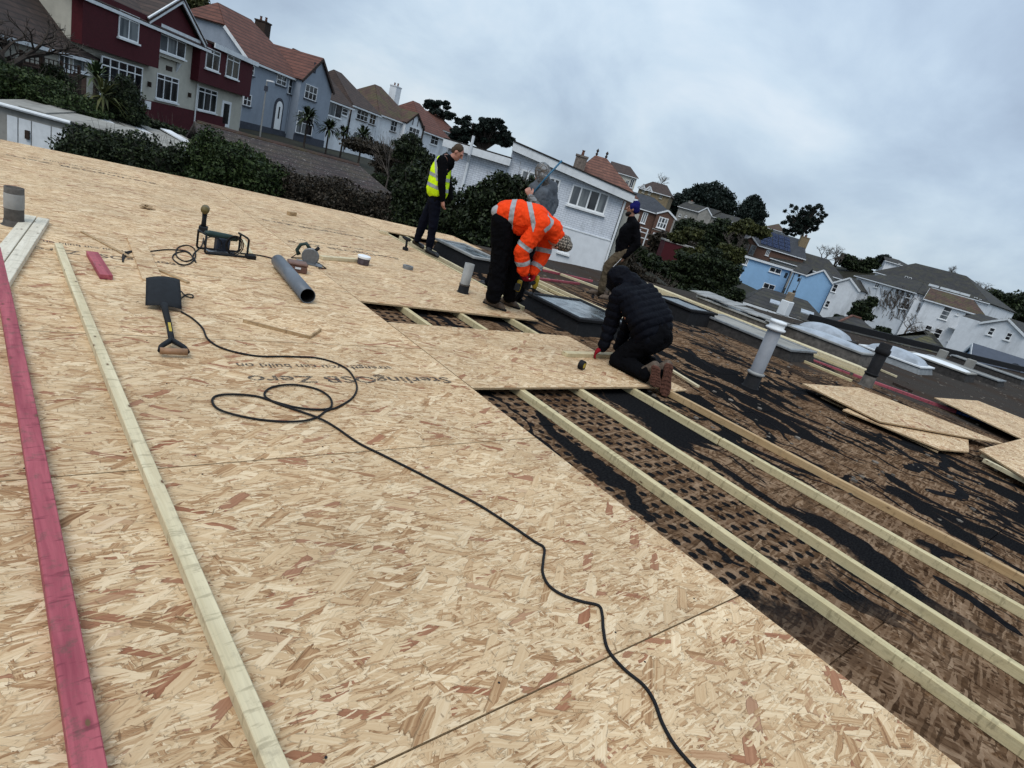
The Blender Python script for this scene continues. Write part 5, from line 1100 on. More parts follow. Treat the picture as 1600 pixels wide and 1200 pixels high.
def core(name, blobs, k, parent, m='leaf_core'):
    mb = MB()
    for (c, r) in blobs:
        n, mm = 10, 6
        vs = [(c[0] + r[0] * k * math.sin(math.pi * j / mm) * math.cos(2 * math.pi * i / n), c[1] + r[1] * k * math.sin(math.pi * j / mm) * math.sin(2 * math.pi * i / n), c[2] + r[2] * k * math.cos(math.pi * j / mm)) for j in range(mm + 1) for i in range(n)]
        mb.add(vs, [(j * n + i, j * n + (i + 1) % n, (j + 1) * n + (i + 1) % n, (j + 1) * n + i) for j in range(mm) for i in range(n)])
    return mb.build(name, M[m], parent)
M['leaf_core'] = plain('painted_inner_shade', (.012, .013, .008), 1, .4, 6)  # near-black colour stands for the shade deep inside the foliage
def shrub(name, P, blobs, n, size, leaf, label, cat='shrub', group=None, corek=.72, stem=None, shell=.6, lump=.18):
    """P: foot; blobs relative to P"""
    t = empty(name, P, 0, label, cat, group)
    if corek: tag(core('dark_core', blobs, corek, t), kind='stuff')  # closed dark blobs, painted as inner shade, stop sight through the leaves
    V, F_ = rot_quads(blob_points(n, blobs, shell, lump), size); o = npmesh('foliage', V, F_, M[leaf], t); o['kind'] = 'stuff'
    if cat in ('hedge', 'shrub') and size < .12:
        mb = MB()
        for _ in range(90):
            b_ = blobs[random.randrange(len(blobs))]; a_ = random.random() * 6.28; e_ = random.uniform(.1, 1.4); d_ = Vector((math.cos(a_) * math.cos(e_), math.sin(a_) * math.cos(e_), math.sin(e_)))
            q0 = Vector(b_[0]) + Vector((d_.x * b_[1][0], d_.y * b_[1][1], d_.z * b_[1][2])) * .8; mb.tube([q0, q0 + (d_ + Vector((random.uniform(-.4, .4), random.uniform(-.4, .4), .5))).normalized() * random.uniform(.2, .75) * size * 12], size * .08, 3, caps=False)
        o2 = mb.build('shoots', M['twig'], t); o2['kind'] = 'stuff'
    if stem: MB().tube([(0, 0, -.5), (stem[0], stem[1], stem[2] * .5), (stem[0], stem[1], stem[2])], [stem[3], stem[3] * .8, stem[3] * .5], 8).build('trunk', M['bark'], t)
    return t
def pxblobs(P, lst, f):                                              # (u, v, ru px, rv px[, df]) -> metres at distance f
    out = []
    for e in lst:
        u, v, ru, rv = e[:4]; ff = f + (e[4] if len(e) > 4 else 0); c = D(u, v, ff) - P; k = ff / FPX * .97
        out.append((tuple(c), (ru * k, (ru + rv) / 2 * k, rv * k)))
    return out
def hedge(name, f, lst, n, size, leaf, label, **kw):
    u = sum(e[0] for e in lst) / len(lst); c = D(u, 300, f); P = Vector((c.x, c.y, -4.3 if f < 35 else tz(c.x, c.y)))
    return shrub(name, P, pxblobs(P, lst, f), n, size, leaf, label, **kw)
# hedges right behind the far edge of the deck
gh_ = 'overgrown hedges behind the far edge of the deck'
hedge('ivy_hedge', 18.0, [(125, 240, 32, 36), (165, 238, 40, 34), (215, 250, 42, 36), (255, 268, 40, 40), (190, 280, 60, 40), (130, 260, 35, 30), (272, 250, 18, 22)], 26000, .055, 'leaf_dark', 'dense dark ivy hedge over the wall by the white garage doors', cat='hedge', group=gh_)
hedge('ivy_hedge', 18.5, [(325, 250, 30, 40), (370, 262, 42, 38), (345, 290, 45, 40), (410, 285, 40, 34)], 26000, .055, 'leaf_mid', 'yellowish green ivy bush before the low lichen-spotted roof', cat='hedge', group=gh_)
hedge('twiggy_hedge', 19.0, [(440, 302, 34, 34), (480, 308, 40, 34), (525, 318, 42, 34), (570, 330, 42, 34), (610, 345, 36, 34), (650, 360, 30, 34)], 34000, .05, 'leaf_brown', 'brown leafless-looking twiggy hedge between ivy and the man in yellow', cat='hedge', group=gh_)
hedge('laurel_hedge', 18.5, [(640, 305, 22, 40), (665, 320, 30, 46), (700, 345, 40, 40), (650, 345, 36, 34), (735, 365, 44, 36), (690, 300, 16, 26)], 30000, .06, 'leaf_dark', 'dark evergreen hedge right behind the man in the yellow vest', cat='hedge', group=gh_)
hedge('laurel_bush', 18.0, [(770, 318, 36, 32), (800, 302, 24, 26), (815, 318, 26, 30), (755, 345, 34, 34), (800, 350, 34, 36), (780, 375, 50, 30), (748, 322, 20, 22)], 34000, .065, 'leaf_dark', 'bushy laurel against the white brick building, behind the bending man', cat='shrub', lump=.3)
# garden greenery at the left
hedge('clipped_hedge', 24, [(-10, 130, 50, 30), (40, 135, 42, 26), (80, 150, 38, 22), (20, 160, 60, 26), (120, 172, 40, 20)], 26000, .07, 'leaf_mid', 'rounded dark green hedge below the bare tree at the left edge', cat='hedge')
hedge('dark_shrub', 27, [(85, 128, 22, 20), (70, 140, 24, 18)], 7000, .07, 'leaf_dark', 'small black-green shrub by the trellis fence')
hedge('dark_shrub', 26, [(195, 150, 20, 24), (200, 175, 24, 24), (170, 180, 26, 18), (180, 160, 20, 20)], 14000, .06, 'leaf_dark', 'dark conifer shrub in front of the maroon house bay window')
def spiky(P, h, r, label, n=40, m='leaf_olive', w=.05, grp=None):
    t = empty('cordyline', P, 0, label, 'palm', grp); MB().tube([(0, 0, -1), (0, 0, h)], [.10, .08], 8).build('trunk', M['bark'], t); mb = MB()
    for k in range(n):
        a = random.random() * 6.28; e = random.uniform(-.5, 1.3); d = Vector((math.cos(a) * math.cos(e), math.sin(a) * math.cos(e), math.sin(e))); s_ = d.cross(Z3).normalized() * w
        p0 = Vector((0, 0, h)); p1 = p0 + d * r * .6; p2 = p0 + d * r + Vector((0, 0, -.25 * r))
        b = len(mb.v); mb.v += [tuple(p0 - s_ * .5), tuple(p0 + s_ * .5), tuple(p1 + s_), tuple(p1 - s_), tuple(p2)]; mb.f += [(b, b + 1, b + 2, b + 3), (b + 3, b + 2, b + 4)]
    o = mb.build('fronds', M[m], t); o['kind'] = 'stuff'; return t
P = D(148, 160, 26); P.z = -2; spiky(P, D(148, 120, 26).z + 2, 1.0, 'spiky cordyline palm before the maroon bay window, taller one', 60, 'leaf_mid')
P = D(160, 175, 25); P.z = -2.2; spiky(P, D(148, 145, 25).z + 2.2, 1.1, 'drooping pale-leaved cordyline beside the white shed roof', 50, 'leaf_olive')
for (u, v, f, r, lb) in ((477, 183, 56, 1.5, 'round-headed palm in front of the grey gable'), (510, 200, 58, 1.4, 'spiky dark palm at the foot of the balcony house'), (533, 205, 60, 1.0, 'narrow dark cypress-like palm by the road'), (562, 212, 60, 1.6, 'wide dark palm before the hipped white house')):
    P = D(u, v + 30, f); spiky(P, D(u, v, f).z - P.z, r, lb, 90, 'leaf_dark', .09, 'palms along the upper road')
hedge('road_hedge', 52, [(590, 235, 30, 10), (620, 248, 30, 12), (645, 262, 30, 14), (610, 262, 30, 14), (560, 228, 26, 9)], 16000, .10, 'leaf_brown', 'long clipped brown-green hedge below the mock-timbered house', cat='hedge')
hedge('garden_shrub', 40, [(640, 235, 22, 20), (655, 260, 20, 24), (630, 280, 24, 20), (600, 290, 24, 16)], 16000, .09, 'leaf_dark', 'dark shrubs in the garden left of the yellow vest')
# trees
def tree(name, f, foot, lst, n, size, leaf, label, trunk=True, tr=.35, corek=.55, limbs=0, group=None, shell=.45, lump=.22, cat='tree', lean=None):
    c = D(foot[0], foot[1], f); P = Vector((c.x, c.y, c.z)); GROUND.append(tuple(P))
    bl = pxblobs(P, lst, f); t = shrub(name, P, bl, n, size, leaf, label, cat, group, corek, None, shell, lump)
    if trunk:
        top = np.mean([b[0] for b in bl], 0); mb = MB().tube([(0, 0, -2), (top[0] * .3, top[1] * .3, top[2] * .45), (top[0] * .8, top[1] * .8, top[2] * .95)], [tr, tr * .75, tr * .35], 8); mb.build('trunk', M['bark'], t)
        mb = MB()
        for b in bl: mb.tube([(top[0] * .4, top[1] * .4, top[2] * .5), ((top[0] * .5 + b[0][0]) / 1.5 * .9, (top[1] * .5 + b[0][1]) / 1.5 * .9, (top[2] * .9 + b[0][2]) / 2), b[0]], [tr * .35, tr * .2, tr * .07], 5)
        o = mb.build('limbs', M['bark'], t); o['kind'] = 'stuff'
    return t
def scatter_clumps(lst, k, r, flat=.7, inner=0.0):
    out = []
    for (u, v, ru, rv) in lst:
        for _ in range(k):
            a = random.random() * 6.283; q = max(inner, math.sqrt(random.random())); out.append((u + math.cos(a) * ru * q, v + math.sin(a) * rv * q, r * random.uniform(.7, 1.3), r * flat * random.uniform(.7, 1.3), random.uniform(-1, 1) * ru * .09))
    return out
tree('umbrella_pine', 118, (676, 245), scatter_clumps([(686, 168, 21, 9), (700, 180, 10, 5), (672, 163, 8, 5)], 26, 4.0, .42), 12000, .24, 'leaf_blue', 'slim umbrella pine with a flat dark crown above the red roofs', tr=.3, corek=.4)
tree('umbrella_pine', 112, (755, 262), scatter_clumps([(735, 195, 26, 13), (765, 200, 28, 14), (785, 218, 16, 12), (722, 212, 18, 14), (752, 210, 20, 12)], 26, 5.0, .5), 34000, .26, 'leaf_blue', 'broad dark umbrella pine spreading above the white brick building', tr=.5, corek=.5)
tree('domed_evergreen', 190, (1105, 345), [(1110, 318, 30, 27), (1085, 318, 25, 20), (1130, 328, 17, 22), (1063, 318, 17, 14), (1054, 328, 12, 14), (1100, 305, 22, 15), (1095, 335, 40, 18)], 34000, .42, 'leaf_blue', 'huge dark dome-shaped evergreen on the skyline over the stone house', corek=.8, lump=.1, tr=.8)
tree('conical_evergreen', 180, (1172, 365), [(1175, 322, 12, 14), (1170, 335, 18, 14), (1180, 335, 14, 16), (1164, 346, 18, 10), (1180, 349, 14, 9)], 14000, .40, 'leaf_blue', 'dark pointed evergreen right of the great dome tree', corek=.75, lump=.12)
tree('open_crowned_pine', 160, (1250, 385), scatter_clumps([(1250, 335, 25, 17), (1268, 335, 24, 17), (1240, 355, 20, 14), (1262, 352, 26, 14)], 42, 3.2, .7), 26000, .20, 'leaf_blue', 'tall open-crowned pine with sky showing through its branches', tr=.4, corek=.0, shell=.2)
tree('dark_garden_tree', 100, (1045, 400), [(1035, 378, 22, 12), (1060, 385, 25, 16), (1030, 400, 22, 18), (1010, 410, 16, 16)], 16000, .26, 'leaf_brown', 'brownish bushy tree below the bay-windowed villa')
tree('dark_garden_tree', 120, (1115, 385), [(1075, 358, 22, 12), (1105, 368, 22, 18), (1125, 360, 20, 14), (1095, 390, 30, 14), (1140, 372, 20, 14), (1150, 385, 14, 14)], 26000, .28, 'leaf_dark', 'dense dark garden trees below the pale stone houses')
tree('dark_garden_tree', 118, (1160, 370), [(1165, 356, 16, 10), (1190, 362, 14, 8), (1150, 360, 12, 8)], 8000, .30, 'leaf_olive', 'olive-green scrubby tree between stone wing and solar roof')
tree('dark_garden_tree', 62, (1065, 455), [(1045, 425, 24, 14), (1080, 415, 28, 18), (1110, 410, 22, 18), (1060, 440, 34, 14), (1100, 440, 34, 16), (1135, 432, 18, 22), (1130, 455, 22, 12), (1020, 425, 16, 12)], 44000, .15, 'leaf_dark', 'spreading dark evergreen mass right beyond the roof edge')
tree('dark_garden_tree', 58, (1020, 440), [(1010, 425, 18, 14), (1025, 440, 24, 10), (990, 425, 12, 12)], 12000, .14, 'leaf_brown', 'low brown bush beyond the roof edge by the kneeling man')
tree('dark_hillside_tree', 170, (1560, 490), [(1545, 470, 22, 14), (1570, 472, 24, 14), (1600, 478, 30, 16), (1640, 480, 30, 20), (1530, 462, 14, 8), (1580, 488, 40, 12)], 26000, .38, 'leaf_dark', 'dark evergreen wood on the hill at the right edge')
tree('dark_hillside_tree', 150, (1335, 440), [(1330, 412, 9, 9), (1345, 416, 9, 8), (1360, 412, 14, 7), (1320, 405, 8, 8), (1350, 422, 14, 6)], 9000, .34, 'leaf_dark', 'dark bushes on the skyline right of the bare trees')
tree('dark_hillside_tree', 155, (1385, 420), [(1383, 404, 11, 4), (1376, 408, 9, 5)], 4000, .34, 'leaf_blue', 'flat-topped small pine on the skyline over the slate roofs')
tree('dark_garden_tree', 85, (1340, 500), [(1345, 480, 12, 9), (1362, 472, 8, 8), (1350, 492, 16, 8), (1335, 492, 10, 8)], 9000, .16, 'leaf_dark', 'dark clipped shrub beside the narrow white gable')
tree('dark_garden_tree', 30, (320, 30), [(300, 10, 16, 20), (312, 28, 14, 16), (290, -5, 18, 14)], 9000, .1, 'leaf_olive', 'olive tree top showing above the white-edged gable') if False else None
tree('backdrop_tree', 70, (322, 90), [(312, 12, 14, 18), (318, 32, 12, 14), (300, -5, 16, 16)], 9000, .16, 'leaf_olive', 'olive-brown tree rising behind the maroon house gable')
gs_ = 'dark shrubs in the gardens beyond the roof edge'
hedge('garden_thicket', 42, [(975, 405, 14, 12), (990, 425, 18, 12), (1010, 445, 24, 12), (1035, 455, 24, 10)], 14000, .11, 'leaf_brown', 'tangled brown thicket directly behind the kneeling man beyond the roof', cat='hedge', group=gs_)
hedge('garden_thicket', 50, [(1060, 462, 26, 10), (1095, 466, 28, 12), (1130, 470, 24, 12), (1150, 462, 14, 12), (1020, 412, 16, 12), (1000, 398, 12, 10)], 22000, .12, 'leaf_dark', 'low black-green thicket under the spreading evergreen at the roof edge', cat='hedge', group=gs_)
hedge('garden_thicket', 75, [(1075, 400, 22, 10), (1105, 400, 26, 12), (1130, 398, 16, 14), (1150, 402, 10, 16), (1060, 372, 18, 8), (1085, 366, 18, 8)], 18000, .18, 'leaf_olive', 'olive thicket around the maroon garden building', cat='hedge', group=gs_)
hedge('garden_thicket', 60, [(1325, 512, 16, 9), (1350, 518, 18, 9), (1378, 522, 18, 9), (1310, 500, 10, 8)], 12000, .13, 'leaf_dark', 'dark bushes between the low slate roofs and the ivy-clad house', cat='hedge', group=gs_)
hedge('clipped_hedge', 31, [(120, 168, 30, 16), (165, 186, 34, 14), (215, 196, 34, 14), (260, 206, 30, 12), (60, 150, 34, 18)], 14000, .09, 'leaf_dark', 'dark hedge behind the pale sheet roofs, before the maroon houses', cat='hedge')
# bare trees
def bare_tree(name, f, foot, top, spread, label, lv=5, seed=1, r0=.14, m='twig', group=None, n0=3, twigk=1.0):
    rd = random.Random(seed); c = D(*foot, f); tp = D(*top, f); P = Vector(c); t = empty(name, P, 0, label, 'tree', group)
    Ht = (tp.z - c.z); mbt = MB(); tw = MB()
    def grow(p, d, L, r, l):
        q = p + d * L; mid = (p + q) / 2 + Vector((rd.uniform(-1, 1), rd.uniform(-1, 1), rd.uniform(-.3, .3))) * L * .08
        (mbt if l <= 1 else tw).tube([p, mid, q], [r, r * .85, r * .7], 5 if l < 3 else 3, caps=False)
        if l >= lv: return
        for _ in range(rd.choice((2, 3, 3)) if l > 0 else n0):
            nd = (d * .9 + Vector((rd.uniform(-1, 1) * spread, rd.uniform(-1, 1) * spread, rd.uniform(-.25, .55)))).normalized()
            grow(q if rd.random() < .7 else mid, nd, L * rd.uniform(.62, .86), r * .62, l + 1)
    grow(Vector((0, 0, -.3)), Vector((rd.uniform(-.1, .1), rd.uniform(-.1, .1), 1)).normalized(), Ht * .30, r0, 0)
    mbt.build('trunk', M[m], t); o = tw.build('twigs', M[m], t); o['kind'] = 'stuff'; return t
bare_tree('bare_tree', 25, (12, 140), (20, -20), 1.0, 'dark spreading leafless tree at the left edge before the cream house', 6, 3, .22, 'bark', n0=4)
bare_tree('bare_tree', 36, (605, 300), (625, 190), .55, 'slender leafless sapling in front of the mock-timbered house', 4, 8, .06)
gb_ = 'leafless trees among the hillside houses'
for (nm, f, ft, tp, sp, lb, lv, sd_, r) in (('bare_tree', 160, (1025, 300), (1018, 262), 1.1, 'fine grey leafless tree on the skyline over the ochre villas', 6, 11, .20), ('bare_tree', 200, (1150, 345), (1143, 305), .9, 'pale leafless tree between the dome tree and the pointed tree', 6, 12, .2),
    ('bare_tree', 140, (1300, 425), (1290, 366), 1.0, 'tall grey leafless tree right of the open pine', 6, 13, .28), ('bare_tree', 140, (1282, 415), (1272, 372), 1.0, 'smaller leafless tree leaning on the open pine', 6, 14, .22), ('bare_tree', 150, (1328, 425), (1320, 388), 1.0, 'low leafless tree on the skyline above the white gable', 5, 15, .2),
    ('bare_tree', 150, (1475, 440), (1470, 405), 1.2, 'rounded leafless tree above the huge slate roof', 6, 16, .25), ('bare_tree', 150, (1525, 465), (1522, 425), 1.1, 'wide leafless tree at the right end of the huge slate roof', 6, 17, .25), ('bare_tree', 170, (1598, 485), (1594, 436), 1.0, 'leafless tree above the dark wood at the right edge', 5, 18, .22),
    ('bare_tree', 66, (1410, 530), (1402, 465), 1.3, 'multi-stemmed leafless bush before the ivy-clad white house', 6, 19, .13), ('bare_tree', 110, (1135, 400), (1128, 345), 1.0, 'grey leafless garden tree between stone houses and brick house', 6, 20, .2)):
    bare_tree(nm, f, ft, tp, sp, lb, lv, sd_, r, group=gb_)
# dry climber on the white house
t = empty('wall_climber', IVYH.P0, IVYH.o.rotation_euler.z, 'grey dry climber spreading over the white house wall', 'climber'); mb = MB()
x0, z0 = IVYH.F(1395, 485); 
for k in range(260):
    x = x0 + random.gauss(0, 1.9); z = z0 + 1.2 + random.gauss(0, 1.1); 
    if z > IVYH.H - .3: continue
    p = Vector((x, -.08, z)); a = random.gauss(1.9, .45); L_ = random.uniform(.4, 1.3); mb.tube([p, p + Vector((math.cos(a) * L_, -.03, math.sin(a) * L_))], random.uniform(.015, .05), 3, caps=False)
o = mb.build('stems', M['twig'], t); o['kind'] = 'stuff'
# trellis fence at the left
P = D(78, 118, 27.5); t = empty('trellis_fence', P, math.atan2(FWD.y, FWD.x) + .05, 'dark wooden trellis-topped fence before the cream extension', 'fence')
a_ = D(40, 100, 26) - P; 
for k in range(4): MB().box(-1.6 + k * 1.1, -1.5 + k * 1.1, -.05, .05, -1.5, .75).build('post', M['dark_timber'], t)
for k in range(3): MB().box(-1.7, 1.9, -.02, .02, .25 + k * .2, .29 + k * .2).build('rail', M['dark_timber'], t)
for k in range(14): MB().box(-1.65 + k * .26, -1.61 + k * .26, -.015, .015, .25, .7).build('slat', M['dark_timber'], t)
MB().box(-1.7, 1.9, -.03, .03, -1.5, .2).build('lower_panel', M['dark_timber'], t)
# ================================================================ people
_ico = None
def ico():
    global _ico
    if _ico is None:
        bm = bmesh.new(); bmesh.ops.create_icosphere(bm, subdivisions=2, radius=1); _ico = [v.co.copy() for v in bm.verts]; bm.free()
    return _ico
def sph(c, r): return (Vector(c), (r, r, r) if not isinstance(r, (tuple, list)) else r, None)
def hull_into(me_v, me_f, items):
    bm = bmesh.new()
    for (c, r, R_) in items:
        for v in ico():
            p = Vector((v.x * r[0], v.y * r[1], v.z * r[2])); bm.verts.new(c + (R_ @ p if R_ is not None else p))
    res = bmesh.ops.convex_hull(bm, input=bm.verts[:]); bmesh.ops.delete(bm, geom=[g for g in bm.verts if not g.link_faces], context='VERTS')
    bm.verts.index_update(); b = len(me_v); me_v += [tuple(v.co) for v in bm.verts]; me_f += [tuple(b + v.index for v in f.verts) for f in bm.faces]; bm.free()
def cap(p, q, r0, r1): return [sph(p, r0), sph(q, r1)]
def chain(pts, rs): return [cap(pts[i], pts[i + 1], rs[i], rs[i + 1]) for i in range(len(pts) - 1)]
def grow(name, hulls, voxel, m, parent, smooth=3, disp=None, wrinkle=0.0, wsc=9.0, off=(0, 0, 0)):
    v, f = [], []
    for hh in hulls: hull_into(v, f, hh)
    inv = pm(parent).inverted(); v = [tuple(inv @ Vector(p)) for p in v]
    me = bpy.data.meshes.new(name); me.from_pydata(v, [], f); tmp = bpy.data.objects.new(name + '_tmp', me); COL.objects.link(tmp)
    md = tmp.modifiers.new('r', 'REMESH'); md.mode = 'VOXEL'; md.voxel_size = voxel
    bpy.context.view_layer.update(); dg = bpy.context.evaluated_depsgraph_get()
    out = bpy.data.meshes.new_from_object(tmp.evaluated_get(dg)); bpy.data.objects.remove(tmp); bpy.data.meshes.remove(me); out.name = name
    bm = bmesh.new(); bm.from_mesh(out)
    for _ in range(smooth): bmesh.ops.smooth_vert(bm, verts=bm.verts, factor=.5, use_axis_x=True, use_axis_y=True, use_axis_z=True)
    bm.normal_update()
    if disp or wrinkle:
        mv = []
        for v_ in bm.verts:
            d = 0
            if wrinkle:
                q = v_.co * wsc; d += wrinkle * (mnoise.noise(q + Vector((mnoise.noise(q * .6) * 2, 0, 0))) * 1.0 + .5 * (1 - 2 * abs(mnoise.noise(q * 2.1 + Vector((7, 3, 1))))))
            if disp: d += disp(v_.co)
            mv.append(v_.normal * d)
        for v_, d in zip(bm.verts, mv): v_.co += d
    bm.to_mesh(out); bm.free()
    for p in out.polygons: p.use_smooth = True
    return link(name, out, m, parent)
def stripe(src, c, d, w, m, parent, near=None, off=.004, name='reflective_band'):
    """band of src between two parallel planes (world coordinates in)"""
    inv = pm(parent).inverted(); c = inv @ Vector(c); d = (inv.to_3x3() @ Vector(d)).normalized(); bm = bmesh.new(); bm.from_mesh(src.data)
    bmesh.ops.bisect_plane(bm, geom=bm.verts[:] + bm.edges[:] + bm.faces[:], plane_co=c + d * w / 2, plane_no=d, clear_outer=True)
    bmesh.ops.bisect_plane(bm, geom=bm.verts[:] + bm.edges[:] + bm.faces[:], plane_co=c - d * w / 2, plane_no=-d, clear_outer=True)
    if near is not None:
        pts, r = near; pts = [inv @ Vector(p) for p in pts]
        def dist(x):
            best = 9
            for a, b in zip(pts, pts[1:]):
                ab = b - a; t = max(0, min(1, (x - a).dot(ab) / ab.length_squared)); best = min(best, (x - a - ab * t).length)
            return best
        bmesh.ops.delete(bm, geom=[f for f in bm.faces if dist(f.calc_center_median()) > r], context='FACES')
    bm.normal_update(); mv = [v.normal.copy() for v in bm.verts]
    for v, n_ in zip(bm.verts, mv): v.co += n_ * off
    me = bpy.data.meshes.new(name); bm.to_mesh(me); bm.free()
    for p in me.polygons: p.use_smooth = True
    return link(name, me, m, parent)
def basis(f, up):
    f = Vector(f).normalized(); s_ = f.cross(Vector(up)).normalized(); u = s_.cross(f).normalized(); return s_, f, u   # right, forward, up
def head_shapes(c, f, up, k=1.0):
    s_, f, u = basis(f, up); R_ = Matrix((s_, f, u)).transposed(); c = Vector(c)
    def P(a, b, d): return c + (s_ * a + f * b + u * d) * k
    def E(a, b, d, r): return (P(a, b, d), tuple(x * k for x in r), R_)
    hs = [[E(0, -.015, .03, (.076, .095, .092))], [E(0, .01, .0, (.066, .078, .08)), E(0, .045, -.075, (.035, .035, .03))],
          [E(0, .02, -.05, (.055, .06, .05)), E(0, .068, -.088, (.022, .018, .018))],
          [E(0, .088, .022, (.009, .012, .010)), E(0, .108, -.015, (.016, .014, .012))],     # nose
          [E(-.032, .078, .038, (.022, .012, .008)), E(.032, .078, .038, (.022, .012, .008))],   # brow
          [E(-.078, -.005, .0, (.008, .018, .030))], [E(.078, -.005, .0, (.008, .018, .030))],
          [E(0, .082, -.052, (.024, .012, .007))]]                                           # lips
    return hs, P
def hand_shapes(w, d, n_, k=1.0, curl=.4, side=1):
    """w wrist, d pointing direction, n_ palm normal"""
    d = Vector(d).normalized(); n_ = Vector(n_); n_ = (n_ - d * n_.dot(d)).normalized(); s_ = d.cross(n_).normalized() * side; w = Vector(w)
    out = [[sph(w, .026 * k), sph(w + d * .085 * k + s_ * .028 * k, .016 * k), sph(w + d * .085 * k - s_ * .028 * k, .016 * k)]]
    for i, (L, o) in enumerate(((.070, -.030), (.080, -.010), (.076, .011), (.060, .030))):
        p = w + d * .088 * k + s_ * o * k; a = curl; dd = d; pts = [p]
        for j, fr in enumerate((.42, .32, .26)):
            a_ = curl * (j + 1) * .8; dd = d * math.cos(a_) + n_ * math.sin(a_); pts.append(pts[-1] + dd * L * fr * k)
        out += chain(pts, [.0105 * k, .0098 * k, .009 * k, .008 * k])
    t0 = w + d * .025 * k - s_ * .025 * k; t1 = t0 + (d * .6 - s_ * .7 + n_ * .25).normalized() * .045 * k; t2 = t1 + (d * .9 - s_ * .1 + n_ * .5).normalized() * .035 * k
    out += chain([t0, t1, t2], [.016 * k, .013 * k, .010 * k]); return out
def shoe(ankle, heel, toe, k=1.0, shaft=.06, r=1.0):
    a, h_, t = Vector(ankle), Vector(heel), Vector(toe); f = (t - h_).normalized(); s_ = f.cross(Z3).normalized()
    return [[sph(h_ + Vector((0, 0, .035)), .036 * r), sph(h_ + f * .03 + Vector((0, 0, .05)), .036 * r), sph(t - f * .09 + Vector((0, 0, .045)) + s_ * .012, .042 * r), sph(t - f * .09 + Vector((0, 0, .04)) - s_ * .012, .042 * r), sph(t - f * .03 + Vector((0, 0, .028)), .030 * r)],
            [sph(h_ + f * .04 + Vector((0, 0, .06)), .044 * r), sph(a + Vector((0, 0, shaft)), .050 * r)]]
def sole(parent, heel, toe, m, name='sole', r=.045):
    h_, t = Vector(heel), Vector(toe); f = (t - h_).normalized(); s_ = f.cross(Z3).normalized(); pts = []
    for a, ln, w_ in ((0, -.03, .028), (0, 0, .036), (0, .10, .034), (0, .2, .045), (0, .26, .035), (0, .29, .015)): pts.append(h_ + f * ln * ((t - h_).length / .27) + s_ * w_)
    for ln, w_ in reversed(((-.03, .028), (0, .036), (.10, .034), (.2, .045), (.26, .035), (.29, .015))): pts.append(h_ + f * ln * ((t - h_).length / .27) - s_ * w_)
    return MB().extr([p + Vector((0, 0, .001)) for p in pts], (0, 0, .022)).build(name, m, parent, world=True)
def skinm(name, c):
    return mat(name, lambda g: {'Base Color': g.mix(g.rmap(g.noise(objco(g), 22, 3), .35, .65), tuple(x * .85 for x in c), c), 'Roughness': .55, 'Subsurface Weight': .08, 'Subsurface Radius': (.01, .004, .002), 'Specular IOR Level': .35})
def cloth(name, c, rough=.85, var=.25, sc=7, sheen=.0, bmp=.5, weave=0):
    def f(g):
        co = objco(g); n = g.noise(co, sc, 5, .6, .4); fine = g.noise(co, 260, 2, .6); fo = g.noise(g.mapp(co, (1, 1, .5)), 16, 3, .6, 1.2)
        col = g.mix(g.rmap(n, .35, .68), tuple(x * (1 - var) for x in c), c); col = g.mix(g.rmap(fine, .4, .7, 0, .25), col, tuple(x * .7 for x in c))
        return {'Base Color': col, 'Roughness': rough, 'Specular IOR Level': .05, 'Sheen Weight': sheen, 'Normal': bump(g, g.m('ADD', fo, g.m('MULTIPLY', fine, .12)), bmp, .02)}
    return mat(name, f)
M['skin'] = skinm('skin_pale', (.42, .20, .145)); M['skin2'] = skinm('skin_tan', (.27, .13, .085))
M['hivis_y'] = cloth('fluorescent_yellow_cloth', (.66, .92, .015), .7, .12, 5, bmp=.6); M['hivis_o'] = cloth('fluorescent_orange_cloth', (.92, .065, .012), .7, .15, 6, bmp=.8)
M['reflect'] = plain('grey_reflective_tape', (.30, .31, .32), .45, .12, 30); M['black_cloth'] = cloth('black_work_cloth', (.003, .003, .004)); M['navy_cloth'] = cloth('dark_navy_cloth', (.005, .006, .012))
M['puffer'] = cloth('black_puffer_nylon', (.0035, .004, .007), .6, .2, 8); M['grey_hood'] = cloth('grey_marl_sweatshirt', (.105, .118, .135), var=.4); M['khaki'] = cloth('khaki_work_trousers', (.105, .080, .052), var=.35)
M['red_glove'] = cloth('red_knit_glove', (.26, .012, .020)); M['tan_shoe'] = plain('dusty_tan_shoe', (.10, .072, .052), .8, .35, 20, dirt=.4); M['black_shoe'] = plain('black_leather_shoe', (.008, .008, .009), .4, .3, 20)
M['boot_sole'] = plain('rust_brown_boot_sole', (.10, .042, .028), .85, .45, 30, bmp=.9); M['hair'] = plain('short_brown_hair', (.055, .036, .022), .8, .5, 160, bmp=.8); M['beard'] = plain('dark_beard', (.012, .010, .009), .9, .4, 150, bmp=.8)
M['blue_wool'] = cloth('blue_wool', (.012, .012, .095), sc=40)
def fwd_of(P): return Vector((P.x, P.y, 0)).dot(FWD)
def mkJ(F0): return lambda u, v, d=0.0: D(u, v, F0 + d)
def eyes(P, parent, k=1):
    for s_ in (-1, 1): MB().lathe(P(s_ * .030, .074, .012), [(.001, -.011), (.009, -.006), (.011, 0), (.009, .006), (.001, .011)], 10).build('eye', M['black_rubber'], parent, world=True, smooth=True)
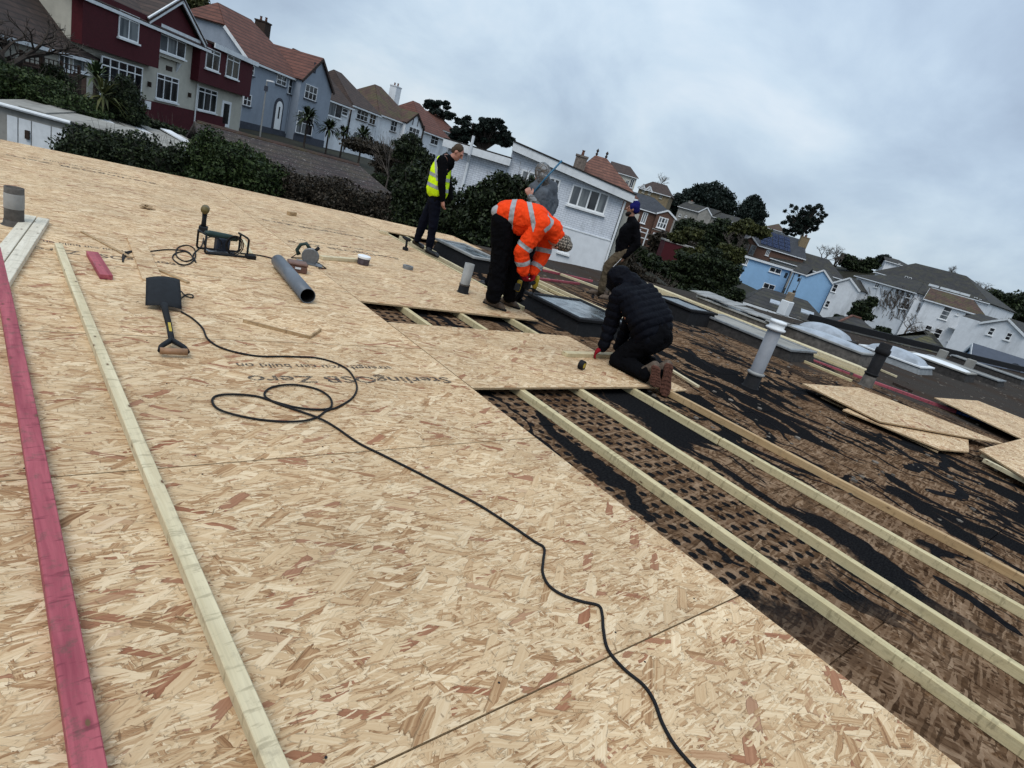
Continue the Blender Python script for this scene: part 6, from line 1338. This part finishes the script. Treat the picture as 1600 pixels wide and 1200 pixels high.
# ------------------------------------------------ man in the yellow vest
P0 = G(667, 394, 0); F0 = fwd_of(P0); J = mkJ(F0); t = empty('person', P0, 0, 'standing man in a yellow high-visibility vest over black, looking down', 'person')
hd, neck, ch = J(715, 239), J(704, 249), J(692, 262)
fd = (J(728, 252) - J(714, 240)) ; fd = (RGT * .86 - Z3 * .52 - FWD * .12); up = (Z3 * .85 + RGT * .5)
hs, HP = head_shapes(hd, fd, up, 1.08)
shN, shF = J(691, 251, -.19), J(697, 247, .19); elN, wrN = J(690, 287, -.25), J(692, 312, -.22); elF, wrF = J(700, 285, .24), J(704, 310, .2)
hipN, hipF = J(680, 316, -.10), J(678, 314, .10); knN, anN = J(677, 350, -.10), J(671, 386, -.08); knF, anF = J(662, 346, .12), J(652, 374, .16)
tors = [[sph(shN, .075), sph(shF, .075), sph(J(689, 262, -.12), .12), sph(J(694, 262, .12), .12), sph(J(684, 300, -.07), .135), sph(J(686, 300, .07), .135)], [sph(J(684, 300, -.07), .13), sph(J(686, 300, .07), .13), sph(hipN, .105), sph(hipF, .105)]]
hnd = hand_shapes(wrN, J(692, 325, -.2) - wrN, FWD * .6 + RGT * .6, 1.12, .45)
body = grow('body', hs + [cap(neck, hd, .062, .058), cap(J(700, 256), neck, .09, .062)] + tors[:1] + chain([shN, elN, wrN], [.05, .042, .028]) + hnd, .010, M['skin'], t, 2)
eyes(HP, t)
grow('hair', [[(HP(0, -.03, .048), (.082 * 1.08, .094 * 1.08, .086 * 1.08), None)], [(HP(0, -.05, .0), (.078, .07, .07), None)]], .011, M['hair'], t, 2, wrinkle=.004, wsc=40)
grow('trousers', chain([hipN, knN, anN], [.112, .082, .062]) + chain([hipF, knF, anF], [.112, .082, .062]) + [[sph(hipN, .115), sph(hipF, .115), sph(J(683, 305), .14)]], .014, M['navy_cloth'], t, 3, wrinkle=.010, wsc=11)
grow('jacket', tors + chain([shN, elN, wrN], [.086, .066, .048]) + chain([shF, elF, wrF], [.086, .066, .048]) + [cap(J(699, 255), neck, .125, .078)], .014, M['black_cloth'], t, 3, wrinkle=.008, wsc=12)
vest = grow('vest', [[sph(J(688, 251, -.13), .075), sph(J(697, 249, .13), .075), sph(J(686, 268, -.11), .150), sph(J(691, 268, .11), .150), sph(J(682, 296, -.07), .175), sph(J(685, 299, .07), .175)]], .012, M['hivis_y'], t, 3, wrinkle=.008, wsc=9)
ax_ = (J(697, 250) - J(682, 310)).normalized()
for (u, v) in ((687, 276), (684, 292)): stripe(vest, J(u, v), ax_ + RGT * .12, .055, M['reflect'], t)
stripe(vest, J(683, 253, -.1), (RGT * .9 + Z3 * .35), .045, M['reflect'], t, near=([J(682, 244, -.1), J(684, 272, -.2)], .12))
for nm, a, h_, to in (('shoe', anN, G(666, 395, .002), G(685, 404, .002)), ('shoe', anF, G(646, 381, .002), G(661, 390, .002))): grow(nm, shoe(a, h_, to, shaft=-.01), .012, M['black_shoe'], t, 2)
# ------------------------------------------------ bending man in orange
P0 = G(790, 487, 0); F0 = fwd_of(P0); J = mkJ(F0); t = empty('person', P0, 0, 'man in an orange high-visibility coat bending over to drive a screw', 'person')
hd = J(873, 377, .02); fd = (-RGT * .25 - Z3 * .9 + FWD * -.1); up = (RGT * .88 - Z3 * .3)
fd = (J(852, 402) - J(874, 376)).normalized() - FWD * .25; up = (J(893, 372) - J(868, 372)).normalized() + FWD * .1
hs, HP = head_shapes(hd, fd, up, 1.06)
hipN, hipF = J(786, 349, -.11), J(795, 347, .11); knN, anN = J(782, 405, -.10), J(772, 462, -.12); knF, anF = J(800, 408, .14), J(798, 462, .16)
shN, shF = J(846, 350, -.20), J(858, 352, .20); elN, wrN = J(815, 392, -.20), J(818, 424, -.14); elF, wrF = J(848, 398, .16), J(834, 424, .06)
neck = J(861, 362, .01)
hn = hand_shapes(wrN, J(824, 448, -.10) - wrN, FWD * .8 + RGT * .5, 1.12, .7); hf = hand_shapes(wrF, J(831, 446, .0) - wrF, -FWD * .4 - RGT * .6, 1.12, .8, -1)
tors = [[sph(hipN, .12), sph(hipF, .12), sph(J(806, 336, -.1), .15), sph(J(806, 336, .1), .15)], [sph(J(806, 336, -.1), .15), sph(J(806, 336, .1), .15), sph(J(836, 342, -.13), .15), sph(J(840, 342, .13), .15)],
        [sph(J(836, 342, -.13), .15), sph(J(840, 342, .13), .15), sph(shN, .085), sph(shF, .085), sph(neck, .075)]]
grow('body', hs + [cap(neck, hd, .062, .06)] + [[sph(hipN, .08), sph(hipF, .08), sph(J(836, 344), .11)]] + chain([J(836, 344), shN, elN, wrN], [.08, .05, .042, .028]) + chain([J(836, 344), shF, elF, wrF], [.08, .05, .042, .028]), .011, M['skin'], t, 2); eyes(HP, t)
grow('trousers', chain([hipN, knN, anN], [.150, .120, .098]) + chain([hipF, knF, anF], [.150, .120, .098]) + [[sph(hipN, .155), sph(hipF, .155), sph(J(783, 335), .12)]], .014, M['black_cloth'], t, 3, wrinkle=.018, wsc=9)
grow('shirt_tail', [[sph(J(777, 331, -.12), .075), sph(J(779, 330, .1), .075), sph(J(785, 340), .09)]], .012, cloth('grey_white_shirt', (.42, .42, .43)), t, 3, wrinkle=.008)
coat = grow('coat', [[sph(J(793, 334, -.1), .150), sph(J(793, 332, .1), .150), sph(J(810, 335, -.1), .165), sph(J(810, 335, .1), .165)]] + [[(c, tuple(x * 1.06 for x in r), R_) for c, r, R_ in hh] for hh in tors[1:]] + [cap(J(800, 356, -.1), J(812, 354, -.1), .06, .10)] +
    chain([shN, elN, wrN], [.112, .094, .070]) + chain([shF, elF, wrF], [.112, .090, .068]) + [cap(neck, J(869, 368, .01), .12, .105), [sph(shN, .10), sph(shF, .10), sph(J(864, 358, 0), .12)]], .011, M['hivis_o'], t, 3, wrinkle=.017, wsc=9)
spine = (J(850, 350) - J(795, 338)).normalized()
stripe(coat, J(803, 330), spine + Z3 * .05, .060, M['reflect'], t, near=([J(803, 300, -.2), J(806, 345, -.25), J(803, 320, .2)], .26))
stripe(coat, J(829, 330), (spine + Z3 * .45 + FWD * .1), .055, M['reflect'], t, near=([J(840, 312), J(815, 352, -.25)], .17))
stripe(coat, J(846, 338, -.1), (-RGT * .55 + Z3 * .8 - FWD * .9), .055, M['reflect'], t, near=([J(832, 322, -.12), J(856, 350, -.22)], .11))
ad = (wrN - elN).normalized(); ud = (elN - shN).normalized()
stripe(coat, elN + (shN - elN) * .18, ud, .055, M['reflect'], t, near=([shN, elN], .135)); stripe(coat, elN * .45 + wrN * .55, ad, .055, M['reflect'], t, near=([elN, wrN], .12))
ad = (wrF - elF).normalized(); ud = (elF - shF).normalized()
stripe(coat, elF + (shF - elF) * .15, ud, .055, M['reflect'], t, near=([shF, elF], .12)); stripe(coat, elF * .3 + wrF * .7, ad, .055, M['reflect'], t, near=([elF, wrF], .11))
grow('glove', hn + [cap(elN * .1 + wrN * .9, wrN, .045, .034)], .008, M['red_glove'], t, 1); grow('glove', hf + [cap(elF * .1 + wrF * .9, wrF, .045, .034)], .008, M['red_glove'], t, 1)
def knit(g):
    co = objco(g); v = g.n.new('ShaderNodeTexVoronoi'); v.inputs['Scale'].default_value = 42; v.inputs['Randomness'].default_value = .25; g.l.new(g.mapp(co, (1, 1, .7)), v.inputs['Vector'])
    d = g.rmap(v.outputs['Distance'], .25, .6, 1, 0); return {'Base Color': g.mix(d, (.03, .026, .022), (.36, .31, .25)), 'Roughness': .95, 'Normal': bump(g, d, .9, .01)}
grow('knitted_hat', [[(HP(0, -.02, .055), (.098, .112, .085), Matrix(basis(fd, up)).transposed())], [sph(HP(0, -.02, .10), .082)], [(HP(0, -.015, .01), (.096, .108, .03), Matrix(basis(fd, up)).transposed())]], .010, mat('chunky_grey_knit', knit), t, 2)
for a, h_, to in ((anN, G(759, 474, .002), G(788, 486, .002)), (anF, G(784, 473, .002), G(810, 483, .002))): grow('shoe', shoe(a, h_, to, shaft=-.0, r=1.15), .011, M['tan_shoe'], t, 2); sole(t, h_, to, M['black_rubber'])
dr = drill(G(829, 468, .0) + Vector((0, 0, .0)), math.radians(40), 'cordless impact driver held upright in red gloves by the bending man', s=1.15)
dr.rotation_euler = (math.radians(20), math.radians(75), math.radians(40)); dr.location = J(822, 446, -.03)
dr2 = drill(J(808, 449, -.12), math.radians(30), 'second yellow cordless tool hanging at the side of the bending man', s=1.0); dr2.rotation_euler = (0, math.radians(90), math.radians(45))
# ------------------------------------------------ man in the grey hoodie behind
P0 = D(836, 400, 8.9); P0.z = -.08; F0 = 8.9; J = mkJ(F0); t = empty('person', P0, 0, 'man in a grey hooded sweatshirt turned away behind the bending man', 'person')
hd = J(846, 271); fd = (-RGT * .7 + FWD * .7); hs, HP = head_shapes(hd, fd, Z3, 1.05)
zf = lambda x, d: Vector((D(x, 400, 8.9 + d).x, D(x, 400, 8.9 + d).y, -.083))
hipN, hipF = J(838, 345, -.1), J(842, 343, .1); aN = zf(826, -.1) + Z3 * .09; aF = zf(776, .25) + Z3 * .09; kN = (hipN + aN) / 2 + FWD * .04; kF = J(800, 372, .2)
shN, shF = J(835, 295, -.05), J(862, 293, .08)
grow('body', hs + [cap(J(847, 290), hd, .07, .06), [sph(shN, .07), sph(shF, .07), sph(hipN, .09), sph(hipF, .09)]], .012, M['skin'], t, 2)
grow('trousers', chain([hipN, kN, aN], [.125, .10, .08]) + chain([hipF, kF, aF], [.125, .105, .08]) + [[sph(hipN, .13), sph(hipF, .13)]], .015, M['black_cloth'], t, 3, wrinkle=.015, wsc=9)
elN, wrN = J(838, 322, -.18), J(829, 308, -.2)
M['camo'] = mat('grey_camo_print', lambda g: {'Base Color': g.ramp(g.noise(objco(g), 13, 3, .6, 1), [(.40, (.13, .14, .15)), (.46, (.035, .034, .033)), (.52, (.11, .09, .07)), (.60, (.22, .23, .24))]), 'Roughness': .9})
grow('sweatshirt', [[sph(shN, .09), sph(shF, .09), sph(J(842, 306, -.08), .14), sph(J(853, 306, .08), .15), sph(J(842, 335, -.06), .14), sph(J(848, 335, .08), .14)], [sph(J(848, 283), .09), sph(shN, .08), sph(shF, .08)]] + chain([shF, J(866, 320, .1), J(858, 338, .0)], [.085, .07, .05]), .013, M['grey_hood'], t, 3, wrinkle=.012, wsc=9)
grow('sleeve', chain([shN, elN, wrN], [.088, .07, .052]), .012, M['camo'], t, 2, wrinkle=.01)
grow('hood', [[(HP(0, -.01, .03), (.112, .128, .128), None)], [sph(HP(0, -.06, -.06), .10), sph(J(848, 288), .10)]], .012, M['camo'], t, 2, wrinkle=.008, wsc=12)
grow('hand', hand_shapes(wrN, J(826, 300, -.2) - wrN, FWD, 1.1, .9), .008, M['skin'], t, 1)
for a, d in ((aN, 1), (aF, -1)): 
    h_ = Vector((a.x, a.y, -.083)); grow('shoe', shoe(a, h_ + RGT * .06, h_ - RGT * .2, shaft=0, r=1.1), .013, M['black_shoe'], t, 2)
o = MB().tube([J(824, 312, -.2), J(852, 279, -.17), J(878, 251, -.14)], [.012, .012, .014], 10).build('blue_pole', plain('blue_plastic_pole', (.025, .11, .19), .4, .15, 5), smooth=True); tag(o, 'long blue pole carried over the shoulder of the man in the grey hood', 'pole')
# ------------------------------------------------ man in black with the blue beanie
P0 = G(935, 463, -.085); F0 = fwd_of(P0); J = mkJ(F0); t = empty('person', P0, 0, 'bearded man in a blue beanie, black jacket and khaki trousers, standing side-on', 'person')
hd = J(988, 328); fd = (-RGT * 1 + FWD * .05 + Z3 * .02); hs, HP = head_shapes(hd, fd, Z3 + RGT * .05, 1.08)
neck = J(986, 342); shN, shF = J(992, 352, -.17), J(985, 350, .19); elN, wrN = J(996, 381, -.22), J(976, 401, -.20)
hipN, hipF = J(976, 396, -.10), J(973, 395, .10); knN, anN = J(951, 415, -.08), J(940, 453, -.06); knF, anF = J(966, 428, .14), J(955, 460, .16)
tors = [[sph(shN, .085), sph(shF, .085), sph(J(980, 362, -.1), .13), sph(J(978, 362, .1), .13), sph(J(973, 390, -.06), .14), sph(J(972, 390, .06), .14)]]
grow('body', hs + [cap(neck, hd, .065, .06)] + [[sph(shN, .06), sph(shF, .06), sph(hipN, .08), sph(hipF, .08)]] + chain([shN, elN, wrN], [.05, .042, .028]) + hand_shapes(wrN, J(968, 408, -.18) - wrN, FWD * .8, 1.15, .7), .011, M['skin2'], t, 2); eyes(HP, t)
grow('beard', [[sph(HP(0, .055, -.095), .045), sph(HP(-.03, .04, -.07), .04), sph(HP(.03, .04, -.07), .04), sph(HP(0, .0, -.06), .058)]], .010, M['beard'], t, 2, wrinkle=.004, wsc=50)
grow('beanie', [[(HP(0, -.02, .055), (.095, .108, .09), None)], [sph(HP(0, -.035, .10), .080)], [sph(HP(0, -.05, .02), .09), sph(HP(0, -.01, .045), .094)]], .010, M['blue_wool'], t, 2, wrinkle=.004, wsc=24)
grow('jacket', tors + [[sph(shN, .08), sph(shF, .08), sph(neck, .075)]] + chain([shN, elN, wrN], [.092, .075, .052]) + chain([shF, J(968, 376, .22), J(965, 392, .2)], [.092, .075, .052]), .013, M['black_cloth'], t, 3, wrinkle=.012, wsc=9)
grow('trousers', chain([hipN, knN, anN], [.135, .10, .075]) + chain([hipF, knF, anF], [.135, .10, .075]) + [[sph(hipN, .135), sph(hipF, .135)]], .014, M['khaki'], t, 3, wrinkle=.016, wsc=10)
for a, h_, to in ((anN, G(941, 463, -.085), G(918, 458, -.085)), (anF, G(955, 470, -.085), G(936, 466, -.085))): grow('boot', shoe(a, h_, to, shaft=.03, r=1.2), .012, M['tan_shoe'], t, 2); sole(t, h_, to, M['black_rubber'])
o = MB().tube([J(971, 404, -.22), J(961, 414, -.24), J(951, 424, -.25)], .004, 5).build('white_line', M['white_pvc']); tag(o, 'thin white string hanging from the hand of the man in the blue beanie', 'string')
# ------------------------------------------------ kneeling man in the black puffer coat
P0 = G(1022, 606, 0); t = empty('person', P0, 0, 'kneeling man in a hooded black puffer coat marking a batten, soles towards the viewer', 'person')
kN_, kF_ = G(962, 573, .0), G(985, 560, .0); kN, kF = kN_ + Z3 * .075, kF_ + Z3 * .075; f0 = fwd_of(P0); fk = fwd_of(kN_)
aN, aF = D(1008, 584, f0 + .10), D(1030, 581, f0 + .16); hN, hF = D(1010, 534, f0 + .32), D(1030, 527, f0 + .55)
w0 = G(938, 554, .06); wrN = D(943, 541, fwd_of(w0)); fs = fk + .12
shN, shF = D(968, 463, fs - .02), D(996, 450, fs + .34); elN = D(956, 502, fs + .02); hd = D(970, 438, fs + .32)
wF = D(966, 543, fk + .45); elF = D(985, 500, fk + .42)
fd = (-RGT * .75 - Z3 * .55 + FWD * .45); hs, HP = head_shapes(hd, fd, Z3 * .8 - RGT * .5 + FWD * .2, 1.06)
neck = D(983, 450, fs + .2)
grow('body', hs + [cap(neck, hd, .065, .06), [sph(shN, .07), sph(shF, .07), sph(hN, .09), sph(hF, .09)]] + chain([shN, elN, wrN], [.05, .042, .03]), .012, M['skin'], t, 2)
mid = D(1020, 495, f0 + .35)
cax = ((shN + shF) / 2 - (hN + hF) / 2).normalized(); hip0 = (hN + hF) / 2
inv0 = pm(t).inverted(); hl = inv0 @ hip0; cl = cax.copy()
def quilt(p): s_ = (p - hl).dot(cl); return .016 * abs(math.sin(math.pi * s_ / .078)) ** .7 - .010
hull_t = [[sph(hN, .14), sph(hF, .14), sph(D(1000, 503, f0 + .30), .13), sph(D(1030, 498, f0 + .52), .15)], [sph(D(1000, 503, f0 + .30), .13), sph(D(1030, 498, f0 + .52), .15), sph(D(985, 474, fs - .05), .13), sph(D(1010, 464, fs + .26), .15)],
          [sph(D(985, 474, fs - .05), .13), sph(D(1010, 464, fs + .26), .15), sph(shN, .10), sph(shF, .10), sph(neck, .09)]]
grow('coat', hull_t, .011, M['puffer'], t, 3, disp=quilt, wrinkle=.008, wsc=10)
def sq(a, b):
    a_, d_ = inv0 @ a, (b - a).normalized()
    return lambda p: .012 * abs(math.sin(math.pi * (p - a_).dot(d_) / .085)) ** .7 - .007
grow('sleeve', chain([shN, elN, wrN], [.105, .088, .062]), .010, M['puffer'], t, 3, disp=sq(shN, wrN), wrinkle=.008, wsc=12); grow('sleeve', chain([shF, elF, wF], [.105, .085, .06]), .011, M['puffer'], t, 3, disp=sq(shF, wF), wrinkle=.008)
grow('hood', [[(HP(0, .0, .03), (.135, .145, .135), None)], [sph(HP(0, -.10, -.05), .12), sph(neck, .115)], [sph(HP(-.0, .07, -.02), .10), sph(HP(0, .02, .04), .13)]], .011, M['puffer'], t, 3, wrinkle=.016, wsc=10)
grow('glove', hand_shapes(wrN, D(930, 551, fwd_of(w0)) - wrN, -Z3 * .9 - RGT * .2, 1.15, .5), .008, M['red_glove'], t, 1)
grow('trousers', chain([hN, kN, aN], [.145, .098, .078]) + chain([hF, kF, aF], [.145, .098, .078]) + [[sph(hN, .150), sph(hF, .150), sph(D(1025, 520, f0 + .40), .15)]] + [cap(aN, D(1010, 584, f0 + .07), .078, .075)], .013, M['black_cloth'], t, 3, wrinkle=.014, wsc=11)
# boots: toes down, soles facing the viewer
M['boot_upper'] = plain('worn_brown_boot', (.095, .070, .052), .85, .4, 24, bmp=.7, dirt=.5)
for (u, v, a, dd) in ((1021, 596, aN, 0), (1041, 594, aF, .10)):
    c = D(u, v, f0 - .02 + dd); dn = (D(u - 4, v + 24, f0 - .02 + dd) - c).normalized(); s_ = RGT; heel = c - dn * .15; toe = c + dn * .15; toe.z = max(toe.z, .035 if u < 1030 else -.05)
    toe2 = toe + FWD * .02
    grow('boot', [[sph(heel + FWD * .06, .048), sph(toe + FWD * .055, .045), sph(c + FWD * .06, .05)], [sph(heel + FWD * .07, .055), sph(a, .068)], [sph(heel + FWD * .06, .05), sph(a + Z3 * .02, .07)]], .010, M['boot_upper'], t, 2)
    ln = (toe - heel).length; dv = (toe - heel).normalized(); nrm = s_.cross(dv).normalized()
    if nrm.dot(FWD) > 0: nrm = -nrm
    def SP(l, w_, o=0): return heel + dv * l * ln + s_ * w_ + nrm * o
    out = [SP(-.12, -.028), SP(0.0, -.050), (SP(.35, -.046)), SP(.7, -.062), SP(.95, -.056), SP(1.08, -.028), SP(1.08, .028), SP(.95, .056), SP(.7, .062), SP(.35, .046), SP(0.0, .050), SP(-.12, .028)]
    so_ = MB().extr(out, nrm * .022).build('sole', M['boot_sole'], t, world=True, bevel=.004)
    mb = MB()
    for k in range(7):
        for s2 in (-1, 1):
            l = -.02 + k * .155; w_ = .052 if .5 < l else .040
            mb.bar(SP(l, s2 * .006, .025), SP(l + .05, s2 * w_, .025), .013, .010, up=nrm)
    o = mb.build('tread_lugs', M['boot_sole'], so_); o['kind'] = 'stuff'
    for v_ in o.data.vertices: v_.co = pm(t).inverted() @ v_.co
